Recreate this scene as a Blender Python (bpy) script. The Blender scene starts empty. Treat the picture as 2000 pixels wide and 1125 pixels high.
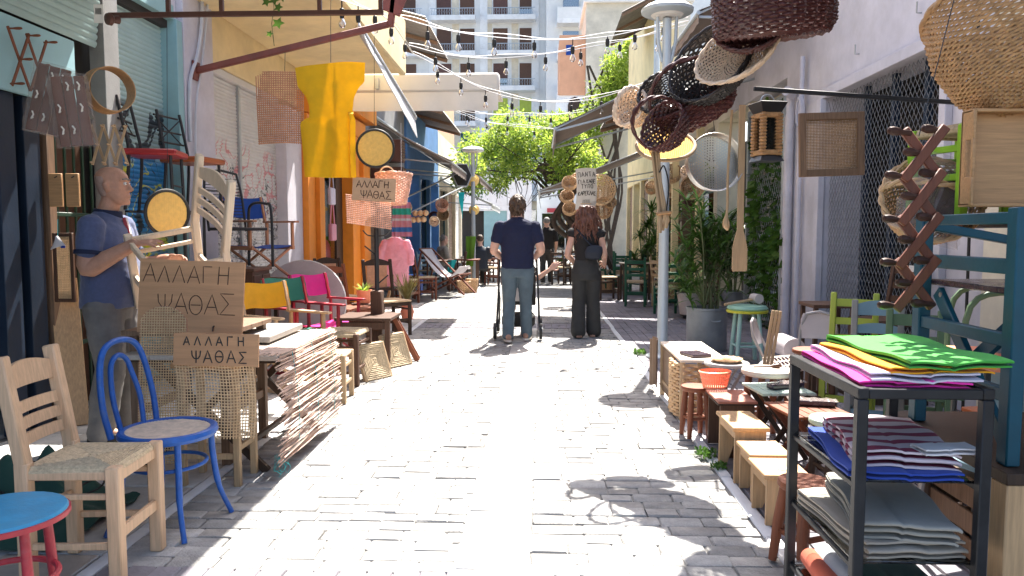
import bpy, math, random
from mathutils import Vector, Matrix, Euler
R = math.radians
V = Vector
random.seed(11)
SC = bpy.context.scene
COL = SC.collection

# ------------------------------------------------------------------ camera
cam_data = bpy.data.cameras.new('camera')
cam_data.lens = 26.0; cam_data.sensor_width = 36.0
cam_data.clip_start = 0.05; cam_data.clip_end = 2000
camera = bpy.data.objects.new('camera', cam_data)
COL.objects.link(camera)
CAM = V((0, 0, 1.33))
CAM_ROT = Euler((R(90 - 4.24), 0, R(2.18)))
camera.location = CAM; camera.rotation_euler = CAM_ROT
SC.camera = camera
# ------------------------------------------------------------------ sky and sun
SUN_EL, SUN_AZ = R(59), R(15.5)          # azimuth measured from +Y (street) towards +X
world = bpy.data.worlds.new('World'); SC.world = world; world.use_nodes = True
_n = world.node_tree.nodes; _l = world.node_tree.links
_n.clear()
_sky = _n.new('ShaderNodeTexSky'); _sky.sky_type = 'NISHITA'; _sky.sun_disc = False
_sky.sun_elevation = SUN_EL; _sky.sun_rotation = SUN_AZ
_sky.air_density = 1.0; _sky.dust_density = 3.0; _sky.ozone_density = 1.0
_bg = _n.new('ShaderNodeBackground'); _bg.inputs['Strength'].default_value = 0.115
_wo = _n.new('ShaderNodeOutputWorld')
_l.new(_sky.outputs[0], _bg.inputs[0]); _l.new(_bg.outputs[0], _wo.inputs[0])
sun_data = bpy.data.lights.new('sun', 'SUN'); sun_data.energy = 5.0; sun_data.angle = R(0.5)
sun_data.color = (1.0, 0.95, 0.87)
sun = bpy.data.objects.new('sun', sun_data); COL.objects.link(sun)
SUN_DIR = V((math.sin(SUN_AZ) * math.cos(SUN_EL), math.cos(SUN_AZ) * math.cos(SUN_EL), math.sin(SUN_EL)))
sun.rotation_euler = SUN_DIR.to_track_quat('Z', 'Y').to_euler()
sun.location = (3, 12, 20)
vs = SC.view_settings
vs.view_transform = 'Standard'; vs.look = 'None'; vs.gamma = 1.0; vs.use_curve_mapping = False
vs.exposure = 1.95
SC.cycles.use_denoising = True
SC.cycles.max_bounces = 8; SC.cycles.diffuse_bounces = 4; SC.cycles.glossy_bounces = 3
SC.cycles.transmission_bounces = 6; SC.cycles.transparent_max_bounces = 12
SC.cycles.caustics_reflective = False; SC.cycles.caustics_refractive = False
SC.cycles.sample_clamp_indirect = 6.0

# ------------------------------------------------------------------ layout helpers (photo pixel -> place on a real plane)
FPX = 1444.4
_M = CAM_ROT.to_matrix()
def ray(u, v): return _M @ V(((u - 1000) / FPX, -(v - 562.5) / FPX, -1))
def aty(u, v, y): d = ray(u, v); return CAM + d * (y / d.y)
def atx(u, v, x): d = ray(u, v); return CAM + d * (x / d.x)
def atz(u, v, z=0.0): d = ray(u, v); return CAM + d * ((z - CAM.z) / d.z)

# ------------------------------------------------------------------ mesh builder
def rotz(a): return Matrix.Rotation(a, 3, 'Z')
def frame(d, up=V((0, 0, 1))):
    d = d.normalized(); s = d.cross(up)
    if s.length < 1e-4: s = d.cross(V((0, 1, 0)))
    s.normalize(); return s, s.cross(d).normalized(), d
class MB:
    def __init__(self): self.v = []; self.f = []
    def add(self, vs, fs):
        b = len(self.v); self.v += [V(p) for p in vs]; self.f += [tuple(i + b for i in f) for f in fs]; return self
    def join(self, o): return self.add(o.v, o.f)
    def xf(self, M):
        M = M.to_4x4() if len(M) == 3 else M
        self.v = [M @ p for p in self.v]; return self
    def move(self, d): d = V(d); self.v = [p + d for p in self.v]; return self
    def box(self, c, s, rot=None, bev=0.003):
        c = V(c); hx, hy, hz = s[0] / 2, s[1] / 2, s[2] / 2
        if rot is None: rot = Matrix.Identity(3)
        elif not isinstance(rot, Matrix): rot = rotz(rot)
        b = min(bev, hx * .45, hy * .45, hz * .45)
        if b <= 0:
            vs = [V((x, y, z)) for x in (-hx, hx) for y in (-hy, hy) for z in (-hz, hz)]
            fs = [(0, 1, 3, 2), (4, 6, 7, 5), (0, 4, 5, 1), (2, 3, 7, 6), (0, 2, 6, 4), (1, 5, 7, 3)]
        else:
            vs = []; idx = {}
            for i, x in enumerate((-1, 1)):
                for j, y in enumerate((-1, 1)):
                    for k, z in enumerate((-1, 1)):
                        for a in range(3):
                            p = [x * (hx - b), y * (hy - b), z * (hz - b)]; p[a] += (x, y, z)[a] * b
                            idx[(i, j, k, a)] = len(vs); vs.append(V(p))
            I = lambda i, j, k, a: idx[(i, j, k, a)]
            fs = []
            for s_ in (0, 1):
                q = [I(s_, 0, 0, 0), I(s_, 1, 0, 0), I(s_, 1, 1, 0), I(s_, 0, 1, 0)]; fs.append(q if s_ else q[::-1])
                q = [I(0, s_, 0, 1), I(0, s_, 1, 1), I(1, s_, 1, 1), I(1, s_, 0, 1)]; fs.append(q if s_ else q[::-1])
                q = [I(0, 0, s_, 2), I(1, 0, s_, 2), I(1, 1, s_, 2), I(0, 1, s_, 2)]; fs.append(q if s_ else q[::-1])
            for a_ in (0, 1):
                for b_ in (0, 1):
                    q = [I(a_, b_, 0, 0), I(a_, b_, 0, 1), I(a_, b_, 1, 1), I(a_, b_, 1, 0)]; fs.append(q if (a_ ^ b_) == 0 else q[::-1])
                    q = [I(a_, 0, b_, 0), I(a_, 0, b_, 2), I(a_, 1, b_, 2), I(a_, 1, b_, 0)]; fs.append(q if (a_ ^ b_) else q[::-1])
                    q = [I(0, a_, b_, 1), I(0, a_, b_, 2), I(1, a_, b_, 2), I(1, a_, b_, 1)]; fs.append(q if (a_ ^ b_) == 0 else q[::-1])
            for i in (0, 1):
                for j in (0, 1):
                    for k in (0, 1):
                        q = [I(i, j, k, 0), I(i, j, k, 1), I(i, j, k, 2)]; fs.append(q if (i + j + k) % 2 else q[::-1])
        return self.add([c + rot @ p for p in vs], fs)
    def bar(self, p, q, w, h, up=(0, 0, 1), bev=0.003):
        p, q = V(p), V(q); s, u, d = frame(q - p, V(up))
        M = Matrix((s, u, d)).transposed()
        return self.box((p + q) / 2, (w, h, (q - p).length), M, bev)
    def tube(self, pts, r, n=8, closed=False, caps=True, rz=None):
        pts = [V(p) for p in pts]; m = len(pts)
        rr = r if isinstance(r, (list, tuple)) else [r] * m
        up = V((0, 0, 1)); vs = []; prev = None
        for i, p in enumerate(pts):
            if closed: d = pts[(i + 1) % m] - pts[i - 1]
            else: d = pts[min(i + 1, m - 1)] - pts[max(i - 1, 0)]
            if d.length < 1e-9: d = V((0, 0, 1))
            d.normalize()
            if prev is None:
                s, u, _ = frame(d, up)
            else:
                s = prev - d * prev.dot(d)
                if s.length < 1e-6: s, u, _ = frame(d, up)
                s.normalize(); u = s.cross(d).normalized()
            prev = s
            for k in range(n):
                a = 2 * math.pi * k / n
                vs.append(p + s * (math.cos(a) * rr[i]) + u * (math.sin(a) * (rr[i] if rz is None else rz)))
        fs = []
        for i in range(m if closed else m - 1):
            a, b = i * n, ((i + 1) % m) * n
            for k in range(n):
                k2 = (k + 1) % n
                fs.append((a + k, b + k, b + k2, a + k2))
        if caps and not closed:
            fs.append(tuple(range(n))); fs.append(tuple(range((m - 1) * n, m * n))[::-1])
        return self.add(vs, fs)
    def lathe(self, prof, c=(0, 0, 0), n=24, sx=1, sy=1, cap=True):
        c = V(c); vs = []; m = len(prof)
        for r, z in prof:
            for k in range(n):
                a = 2 * math.pi * k / n; vs.append(c + V((math.cos(a) * r * sx, math.sin(a) * r * sy, z)))
        fs = []
        for i in range(m - 1):
            for k in range(n):
                k2 = (k + 1) % n; fs.append((i * n + k, i * n + k2, (i + 1) * n + k2, (i + 1) * n + k))
        if cap:
            if prof[0][0] > 1e-5: fs.append(tuple(range(n))[::-1])
            if prof[-1][0] > 1e-5: fs.append(tuple(range((m - 1) * n, m * n)))
        return self.add(vs, fs)
    def prism(self, poly, t, M=None):
        # polygon in the local XY plane, extruded -t/2..t/2 along Z, then transformed
        n = len(poly); M = M or Matrix.Identity(4)
        vs = [M @ V((x, y, -t / 2)) for x, y in poly] + [M @ V((x, y, t / 2)) for x, y in poly]
        ar = sum(poly[i][0] * poly[(i + 1) % n][1] - poly[(i + 1) % n][0] * poly[i][1] for i in range(n))
        b, tp = tuple(range(n)), tuple(range(n, 2 * n))
        sd = [(i, (i + 1) % n, n + (i + 1) % n, n + i) for i in range(n)]
        fs = [b[::-1], tp] + sd if ar > 0 else [b, tp[::-1]] + [s[::-1] for s in sd]
        return self.add(vs, fs)
    def grid(self, fn, nu, nv, thick=0.0):
        P = [[V(fn(i / nu, j / nv)) for j in range(nv + 1)] for i in range(nu + 1)]
        vs = [p for r_ in P for p in r_]; w = nv + 1
        fs = [(i * w + j, (i + 1) * w + j, (i + 1) * w + j + 1, i * w + j + 1) for i in range(nu) for j in range(nv)]
        if thick:
            N = []
            for i in range(nu + 1):
                for j in range(nv + 1):
                    a = P[min(i + 1, nu)][j] - P[max(i - 1, 0)][j]; b = P[i][min(j + 1, nv)] - P[i][max(j - 1, 0)]
                    c = a.cross(b); N.append(c.normalized() if c.length > 1e-9 else V((0, 0, 1)))
            o = len(vs); vs = vs + [p - n_ * thick for p, n_ in zip(vs, N)]
            fs2 = [tuple(o + k for k in f[::-1]) for f in fs]
            ed = [i * w for i in range(nu + 1)]; rim = []
            loop = [(i, 0) for i in range(nu)] + [(nu, j) for j in range(nv)] + [(i, nv) for i in range(nu, 0, -1)] + [(0, j) for j in range(nv, 0, -1)]
            L = [a * w + b for a, b in loop]
            for a, b in zip(L, L[1:] + L[:1]): rim.append((b, a, a + o, b + o))
            fs = fs + fs2 + rim
        return self.add(vs, fs)
    def build(self, name, mat, parent=None, smooth=True, kind=None, world_co=False, angle=38):
        me = bpy.data.meshes.new(name)
        vs = self.v
        if world_co and parent is not None: vs = [p - parent.location for p in vs]
        me.from_pydata([tuple(p) for p in vs], [], self.f)
        if smooth:
            me.polygons.foreach_set('use_smooth', [True] * len(me.polygons))
            me.set_sharp_from_angle(angle=R(angle))
        me.update()
        if isinstance(mat, str): mat = MAT[mat]
        me.materials.append(mat)
        o = bpy.data.objects.new(name, me); COL.objects.link(o)
        if parent is not None: o.parent = parent
        if kind: o['kind'] = kind
        return o
def thing(name, label, cat, loc=(0, 0, 0), rz=0.0, group=None, rot=None):
    o = bpy.data.objects.new(name, None); COL.objects.link(o)
    o.empty_display_size = .1
    o.location = loc; o.rotation_euler = rot if rot is not None else (0, 0, rz)
    o['label'] = label; o['category'] = cat
    if group: o['group'] = group
    return o
def tag(o, label, cat, group=None):
    o['label'] = label; o['category'] = cat
    if group: o['group'] = group
    return o
def struct(o): o['kind'] = 'structure'; return o
KIDS = {}
def kids(o): return [c for c in bpy.data.objects if c.parent == o]
def dup(root, loc, rz=0.0, label=None, group=None, rot=None, scale=None):
    def cp(o, par):
        c = o.copy(); COL.objects.link(c); c.parent = par
        for k in kids(o):
            if k is not c: cp(k, c)
        return c
    r = cp(root, None); r.location = loc; r.rotation_euler = rot if rot is not None else (0, 0, rz)
    if scale: r.scale = (scale,) * 3 if not isinstance(scale, tuple) else scale
    if label: r['label'] = label
    if group: r['group'] = group
    return r
def arc(c, r, a0, a1, n, ax=V((1, 0, 0)), ay=V((0, 0, 1))):
    return [V(c) + ax * (r * math.cos(a0 + (a1 - a0) * i / n)) + ay * (r * math.sin(a0 + (a1 - a0) * i / n)) for i in range(n + 1)]
def catmull(P, n=8):
    P = [V(p) for p in P]; Q = [P[0] * 2 - P[1]] + P + [P[-1] * 2 - P[-2]]; out = []
    for i in range(1, len(Q) - 2):
        a, b, c, d = Q[i - 1:i + 3]
        for k in range(n):
            t = k / n
            out.append(.5 * ((2 * b) + (c - a) * t + (2 * a - 5 * b + 4 * c - d) * t * t + (3 * b - a - 3 * c + d) * t ** 3))
    return out + [P[-1]]

# ------------------------------------------------------------------ materials
MAT = {}
def mk(name, col, rough=.6, var=.15, scale=6, bump=.12, bscale=60, metal=0, stretch=(1, 1, 1), col2=None, spec=.4, rnd=.12,
       dirt=0.0, dirtcol=(.08, .07, .06), alpha=1.0, trans=0.0, sheen=0.0, subs=0.0):
    m = bpy.data.materials.new(name); m.use_nodes = True; MAT[name] = m
    nt = m.node_tree; N = nt.nodes; L = nt.links
    b = N['Principled BSDF']
    tc = N.new('ShaderNodeTexCoord'); mp = N.new('ShaderNodeMapping'); mp.inputs['Scale'].default_value = stretch
    L.new(tc.outputs['Object'], mp.inputs[0])
    nz = N.new('ShaderNodeTexNoise'); nz.inputs['Scale'].default_value = scale; nz.inputs['Detail'].default_value = 7; nz.inputs['Roughness'].default_value = .62
    L.new(mp.outputs[0], nz.inputs['Vector'])
    cr = N.new('ShaderNodeValToRGB'); cr.color_ramp.elements[0].position = .3; cr.color_ramp.elements[1].position = .7
    c2 = col2 or tuple(min(1, c * (1 + var)) for c in col); c1 = tuple(c * (1 - var) for c in col) if col2 is None else col
    cr.color_ramp.elements[0].color = (*c1, 1); cr.color_ramp.elements[1].color = (*c2, 1)
    L.new(nz.outputs['Fac'], cr.inputs[0])
    oi = N.new('ShaderNodeObjectInfo'); hs = N.new('ShaderNodeHueSaturation')
    mr = N.new('ShaderNodeMapRange'); mr.inputs[3].default_value = 1 - rnd; mr.inputs[4].default_value = 1 + rnd
    L.new(oi.outputs['Random'], mr.inputs[0]); L.new(mr.outputs[0], hs.inputs['Value']); L.new(cr.outputs[0], hs.inputs['Color'])
    out = hs.outputs[0]
    if dirt > 0:
        n2 = N.new('ShaderNodeTexNoise'); n2.inputs['Scale'].default_value = scale * .45; n2.inputs['Detail'].default_value = 9; n2.inputs['Roughness'].default_value = .75
        L.new(tc.outputs['Object'], n2.inputs['Vector'])
        r2 = N.new('ShaderNodeValToRGB'); r2.color_ramp.elements[0].position = .52; r2.color_ramp.elements[1].position = .72
        r2.color_ramp.elements[0].color = (0, 0, 0, 1); r2.color_ramp.elements[1].color = (dirt, dirt, dirt, 1)
        L.new(n2.outputs['Fac'], r2.inputs[0])
        mx = N.new('ShaderNodeMixRGB'); mx.inputs[2].default_value = (*dirtcol, 1)
        L.new(r2.outputs[0], mx.inputs[0]); L.new(out, mx.inputs[1]); out = mx.outputs[0]
    L.new(out, b.inputs['Base Color'])
    b.inputs['Metallic'].default_value = metal; b.inputs['Specular IOR Level'].default_value = spec
    rr = N.new('ShaderNodeMapRange'); rr.inputs[3].default_value = max(.03, rough - .12); rr.inputs[4].default_value = min(1, rough + .12)
    L.new(nz.outputs['Fac'], rr.inputs[0]); L.new(rr.outputs[0], b.inputs['Roughness'])
    if bump > 0:
        nb = N.new('ShaderNodeTexNoise'); nb.inputs['Scale'].default_value = bscale; nb.inputs['Detail'].default_value = 5
        L.new(mp.outputs[0], nb.inputs['Vector'])
        bp = N.new('ShaderNodeBump'); bp.inputs['Strength'].default_value = bump; bp.inputs['Distance'].default_value = .01
        L.new(nb.outputs['Fac'], bp.inputs['Height']); L.new(bp.outputs[0], b.inputs['Normal'])
    if trans: b.inputs['Transmission Weight'].default_value = trans
    if alpha < 1: b.inputs['Alpha'].default_value = alpha
    if sheen: b.inputs['Sheen Weight'].default_value = sheen
    if subs:
        b.inputs['Subsurface Weight'].default_value = subs; b.inputs['Subsurface Radius'].default_value = (.012, .005, .003)
    return m
def mkwood(name, col, dark=.55, rough=.55, bump=.12, rnd=.12, axis=2, freq=55, dirt=0):
    st = [freq, freq, freq]; st[axis] = freq * .06
    return mk(name, tuple(c * dark for c in col), rough, 0, 1.6, bump, 4, stretch=tuple(st), col2=col, rnd=rnd, dirt=dirt)
def mkleaf(name, col, col2, tr=.35):
    m = bpy.data.materials.new(name); m.use_nodes = True; MAT[name] = m
    nt = m.node_tree; N = nt.nodes; L = nt.links; b = N['Principled BSDF']
    tc = N.new('ShaderNodeTexCoord'); nz = N.new('ShaderNodeTexNoise'); nz.inputs['Scale'].default_value = 9
    L.new(tc.outputs['Object'], nz.inputs['Vector'])
    cr = N.new('ShaderNodeValToRGB'); cr.color_ramp.elements[0].position = .35; cr.color_ramp.elements[1].position = .65
    cr.color_ramp.elements[0].color = (*col, 1); cr.color_ramp.elements[1].color = (*col2, 1)
    L.new(nz.outputs['Fac'], cr.inputs[0]); L.new(cr.outputs[0], b.inputs['Base Color'])
    b.inputs['Roughness'].default_value = .45
    t = N.new('ShaderNodeBsdfTranslucent'); L.new(cr.outputs[0], t.inputs[0])
    mx = N.new('ShaderNodeMixShader'); mx.inputs[0].default_value = tr
    L.new(b.outputs[0], mx.inputs[1]); L.new(t.outputs[0], mx.inputs[2]); L.new(mx.outputs[0], N['Material Output'].inputs[0])
    return m
def mkcloth(name, col, tr=.3, rough=.85):
    m = mk(name, col, rough, .08, 10, .15, 300, sheen=.1)
    nt = m.node_tree; N = nt.nodes; L = nt.links; b = N['Principled BSDF']
    src = b.inputs['Base Color'].links[0].from_socket
    t = N.new('ShaderNodeBsdfTranslucent'); L.new(src, t.inputs[0])
    mx = N.new('ShaderNodeMixShader'); mx.inputs[0].default_value = tr
    L.new(b.outputs[0], mx.inputs[1]); L.new(t.outputs[0], mx.inputs[2]); L.new(mx.outputs[0], N['Material Output'].inputs[0])
    return m
def mkstripe(name, cols, axis, period, tr=0.0, rough=.85, offset=0.0):
    # flat woven or printed stripes: colour bands along one local axis
    m = bpy.data.materials.new(name); m.use_nodes = True; MAT[name] = m
    nt = m.node_tree; N = nt.nodes; L = nt.links; b = N['Principled BSDF']
    tc = N.new('ShaderNodeTexCoord'); sp = N.new('ShaderNodeSeparateXYZ'); L.new(tc.outputs['Object'], sp.inputs[0])
    a = N.new('ShaderNodeMath'); a.operation = 'ADD'; a.inputs[1].default_value = offset + 100 * period; L.new(sp.outputs[axis], a.inputs[0])
    mo = N.new('ShaderNodeMath'); mo.operation = 'MODULO'; mo.inputs[1].default_value = period; L.new(a.outputs[0], mo.inputs[0])
    dv = N.new('ShaderNodeMath'); dv.operation = 'DIVIDE'; dv.inputs[1].default_value = period; L.new(mo.outputs[0], dv.inputs[0])
    cr = N.new('ShaderNodeValToRGB'); cr.color_ramp.interpolation = 'CONSTANT'
    pos = 0; el = cr.color_ramp.elements
    for i, (c, w) in enumerate(cols):
        if i < 2: e = el[i]; e.position = pos
        else: e = el.new(pos)
        e.color = (*c, 1); pos += w
    L.new(dv.outputs[0], cr.inputs[0]); L.new(cr.outputs[0], b.inputs['Base Color'])
    b.inputs['Roughness'].default_value = rough
    if tr:
        t = N.new('ShaderNodeBsdfTranslucent'); L.new(cr.outputs[0], t.inputs[0])
        mx = N.new('ShaderNodeMixShader'); mx.inputs[0].default_value = tr
        L.new(b.outputs[0], mx.inputs[1]); L.new(t.outputs[0], mx.inputs[2]); L.new(mx.outputs[0], N['Material Output'].inputs[0])
    return m
def mkglass(name, col=(.9, .95, .95), rough=.02, alpha=.25):
    m = bpy.data.materials.new(name); m.use_nodes = True; MAT[name] = m
    nt = m.node_tree; N = nt.nodes; L = nt.links; N.remove(N['Principled BSDF'])
    g = N.new('ShaderNodeBsdfGlossy'); g.inputs['Roughness'].default_value = rough
    t = N.new('ShaderNodeBsdfTransparent'); t.inputs[0].default_value = (*col, 1)
    fr = N.new('ShaderNodeFresnel'); fr.inputs[0].default_value = 1.5
    mr = N.new('ShaderNodeMapRange'); mr.inputs[3].default_value = alpha * .3; mr.inputs[4].default_value = 1
    mx = N.new('ShaderNodeMixShader'); L.new(fr.outputs[0], mr.inputs[0]); L.new(mr.outputs[0], mx.inputs[0])
    L.new(t.outputs[0], mx.inputs[1]); L.new(g.outputs[0], mx.inputs[2]); L.new(mx.outputs[0], N['Material Output'].inputs[0])
    return m

# stone, walls
mk('asphalt', (.17, .165, .16), .9, .2, 5, .3, 80)
mk('mortar', (.16, .155, .145), .95, .25, 12, .4, 120)
mk('pale_mortar', (.30, .29, .275), .95, .2, 12, .4, 120)
mk('mesh_grey', (.20, .21, .22), .5, .1, 6, .03, 60)
mk('stubble', (.30, .20, .165), .7, .2, 90, .2, 200, rnd=0)
mk('cobble', (.36, .35, .335), .8, .24, 14, .5, 90, rnd=.26, dirt=.5, dirtcol=(.2, .19, .18))
mk('slab', (.54, .53, .51), .75, .1, 7, .2, 90, rnd=.05, dirt=.2, dirtcol=(.3, .29, .27))
mk('brick_paver', (.24, .225, .25), .8, .18, 9, .3, 80, rnd=.18, dirt=.3, dirtcol=(.13, .13, .12))
mk('marble', (.66, .67, .69), .5, .1, 6, .1, 60, rnd=.06)
mk('white_wall', (.60, .585, .64), .85, .06, 2.2, .15, 90, rnd=0, dirt=.4, dirtcol=(.45, .42, .4))
mk('lilac_wall', (.60, .58, .64), .85, .08, 2.2, .12, 90, rnd=0, dirt=.3, dirtcol=(.35, .33, .32))
mk('yellow_wall', (.80, .65, .37), .85, .06, 1.8, .1, 90, rnd=0, dirt=.2, dirtcol=(.5, .4, .2))
mk('cream_wall', (.68, .62, .50), .85, .08, 1.8, .1, 90, rnd=.04, dirt=.25, dirtcol=(.4, .36, .3))
mk('pale_blue_wall', (.72, .73, .72), .85, .08, 1.2, .08, 60, rnd=.02, dirt=.2, dirtcol=(.4, .42, .42))  # paled in place of haze over the far buildings
mk('balcony_white', (.78, .79, .79), .8, .08, 2, .08, 60, rnd=.03, dirt=.4, dirtcol=(.36, .32, .28))  # lightened too, the far bright veil is put into the colour
mk('orange_paint', (.78, .26, .03), .45, .1, 5, .06, 60, rnd=.03)
mk('terracotta_wall', (.62, .33, .20), .85, .08, 2, .1, 60)
mk('teal_wall', (.27, .45, .47), .7, .1, 3, .1, 60, rnd=0, dirt=.35, dirtcol=(.2, .3, .3))
mk('aqua_board', (.36, .60, .66), .6, .06, 3, .05, 60, rnd=0)
mk('blue_wall', (.10, .24, .50), .75, .15, 3, .1, 60)
mk('grey_concrete', (.27, .27, .265), .85, .15, 3, .2, 70, dirt=.4)
mk('dark_interior', (.035, .032, .03), .9, .2, 3, 0)  # near-black colour stands in for the shade of unlit rooms
mk('navy_door', (.010, .022, .045), .5, .2, 3, .1, 50)
mk('shutter_teal', (.36, .50, .49), .45, .08, 3, .05, 60, rnd=.02, dirt=.25, dirtcol=(.25, .34, .33))
mk('shutter_grey', (.58, .57, .56), .45, .08, 3, .05, 60, rnd=.02, dirt=.3, dirtcol=(.4, .38, .36))
mk('metal_grey', (.42, .45, .47), .4, .08, 6, .05, 60, metal=.6)
mk('lamp_grey', (.50, .55, .57), .45, .06, 4, .04, 60, metal=.3)
mk('steel', (.62, .61, .58), .34, .06, 12, .03, 90, metal=1)
mk('dark_steel', (.022, .022, .024), .42, .3, 8, .06, 80, metal=.0, spec=.25)
mk('black_metal', (.025, .025, .028), .4, .2, 8, .04, 60)
mk('rust_beam', (.20, .055, .04), .55, .3, 6, .15, 60, dirt=.4, dirtcol=(.12, .07, .05))
mk('brown_metal', (.10, .045, .035), .5, .2, 6, .08, 60)
mk('green_iron', (.02, .05, .03), .5, .2, 6, .05, 60)
mk('awning_brown', (.22, .17, .14), .85, .12, 3, .15, 150, dirt=.35, dirtcol=(.12, .09, .08))
mk('awning_white', (.72, .70, .65), .8, .06, 2, .1, 100, dirt=.25, dirtcol=(.45, .42, .36))
mk('awning_grey', (.48, .49, .50), .7, .1, 3, .1, 100, dirt=.3)
mk('tin_roof', (.20, .19, .18), .6, .25, 5, .1, 60, metal=.3, dirt=.5, dirtcol=(.12, .07, .05))
mk('wire', (.72, .72, .72), .5, .05, 4, 0)
mk('black_rubber', (.02, .02, .02), .6, .2, 5, 0)
mkglass('clear_glass'); mkglass('bulb_glass', (.97, .97, .97), .03, .5)
mkglass('window_glass', (.5, .55, .57), .03, .8)
# wood
mkwood('beech', (.72, .48, .30), .70, rnd=.04, dirt=.22)
mkwood('beech_h', (.66, .46, .29), .76, rnd=.06, axis=1)
mkwood('ply', (.56, .31, .16), .74, rnd=.04, axis=0, freq=28)
mkwood('oak_x', (.58, .33, .155), .66, axis=0)
mkwood('pine_y', (.62, .38, .19), .66, axis=1, rnd=.06)
mkwood('pine_z', (.60, .38, .20), .66, axis=2, rnd=.06)
mk('peg_dark', (.05, .022, .016), .4, .25, 10, .05, 60)
mkwood('red_wood', (.165, .048, .024), .62, axis=2)
mkwood('salmon_wood', (.56, .27, .15), .66, axis=2)
mkwood('beech_pale', (.84, .67, .49), .8, rnd=.02)
mkwood('cherry', (.25, .075, .033), .65, axis=2)
mkwood('brown_wood', (.12, .058, .034), .55, axis=2)
mkwood('walnut', (.065, .036, .022), .5, axis=2)
mkwood('grey_wood', (.44, .42, .39), .62, axis=1)
mkwood('weathered', (.26, .16, .10), .5, axis=2, dirt=.3)
mkwood('olive_wood', (.52, .36, .21), .7, axis=2)
mkwood('table_top', (.58, .50, .42), .7, axis=1)
# woven
mk('straw', (.47, .37, .24), .75, .3, 5, .3, 8, stretch=(14, 14, 14), rnd=.1)
mk('rush', (.50, .40, .27), .75, .3, 5, .3, 8, stretch=(14, 14, 14), rnd=.1)
mk('cane', (.66, .47, .28), .6, .18, 30, .1, 90, rnd=.05)
mk('wicker_shade', (.27, .17, .09), .6, .25, 25, .15, 90, rnd=.05)  # darker wicker brown, backlit shade put into the colour
mk('wicker_brown', (.42, .24, .11), .55, .3, 25, .15, 90, rnd=.05)
mk('cane_yellow', (.90, .62, .20), .5, .12, 30, .1, 90, rnd=.05)
mk('cane_brown', (.52, .27, .16), .6, .2, 30, .1, 90, rnd=.05)
mk('wicker', (.55, .36, .20), .55, .25, 25, .15, 90, rnd=.08)
mk('wicker_pale', (.72, .56, .42), .55, .2, 25, .15, 90, rnd=.06)
mk('wicker_dark', (.085, .028, .026), .35, .35, 25, .15, 90, rnd=.1)
mk('wicker_black', (.035, .03, .03), .4, .3, 25, .15, 90, rnd=.1)
mk('wicker_pink', (.74, .42, .30), .55, .2, 25, .15, 90, rnd=.06)
mk('reed', (.60, .42, .33), .6, .35, 14, .1, 60, rnd=.1)
# paint and plastics
mk('blue_paint', (.015, .095, .38), .4, .18, 30, .12, 90, spec=.45, rnd=.03, dirt=.55, dirtcol=(.10, .14, .22))
mk('red_paint', (.40, .035, .05), .42, .18, 30, .12, 90, rnd=.05, dirt=.5, dirtcol=(.30, .16, .15))
mk('sky_seat', (.045, .28, .50), .45, .14, 16, .12, 90, rnd=.02, dirt=.4, dirtcol=(.10, .26, .38))
mk('teal_paint', (.003, .062, .098), .5, .25, 5, .08, 60, rnd=.03, dirt=.25, dirtcol=(.02, .05, .06))
mk('lime_paint', (.26, .50, .03), .5, .1, 6, .06, 60, rnd=.05)
mk('lime_dull', (.36, .45, .06), .5, .12, 6, .06, 60, rnd=.05)
mk('slate_paint', (.16, .27, .34), .5, .12, 6, .06, 60, rnd=.05)
mk('dull_green', (.10, .17, .09), .55, .15, 6, .06, 60, rnd=.05)
mk('bottle_green', (.015, .10, .055), .5, .15, 6, .06, 60, rnd=.06)
mk('mint_paint', (.40, .62, .56), .5, .1, 6, .06, 60, rnd=.03)
mk('mint_top', (.30, .52, .40), .5, .1, 6, .06, 60, rnd=.03)
mk('yellow_paint', (.62, .58, .05), .5, .1, 6, .06, 60)
mk('lilac_metal', (.50, .46, .48), .42, .08, 6, .05, 60, rnd=.06)
mk('grey_tube', (.34, .33, .34), .35, .1, 6, .03, 60, metal=.5)
mk('grey_top', (.40, .39, .38), .5, .12, 6, .06, 60)
mk('cream_top', (.66, .56, .46), .55, .12, 5, .06, 60)
mk('pale_green_top', (.40, .50, .42), .55, .14, 6, .08, 60)
mk('worn_red_top', (.42, .16, .11), .55, .3, 9, .08, 60, dirt=.6, dirtcol=(.6, .45, .36))
mk('coral', (.90, .30, .17), .4, .08, 10, .05, 60, subs=.1)
mk('orange_seat', (.36, .10, .035), .38, .12, 6, .05, 60)
mk('red_seat', (.36, .03, .035), .35, .12, 6, .05, 60)
mk('cardboard', (.50, .33, .21), .85, .1, 8, .1, 60)
mk('ink', (.055, .03, .022), .8, .3, 30, 0)
mk('ink_black', (.03, .03, .03), .8, .2, 30, 0)
mk('paper', (.78, .76, .72), .85, .05, 5, .1, 40)
mk('galvanised', (.30, .32, .34), .5, .2, 4, .12, 40, metal=.35, dirt=.45, dirtcol=(.5, .5, .48))
mk('clay_pot', (.52, .46, .43), .8, .15, 6, .15, 50)
mk('soil', (.05, .035, .025), 1, .3, 20, .4, 60)
mk('plastic_film', (.55, .47, .43), .08, .1, 20, .9, 26, spec=1.0, alpha=.2, rnd=0)
mk('dark_purple', (.045, .025, .04), .25, .3, 12, .1, 60, spec=.6)
mk('cable_grey', (.50, .51, .54), .5, .1, 6, 0)
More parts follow.
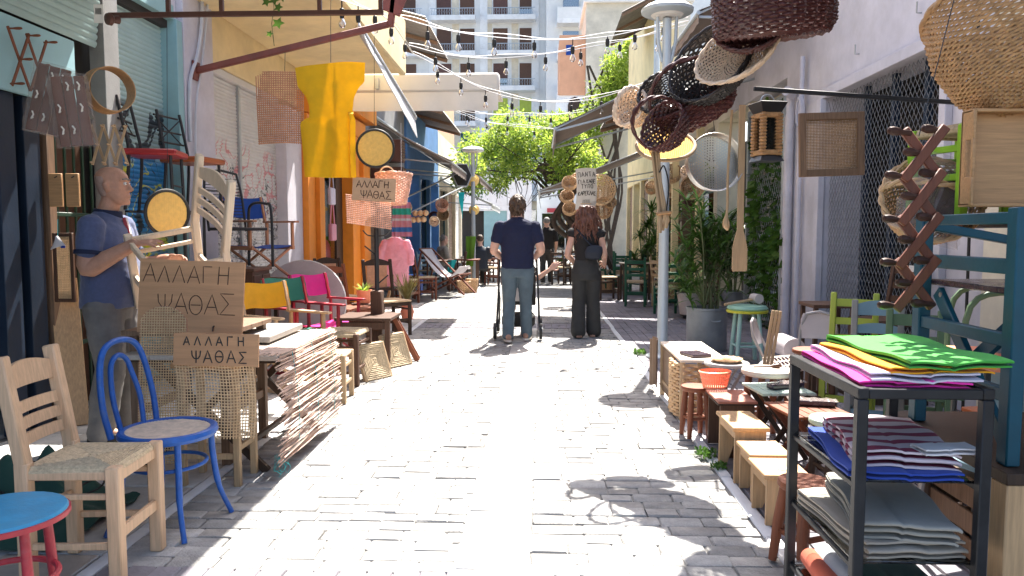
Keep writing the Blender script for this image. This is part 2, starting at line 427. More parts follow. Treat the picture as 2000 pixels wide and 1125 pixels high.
# cloth
mkcloth('mustard', (.86, .56, .015), .38)
mkcloth('cloth_green', (.06, .38, .05), .12); mkcloth('cloth_orange', (.84, .38, .012), .12); mkcloth('cloth_pink', (.78, .035, .36), .12)
mkcloth('cloth_lilac', (.66, .60, .70), .12); mkcloth('cloth_blue', (.02, .06, .36), .1); mkcloth('cloth_white', (.72, .69, .70), .15)
mkcloth('cloth_red', (.62, .12, .06), .1); mkcloth('cloth_dkgreen', (.015, .06, .045), .05); mkcloth('canvas_grey', (.34, .32, .28), .1)
mkcloth('canvas_beige', (.44, .38, .31), .1); mkcloth('pink_knit', (.86, .42, .52), .3); mkcloth('turquoise', (.03, .55, .58), .3)
mkcloth('dir_yellow', (.92, .52, .03), .35); mkcloth('dir_green', (.05, .24, .17), .25); mkcloth('dir_pink', (.86, .06, .40), .35)
mkcloth('royal_blue', (.02, .09, .42), .25); mkcloth('deck_cloth', (.58, .56, .58), .25); mkcloth('dark_cloth', (.05, .035, .03), .05)
mkcloth('banner', (.72, .70, .68), .3); mkcloth('leaf_green_cloth', (.16, .34, .04), .3)
mkstripe('stripe_maroon', [((.62, .52, .55), .55), ((.27, .045, .09), .45)], 1, .085)
mkstripe('stripe_multi', [((.75, .32, .40), .2), ((.08, .25, .55), .16), ((.75, .35, .38), .22), ((.75, .72, .7), .08), ((.70, .33, .36), .12), ((.05, .48, .35), .22)], 2, .42, .3, offset=.02)
def stain(name, scale, lo):
    # large worn and trodden patches that run across neighbouring stones
    nt = MAT[name].node_tree; N = nt.nodes; L = nt.links; b = N['Principled BSDF']; src = b.inputs['Base Color'].links[0].from_socket
    ge = N.new('ShaderNodeNewGeometry'); nz = N.new('ShaderNodeTexNoise'); nz.inputs['Scale'].default_value = scale; nz.inputs['Detail'].default_value = 8; nz.inputs['Roughness'].default_value = .7
    L.new(ge.outputs['Position'], nz.inputs['Vector']); mr = N.new('ShaderNodeMapRange'); mr.inputs[1].default_value = .35; mr.inputs[2].default_value = .62; mr.inputs[3].default_value = lo; mr.inputs[4].default_value = 1.08
    L.new(nz.outputs['Fac'], mr.inputs[0]); mx = N.new('ShaderNodeMixRGB'); mx.blend_type = 'MULTIPLY'; mx.inputs[0].default_value = 1; L.new(src, mx.inputs[1]); L.new(mr.outputs[0], mx.inputs[2]); L.new(mx.outputs[0], b.inputs['Base Color'])
for nm_ in ('cobble', 'brick_paver', 'slab', 'pale_mortar'): stain(nm_, 1.7, .66)
for nm_ in ('white_wall', 'lilac_wall', 'yellow_wall', 'cream_wall'): stain(nm_, 1.1, .84)
# people
mk('skin', (.47, .25, .17), .52, .14, 22, .18, 160, rnd=0, subs=.12, spec=.35)
mk('skin_pale', (.62, .37, .28), .5, .08, 14, .05, 120, rnd=0, subs=.12, spec=.35)
mk('polo_blue', (.075, .095, .19), .85, .12, 60, .2, 200, rnd=0, sheen=.2)
mk('polo_trim', (.015, .02, .05), .85, .1, 30, .1, 200, rnd=0)
mk('trouser_grey', (.16, .15, .145), .85, .22, 9, .2, 180, rnd=0)
mk('navy_shirt', (.010, .014, .045), .85, .15, 20, .2, 200, rnd=0)
mk('jeans', (.085, .12, .15), .85, .2, 7, .2, 220, rnd=0)
mk('black_top', (.016, .015, .016), .85, .2, 10, .2, 200, rnd=0)
mk('charcoal', (.035, .035, .035), .85, .2, 8, .2, 200, rnd=0)
mk('hair_brown', (.075, .045, .028), .5, .45, 40, .6, 90, rnd=0, stretch=(1, 1, .25))
mk('hair_auburn', (.12, .048, .030), .42, .5, 40, .6, 90, rnd=0, stretch=(1, 1, .25))
mk('hair_grey', (.20, .19, .18), .6, .3, 40, .5, 90, rnd=0)
mk('shoe_tan', (.38, .22, .16), .6, .2, 10, .1, 60)
mk('sole', (.65, .60, .55), .7, .1, 10, .1, 60)
mk('bag_navy', (.012, .016, .028), .6, .2, 10, .1, 60)
mk('eye_white', (.7, .68, .65), .2, .03, 5, 0); mk('dark_eye', (.02, .012, .01), .15, .1, 5, 0)
# plants
mkleaf('leaf_bright', (.17, .28, .025), (.42, .50, .09), .6)
mkleaf('leaf_dark', (.025, .07, .015), (.07, .15, .03), .3)
mkleaf('leaf_mid', (.05, .12, .02), (.12, .24, .04), .4)
mkleaf('leaf_dry', (.20, .16, .05), (.34, .30, .10), .4)
mk('bark', (.075, .055, .042), .9, .35, 10, .5, 30)
mk('trunk_green', (.15, .17, .08), .8, .25, 8, .2, 40)
# ================================================================== GROUND
g = MB().add([(-400, -60, 0), (400, -60, 0), (400, 900, 0), (-400, 900, 0)], [(0, 1, 2, 3)]).move((0, 0, -.02))
ground = struct(g.build('ground', 'mortar'))
m = bpy.data.materials.new('far_paving'); m.use_nodes = True; MAT['far_paving'] = m
_N = m.node_tree.nodes; _L = m.node_tree.links
_tc = _N.new('ShaderNodeTexCoord'); _br = _N.new('ShaderNodeTexBrick')
_br.inputs['Color1'].default_value = (.40, .39, .37, 1); _br.inputs['Color2'].default_value = (.32, .31, .3, 1); _br.inputs['Mortar'].default_value = (.17, .165, .16, 1)
_br.inputs['Scale'].default_value = 1; _br.inputs['Brick Width'].default_value = .25; _br.inputs['Row Height'].default_value = .12; _br.inputs['Mortar Size'].default_value = .008
_L.new(_tc.outputs['Object'], _br.inputs['Vector']); _L.new(_br.outputs[0], _N['Principled BSDF'].inputs['Base Color']); _N['Principled BSDF'].inputs['Roughness'].default_value = .8
far_street = struct(MB().add([(-3.6, 30, -.004), (3.4, 30, -.004), (14, 62, -.004), (-14, 62, -.004)], [(0, 1, 2, 3)]).build('far_street', 'far_paving'))
street = struct(MB().add([(-1.75, 1.5, -.011), (1.0, 1.5, -.011), (1.0, 30, -.011), (-1.75, 30, -.011)], [(0, 1, 2, 3)]).build('street', 'pale_mortar'))
pavement = struct(MB().add([(1.06, 1.5, -.013), (3.2, 1.5, -.013), (3.2, 30, -.013), (1.06, 30, -.013)], [(0, 1, 2, 3)]).build('pavement_right', 'mortar'))
pavement_l = struct(MB().add([(-3.6, 1.5, -.013), (-1.75, 1.5, -.013), (-1.75, 30, -.013), (-3.6, 30, -.013)], [(0, 1, 2, 3)]).build('pavement_left', 'mortar'))
rs = random.Random(3)
def stone_mb(lx, ly, b=.006, wob=.004):
    q = MB().box((0, 0, -.02), (lx, ly, .04), None, b)
    for p in q.v:
        p.x += rs.uniform(-wob, wob); p.y += rs.uniform(-wob, wob)
        if p.z > -.01: p.z += rs.uniform(-.0025, .002)
    return q
def stone_mesh(name, lx, ly, mat):
    o = stone_mb(lx, ly).build(name, mat); me = o.data; bpy.data.objects.remove(o); return me
variants = {L_: [stone_mesh('paving_stone', L_, .094, 'cobble') for _ in range(3)] for L_ in (.15, .19, .23)}
rest = MB(); count = 0
y = 2.32
bands = [(2.58, 2.82), (10.3, 10.9)]
while y < 30:
    gap = rs.choice([.003, .003, .004, .006, .012])
    if not any(a < y + .09 and y < b - .03 for a, b in bands):
        for x0, x1 in ((-1.74, -.345), (-.035, .985)):
            x = x0
            while x < x1 - .06:
                L_ = rs.choice([.15, .19, .19, .23])
                if x + L_ > x1: L_ = x1 - x
                q = rs.uniform(-.003, .003); rz_ = rs.uniform(-.012, .012)
                if count < 270 and L_ in variants:
                    o = bpy.data.objects.new('paving_stone', rs.choice(variants[L_])); COL.objects.link(o); o.parent = street
                    o.location = (x + L_ / 2, y + .047, q); o.rotation_euler = (rs.uniform(-.012, .012), rs.uniform(-.008, .008), rz_); count += 1
                else:
                    st = MB().box((0, 0, -.02), (L_, .094, .04), None, .006 if y < 12 else 0)
                    for p in st.v: p.x += rs.uniform(-.003, .003); p.y += rs.uniform(-.004, .004)
                    rest.join(st.xf(rotz(rz_)).move((x + L_ / 2, y + .047, q)))
                x += L_ + rs.choice([.003, .005, .008])
    y += .094 + gap
rest.build('paving_stones', 'cobble', street, kind='stuff')
sv = [stone_mesh('band_brick', .1, .24, 'brick_paver') for _ in range(3)]
x = -1.74
while x < .95:
    o = bpy.data.objects.new('band_brick', rs.choice(sv)); COL.objects.link(o); o.parent = street
    o.location = (x + .05, 2.7, rs.uniform(-.003, .002)); o.rotation_euler = (0, 0, rs.uniform(-.01, .01)); x += .106
r2 = MB(); x = -1.74
while x < .95:
    for yy in (10.46, 10.72):
        r2.join(stone_mb(.1, .24).move((x + .05, yy, 0)))
    x += .106
r2.build('cross_band_bricks', 'brick_paver', street, kind='stuff')
# smooth centre strip and white edge strip, slab by slab
for nm, xc, w, L_, mt, z in (('centre_slab', -.19, .296, .62, 'slab', .0), ('edge_slab', 1.022, .06, .8, 'marble', .001), ('edge_slab', -1.78, .06, .8, 'marble', .001)):
    me = [stone_mesh(nm, w, L_ - .004, mt) for _ in range(2)]
    y = 1.6
    while y < 30:
        if not (xc < 0 and xc > -1 and any(a - L_ / 2 < y + L_ / 2 < b + L_ / 2 for a, b in bands[:0])):
            o = bpy.data.objects.new(nm, rs.choice(me)); COL.objects.link(o); o.parent = street
            o.location = (xc, y + L_ / 2, z + rs.uniform(-.001, .001))
        y += L_
# right pavement: bricks laid along the street
pb = [stone_mesh('pavement_brick', .1, .205, 'brick_paver') for _ in range(3)]
bl = MB(); cnt = 0; y = 1.9
while y < 18:
    x = 1.06; row = int((y - 1.9) / .211)
    i = 0
    while x < 3.1:
        yy = y + (.105 if i % 2 else 0)
        if y < 7.0 and x < 2.1 and cnt < 230:
            o = bpy.data.objects.new('pavement_brick', rs.choice(pb)); COL.objects.link(o); o.parent = pavement
            o.location = (x + .05, yy + .1, rs.uniform(-.003, .002)); o.rotation_euler = (0, 0, rs.uniform(-.01, .01)); cnt += 1
        else:
            bl.join(MB().box((x + .05, yy + .1, -.02 + rs.uniform(-.003, .002)), (.1, .205, .04), None, .004 if y < 12 else 0))
        x += .105; i += 1
    y += .211
bl.build('pavement_bricks', 'brick_paver', pavement, kind='stuff')
fl = [stone_mesh('flagstone', .40, .40, 'slab') for _ in range(4)]
for i in range(4):
    for j in range(30):
        o = bpy.data.objects.new('flagstone', rs.choice(fl)); COL.objects.link(o); o.parent = pavement_l
        o.location = (-2.02 - i * .406, 1.9 + j * .406 + (.2 if i % 2 else 0), rs.uniform(-.003, .002)); o.rotation_euler = (0, 0, rs.choice([0, R(90), R(180)]))

# ================================================================== shared building pieces
def corrugated(x, y0, y1, z0, z1, pitch=.045, depth=.012, lean=0.0):
    n = max(2, int((z1 - z0) / pitch)); q = MB(); sg = 1 if x < 0 else -1
    prof = []
    for i in range(n):
        for t, d in ((0, 0), (.3, .8), (.6, 1), (.9, .6)):
            prof.append((z0 + (i + t) * (z1 - z0) / n, d * depth))
    prof.append((z1, 0))
    vs = []
    for z, d in prof:
        xx = x + sg * (d + lean * (z - z0)); vs += [(xx, y0, z), (xx, y1, z)]
    fs = [((2 * i, 2 * i + 1, 2 * i + 3, 2 * i + 2) if sg > 0 else (2 * i + 1, 2 * i, 2 * i + 2, 2 * i + 3)) for i in range(len(prof) - 1)]
    q.add(vs, fs)
    return q
def bx(x0, x1, y0, y1, z0, z1, bev=.004):
    return MB().box(((x0 + x1) / 2, (y0 + y1) / 2, (z0 + z1) / 2), (x1 - x0, y1 - y0, z1 - z0), None, bev)
def part(par, name, mat, mb, **k): return mb.build(name, mat, par, world_co=True, **k)
def diamond(x, y0, y1, z0, z1, cw=.055, ch=.10, r=.003):
    # expanded metal: zigzag strands in the plane x = const
    q = MB(); n = int((z1 - z0) / ch); rows = int((y1 - y0) / cw)
    for i in range(rows + 1):
        yc = y0 + i * cw
        pts = []
        for k in range(2 * n + 1):
            off = (cw / 2 if k % 2 else 0) * (1 if i % 2 else 1)
            yy = yc + (off if True else 0)
            pts.append((x, min(y1, yy), z0 + k * ch / 2))
        q.tube(pts, r, 3, caps=False)
        pts = [(x + .002, max(y0, min(y1, yc - (cw / 2 if k % 2 else 0))), z0 + k * ch / 2) for k in range(2 * n + 1)]
        q.tube(pts, r, 3, caps=False)
    return q

# ================================================================== LEFT NEAR SHOP (x about -3.45)
A = thing('shop_building', 'near shop with aqua sign board, teal roller shutter and dark open doorway', 'building', (-3.45, 4, 0))
part(A, 'upper_wall', 'lilac_wall', bx(-3.9, -3.42, .5, 6.98, 3.3, 9))
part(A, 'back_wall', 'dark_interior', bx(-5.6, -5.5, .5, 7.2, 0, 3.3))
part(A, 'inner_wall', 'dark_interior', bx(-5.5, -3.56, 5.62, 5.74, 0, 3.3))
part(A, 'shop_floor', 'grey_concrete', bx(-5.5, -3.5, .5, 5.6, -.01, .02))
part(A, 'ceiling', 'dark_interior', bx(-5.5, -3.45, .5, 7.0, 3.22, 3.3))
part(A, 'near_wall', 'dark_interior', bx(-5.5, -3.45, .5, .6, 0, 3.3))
pl = part(A, 'post', 'grey_concrete', bx(-3.46, -3.34, 5.66, 5.86, 0, 3.3))
part(A, 'aqua_sign_board', 'aqua_board', bx(-3.43, -3.39, 3.2, 5.37, 2.24, 2.72))
part(A, 'half_open_shutter', 'shutter_teal', corrugated(-3.40, 3.2, 5.64, 2.74, 3.45, .05, .014, .12))
part(A, 'teal_shutter', 'graffiti_teal' if 'graffiti_teal' in MAT else 'shutter_teal', corrugated(-3.52, 5.87, 6.86, .02, 3.29, .042))
part(A, 'shutter_jamb', 'teal_wall', bx(-3.56, -3.36, 6.86, 6.97, 0, 3.3))
part(A, 'shutter_lintel', 'teal_wall', bx(-3.56, -3.38, 5.87, 6.86, 3.29, 3.42))
for yy in (4.62, 4.86): part(A, 'door_leaf', 'navy_door', bx(-3.50, -3.44, yy, yy + .16, 0, 2.24))
part(A, 'door_panel', 'weathered', bx(-3.48, -3.42, 5.06, 5.14, 0, 2.24))
part(A, 'door_panel', 'brown_wood', bx(-3.60, -3.54, 5.14, 5.62, 0, 2.3))
for i in range(5):
    part(A, 'iron_bar', 'green_iron', MB().tube([(-3.44, 5.17 + i * .105, .02), (-3.44, 5.17 + i * .105, 2.24)], .011, 6))
for zz in (.5, 1.45, 2.2): part(A, 'iron_rail', 'green_iron', bx(-3.452, -3.428, 5.14, 5.64, zz, zz + .03))
# stock just visible in the dark doorway
for i, (yy, w, h, mt) in enumerate(((2.6, .5, 1.9, 'walnut'), (3.3, .6, 1.2, 'brown_wood'), (4.0, .45, 2.0, 'walnut'), (4.45, .3, 1.5, 'weathered'))):
    sh = thing('shelf_unit', ['tall dark shelf unit deep inside the open doorway', 'low brown shelf unit in the dark doorway', 'dark shelf unit beside the navy door leaf', 'narrow worn shelf unit behind the navy door'][i], 'shelf', (-4.9, yy, 0.02))
    MB().box((-.15, 0, h / 2), (.02, w, h)).build('back_panel', mt, sh)
    for s in (-1, 1): MB().box((0, s * (w / 2 - .012), h / 2), (.28, .024, h)).build('side_panel', mt, sh)
    for k in range(4): MB().box((0, 0, .1 + k * (h - .15) / 3), (.27, w - .05, .02)).build('shelf_board', mt, sh)
# canopy over the near shop and its end frame
cn = thing('shop_canopy', 'flat canopy on brown steel rails above the near shop front', 'canopy', (-3.4, 4, 3.1))
part(cn, 'roof_sheet', 'awning_grey', bx(-3.4, -.86, 1.2, 5.7, 3.26, 3.29))
for a, b in (((-2.75, 5.5, 3.27), (-2.75, 5.5, 2.955)), ((-2.35, 5.5, 3.27), (-2.35, 5.5, 2.955)), ((-1.62, 5.5, 3.27), (-1.62, 5.5, 2.955)), ((-1.17, 5.5, 3.27), (-1.17, 5.5, 2.955))):
    part(cn, 'hanger', 'brown_metal', MB().bar(a, b, .03, .03))
part(cn, 'bottom_rail', 'brown_metal', MB().bar((-3.2, 5.5, 2.94), (-1.15, 5.5, 2.94), .035, .035))
for yy in (1.3, 3.4, 5.5): part(cn, 'top_rail', 'brown_metal', MB().bar((-3.42, yy, 3.24), (-.88, yy, 3.24), .04, .04))

# ================================================================== LEFT SECOND BUILDING: graffiti shutters, yellow balcony, orange door
def graffiti(name, base, spec):
    mm = mk(name, base, .5, .08, 3, .05, 60, rnd=0, dirt=.3, dirtcol=tuple(c * .65 for c in base))
    nt = mm.node_tree; N = nt.nodes; L = nt.links; b = N['Principled BSDF']; src = b.inputs['Base Color'].links[0].from_socket
    tc = N.new('ShaderNodeTexCoord'); 
    for (col, off, sc, lo, hi, z0, z1, y0, y1) in spec:
        mp = N.new('ShaderNodeMapping'); mp.inputs['Location'].default_value = off; L.new(tc.outputs['Object'], mp.inputs[0])
        wv = N.new('ShaderNodeTexNoise'); wv.inputs['Scale'].default_value = sc; wv.inputs['Detail'].default_value = 1.5; wv.inputs['Distortion'].default_value = 1.2; L.new(mp.outputs[0], wv.inputs['Vector'])
        r_ = N.new('ShaderNodeValToRGB'); e = r_.color_ramp.elements; e[0].position = lo; e[0].color = (0, 0, 0, 1); e[1].position = lo + .015; e[1].color = (1, 1, 1, 1)
        q = e.new(hi); q.color = (1, 1, 1, 1); q = e.new(min(1, hi + .015)); q.color = (0, 0, 0, 1); L.new(wv.outputs['Fac'], r_.inputs[0])
        sp = N.new('ShaderNodeSeparateXYZ'); L.new(tc.outputs['Object'], sp.inputs[0]); fac = r_.outputs[0]
        for ax, a_, b_ in ((2, z0, z1), (1, y0, y1)):
            m1 = N.new('ShaderNodeMapRange'); m1.interpolation_type = 'SMOOTHSTEP'; m1.inputs[1].default_value = a_; m1.inputs[2].default_value = a_ + .12; L.new(sp.outputs[ax], m1.inputs[0])
            m2 = N.new('ShaderNodeMapRange'); m2.interpolation_type = 'SMOOTHSTEP'; m2.inputs[1].default_value = b_; m2.inputs[2].default_value = b_ - .12; L.new(sp.outputs[ax], m2.inputs[0])
            for mmm in (m1, m2):
                t = N.new('ShaderNodeMath'); t.operation = 'MULTIPLY'; L.new(fac, t.inputs[0]); L.new(mmm.outputs[0], t.inputs[1]); fac = t.outputs[0]
        mx = N.new('ShaderNodeMixRGB'); mx.inputs[2].default_value = (*col, 1); L.new(fac, mx.inputs[0]); L.new(src, mx.inputs[1]); src = mx.outputs[0]
    L.new(src, b.inputs['Base Color'])
graffiti('graffiti_grey', (.60, .59, .58), [((.07, .08, .08), (3, 1, 2), 3.2, .46, .485, 1.0, 2.15, -9, 9), ((.09, .1, .1), (7, 3, 9), 5, .5, .525, .6, 1.9, -9, 9), ((.56, .24, .25), (0, 5, 1), 2.6, .49, .525, 1.5, 2.4, -9, 9), ((.08, .09, .1), (2, 8, 4), 4, .38, .41, .4, 1.6, -9, 9)])
graffiti('graffiti_teal', (.36, .50, .49), [((.03, .04, .05), (1, 2, 3), 2.6, .5, .62, 1.7, 2.5, -9, 9), ((.03, .22, .50), (4, 2, 8), 1.3, .30, .80, .9, 2.05, -9, 9), ((.72, .70, .04), (1, 7, 2), 2.2, .5, .525, 1.0, 2.0, -9, 9), ((.72, .70, .04), (0, 3, 5), 2.2, .3, .7, 1.12, 1.36, -9, 9), ((.02, .03, .04), (5, 5, 2), 3.1, .44, .47, .7, 2.1, -9, 9)])
for o in bpy.data.objects:
    if o.name.startswith('teal_shutter'): o.data.materials[0] = MAT['graffiti_teal']
B = thing('yellow_building', 'yellow building with graffiti-covered grey shutters and projecting yellow balcony', 'building', (-3.4, 8.5, 0))
part(B, 'pier', 'lilac_wall', bx(-3.8, -3.36, 6.99, 7.62, 0, 3.85))
part(B, 'pier', 'lilac_wall', bx(-3.8, -3.32, 9.66, 10.28, 0, 3.0))
part(B, 'wall_above_shutters', 'yellow_wall', bx(-3.8, -3.38, 7.62, 10.28, 3.08, 9))
part(B, 'upper_wall', 'yellow_wall', bx(-3.8, -3.39, 6.99, 7.62, 3.86, 9))
part(B, 'back_wall', 'dark_interior', bx(-4.6, -4.5, 7.0, 14, 0, 3.3))
part(B, 'graffiti_shutter', 'graffiti_grey', corrugated(-3.47, 7.62, 8.42, .03, 3.08, .04))
part(B, 'graffiti_shutter', 'graffiti_grey', corrugated(-3.47, 8.47, 9.66, .03, 3.08, .04))
part(B, 'shutter_rail', 'metal_grey', bx(-3.5, -3.43, 8.42, 8.47, 0, 3.08))
part(B, 'shutter_box', 'shutter_grey', bx(-3.52, -3.40, 7.63, 9.65, 3.0, 3.075))
bal = part(B, 'balcony_slab', 'yellow_wall', bx(-3.38, -1.93, 6.99, 10.7, 3.6, 3.72, .02))
part(B, 'balcony_parapet', 'yellow_wall', bx(-2.03, -1.925, 7.0, 10.72, 3.58, 4.35, .02))
part(B, 'balcony_end', 'yellow_wall', bx(-3.38, -2.03, 10.58, 10.72, 3.735, 4.35, .02))
part(B, 'balcony_end', 'yellow_wall', bx(-3.38, -2.03, 6.97, 7.09, 3.735, 4.35, .02))
part(B, 'pipe', 'cable_grey', MB().tube(catmull([(-3.34, 7.02, 2.2), (-3.34, 7.05, 2.75), (-3.33, 7.2, 3.05), (-3.33, 7.32, 3.4), (-3.33, 7.35, 3.85)]), .018, 6))
part(B, 'pipe', 'cable_grey', MB().tube(catmull([(-3.33, 7.1, 1.2), (-3.33, 7.12, 2.4), (-3.33, 7.28, 2.95), (-3.32, 7.42, 3.5), (-3.32, 7.45, 3.85)]), .012, 6))
# orange shop door
O = thing('orange_shopfront', 'shopfront with orange painted pillars and dark glazed door', 'shopfront', (-3.3, 12, 0))
part(O, 'orange_pillar', 'orange_paint', bx(-3.5, -3.24, 10.29, 10.62, 0, 3.0)); part(O, 'orange_pillar', 'orange_paint', bx(-3.5, -3.18, 10.64, 10.88, 0, 2.98))
part(O, 'orange_pillar', 'orange_paint', bx(-3.5, -3.2, 12.6, 13.1, 0, 3.0)); part(O, 'orange_pillar', 'orange_paint', bx(-3.5, -3.13, 13.12, 13.6, 0, 2.98))
part(O, 'orange_lintel', 'orange_paint', bx(-3.5, -3.2, 10.29, 13.6, 3.01, 3.3)); part(O, 'upper_wall', 'yellow_wall', bx(-3.8, -3.4, 10.74, 14.2, 3.31, 7.2))
part(O, 'orange_band', 'orange_paint', bx(-3.38, -3.1, 10.76, 14.1, 3.36, 3.75))
d_ = part(O, 'door', 'walnut', bx(-3.44, -3.38, 11.35, 11.55, 0, 3.0)); part(O, 'door', 'walnut', bx(-3.44, -3.38, 12.2, 12.59, 0, 3.0))
part(O, 'door_glass', 'window_glass', bx(-3.42, -3.40, 10.89, 11.34, .6, 3.0)); part(O, 'door_panel', 'walnut', bx(-3.44, -3.38, 10.89, 11.34, 0, .59))
part(O, 'door_glass', 'window_glass', bx(-3.42, -3.40, 11.56, 12.19, .05, 3.0))
# awning beam that carries the hanging goods
bm_ = thing('awning_beam', 'rust red steel awning beam sloping up from the lilac pier over the street', 'beam', (-3.36, 7.25, 2.9))
part(bm_, 'arm', 'rust_beam', MB().bar((-3.36, 7.2, 2.90), (-1.42, 7.2, 3.335), .05, .06, bev=.008))
part(bm_, 'top_bracket', 'rust_beam', MB().bar((-1.44, 7.2, 3.30), (-1.40, 7.2, 3.60), .06, .07, up=(0, 1, 0), bev=.01))
part(bm_, 'end_plate', 'rust_beam', MB().box((-1.40, 7.18, 3.52), (.20, .03, .2), Matrix.Rotation(.4, 3, 'Y')))
part(bm_, 'wall_plate', 'rust_beam', MB().box((-3.345, 7.2, 2.9), (.02, .14, .18)))
tp = thing('rolled_awning', 'folded silver tarpaulin awning hanging under the yellow balcony edge', 'awning', (-1.9, 9, 3.4))
part(tp, 'roller', 'metal_grey', MB().tube([(-1.86, 7.75, 3.42), (-1.74, 10.3, 2.92)], .04, 10))
part(tp, 'flap', 'awning_grey', MB().grid(lambda a, b: (-1.84 + .11 * a + .03 * b, 7.75 + 2.5 * a, 3.40 - .5 * a - b * (.10 + .16 * a) + .006 * math.sin(a * 22 + b * 3)), 24, 5, .008))
wa = thing('white_awning', 'off-white awning cassette with deep valance reaching over the street', 'awning', (-2, 11.4, 3.3))
part(wa, 'cassette', 'awning_white', bx(-3.3, -.62, 11.3, 11.5, 3.46, 3.74, .03))
part(wa, 'valance', 'awning_white', MB().grid(lambda a, b: (-3.28 + 2.64 * a, 11.34 + .02 * math.sin(a * 30) * b, 3.46 - .28 * b), 60, 3, .006))
part(wa, 'top_sheet', 'awning_white', bx(-3.28, -.68, 11.5, 13.6, 3.70, 3.72))
part(wa, 'bracket', 'metal_grey', bx(-2.5, -2.44, 11.27, 11.3, 3.5, 3.66))

# ================================================================== further left frontages
def shop(name, label, x, y0, y1, h, wall, opening, doors, zo=2.7, top=7.0, sgn=1, base=None):
    T = thing(name, label, 'building', (x, (y0 + y1) / 2, 0))
    xb = x - .45 * sgn
    X = lambda a, b: (min(a, b), max(a, b))
    part(T, 'upper_wall', wall, bx(*X(xb, x), y0 + .003, y1 - .003, zo, top))
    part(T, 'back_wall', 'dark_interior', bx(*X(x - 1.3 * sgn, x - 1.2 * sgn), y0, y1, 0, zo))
    n = doors; w = (y1 - y0) / n
    for i in range(n + 1):
        yy = y0 + i * w
        part(T, 'pier', wall, bx(*X(xb, x + .02 * sgn), max(y0, yy - .14) + .004, min(y1, yy + .14) - .004, 0, zo - .002))
    for i in range(n):
        a, b = y0 + i * w + .14, y0 + (i + 1) * w - .14
        k = opening[i % len(opening)]
        if k == 'shutter': part(T, 'roller_shutter', 'shutter_grey', corrugated(x - .1 * sgn, a, b, .02, zo, .06))
        elif k == 'brown': part(T, 'wooden_shutter', 'weathered', corrugated(x - .1 * sgn, a, b, .02, zo, .09))
        elif k == 'glass':
            fr = part(T, 'window', 'teal_paint', MB().join(bx(*X(x - .14 * sgn, x - .08 * sgn), a, a + .06, 0, zo)).join(bx(*X(x - .14 * sgn, x - .08 * sgn), b - .06, b, 0, zo)).join(bx(*X(x - .13 * sgn, x - .09 * sgn), a + .06, b - .06, .5, .56)).join(bx(*X(x - .13 * sgn, x - .09 * sgn), a + .06, b - .06, 2.1, 2.16)))
            q = bx(*X(x - .115 * sgn, x - .105 * sgn), a + .06, b - .06, .02, zo - .002); q.build('pane', 'window_glass', fr); kids(fr)[-1].location = -T.location
        elif k == 'open': part(T, 'door_leaf', 'navy_door', bx(*X(x - .3 * sgn, x - .25 * sgn), a, a + (b - a) * .3, 0, zo - .1))
    return T
shop('shutter_shop', 'shop with weathered brown wooden shutters left of the street', -3.35, 14.22, 18.3, 3, 'grey_concrete', ['brown', 'open'], 3, 2.8, 5.4)
shop('blue_building', 'blue painted building beyond the brown shuttered shop', -3.3, 18.34, 24.0, 3, 'blue_wall', ['open', 'glass'], 3, 2.9, 5.2)
shop('cream_building', 'cream low building far along the street, green shutter side', -3.3, 24.05, 31.0, 3, 'cream_wall', ['glass', 'brown', 'shutter'], 3, 2.8, 4.6)
shop('terracotta_building', 'terracotta house past the blue building', -4.4, 31.1, 38, 3, 'terracotta_wall', ['shutter', 'glass'], 3, 3, 7.5)
# tin roofs, left
def tin(name, label, x0, x1, y0, y1, z0, z1, mat='tin_roof', pitch=.12, cat='roof'):
    T = thing(name, label, cat, ((x0 + x1) / 2, (y0 + y1) / 2, min(z0, z1)))
    n = int((y1 - y0) / (pitch / 4))
    q = MB().grid(lambda a, b: (x0 + (x1 - x0) * b, y0 + (y1 - y0) * a, z0 + (z1 - z0) * b + .018 * math.sin(a * n * math.pi / 2)), n, 2, .004)
    part(T, 'sheet', mat, q)
    for yy in (y0 + .1, (y0 + y1) / 2, y1 - .1): part(T, 'rafter', 'weathered', MB().bar((x0, yy, z0 - .06), (x1, yy, z1 - .06), .05, .07))
    return T
tin('tin_roof', 'dark corrugated tin roof edge above the white awning', -3.4, -2.1, 13.7, 17.0, 5.6, 5.25)
tin('tin_roof', 'lower corrugated tin roof beyond the white awning', -3.4, -2.3, 17.4, 21.5, 4.5, 4.2)
def awning(name, label, x0, x1, y0, y1, z0, z1, mat, val=.18, frame_mat='metal_grey'):
    T = thing(name, label, 'awning', (x0, (y0 + y1) / 2, z0))
    q = MB().grid(lambda a, b: (x0 + (x1 - x0) * b, y0 + (y1 - y0) * a, z0 + (z1 - z0) * b - .05 * math.sin(b * math.pi) + .01 * math.sin(a * 20)), 16, 8, .006)
    part(T, 'fabric', mat, q)
    q = MB().grid(lambda a, b: (x1 + .003, y0 + (y1 - y0) * a, z1 - .01 - val * b + .01 * math.sin(a * 40) * b), 30, 2, .005)
    part(T, 'valance', mat, q)
    part(T, 'front_bar', frame_mat, MB().tube([(x1, y0 - .02, z1 - .03), (x1, y1 + .02, z1 - .03)], .025, 8))
    part(T, 'roller', frame_mat, MB().tube([(x0, y0 - .02, z0 + .03), (x0, y1 + .02, z0 + .03)], .05, 8))
    for yy in (y0 + .05, y1 - .05):
        part(T, 'arm', frame_mat, MB().bar((x0, yy, z0 - .75), (x1, yy, z1 - .06), .03, .03))
        part(T, 'side_bar', frame_mat, MB().bar((x0, yy, z0 - .06), (x1, yy, z1 - .03), .025, .03))
    return T
awning('awning', 'grey-brown awning over the brown shuttered shop', -3.3, -1.75, 14.6, 17.6, 3.6, 2.75, 'awning_brown')
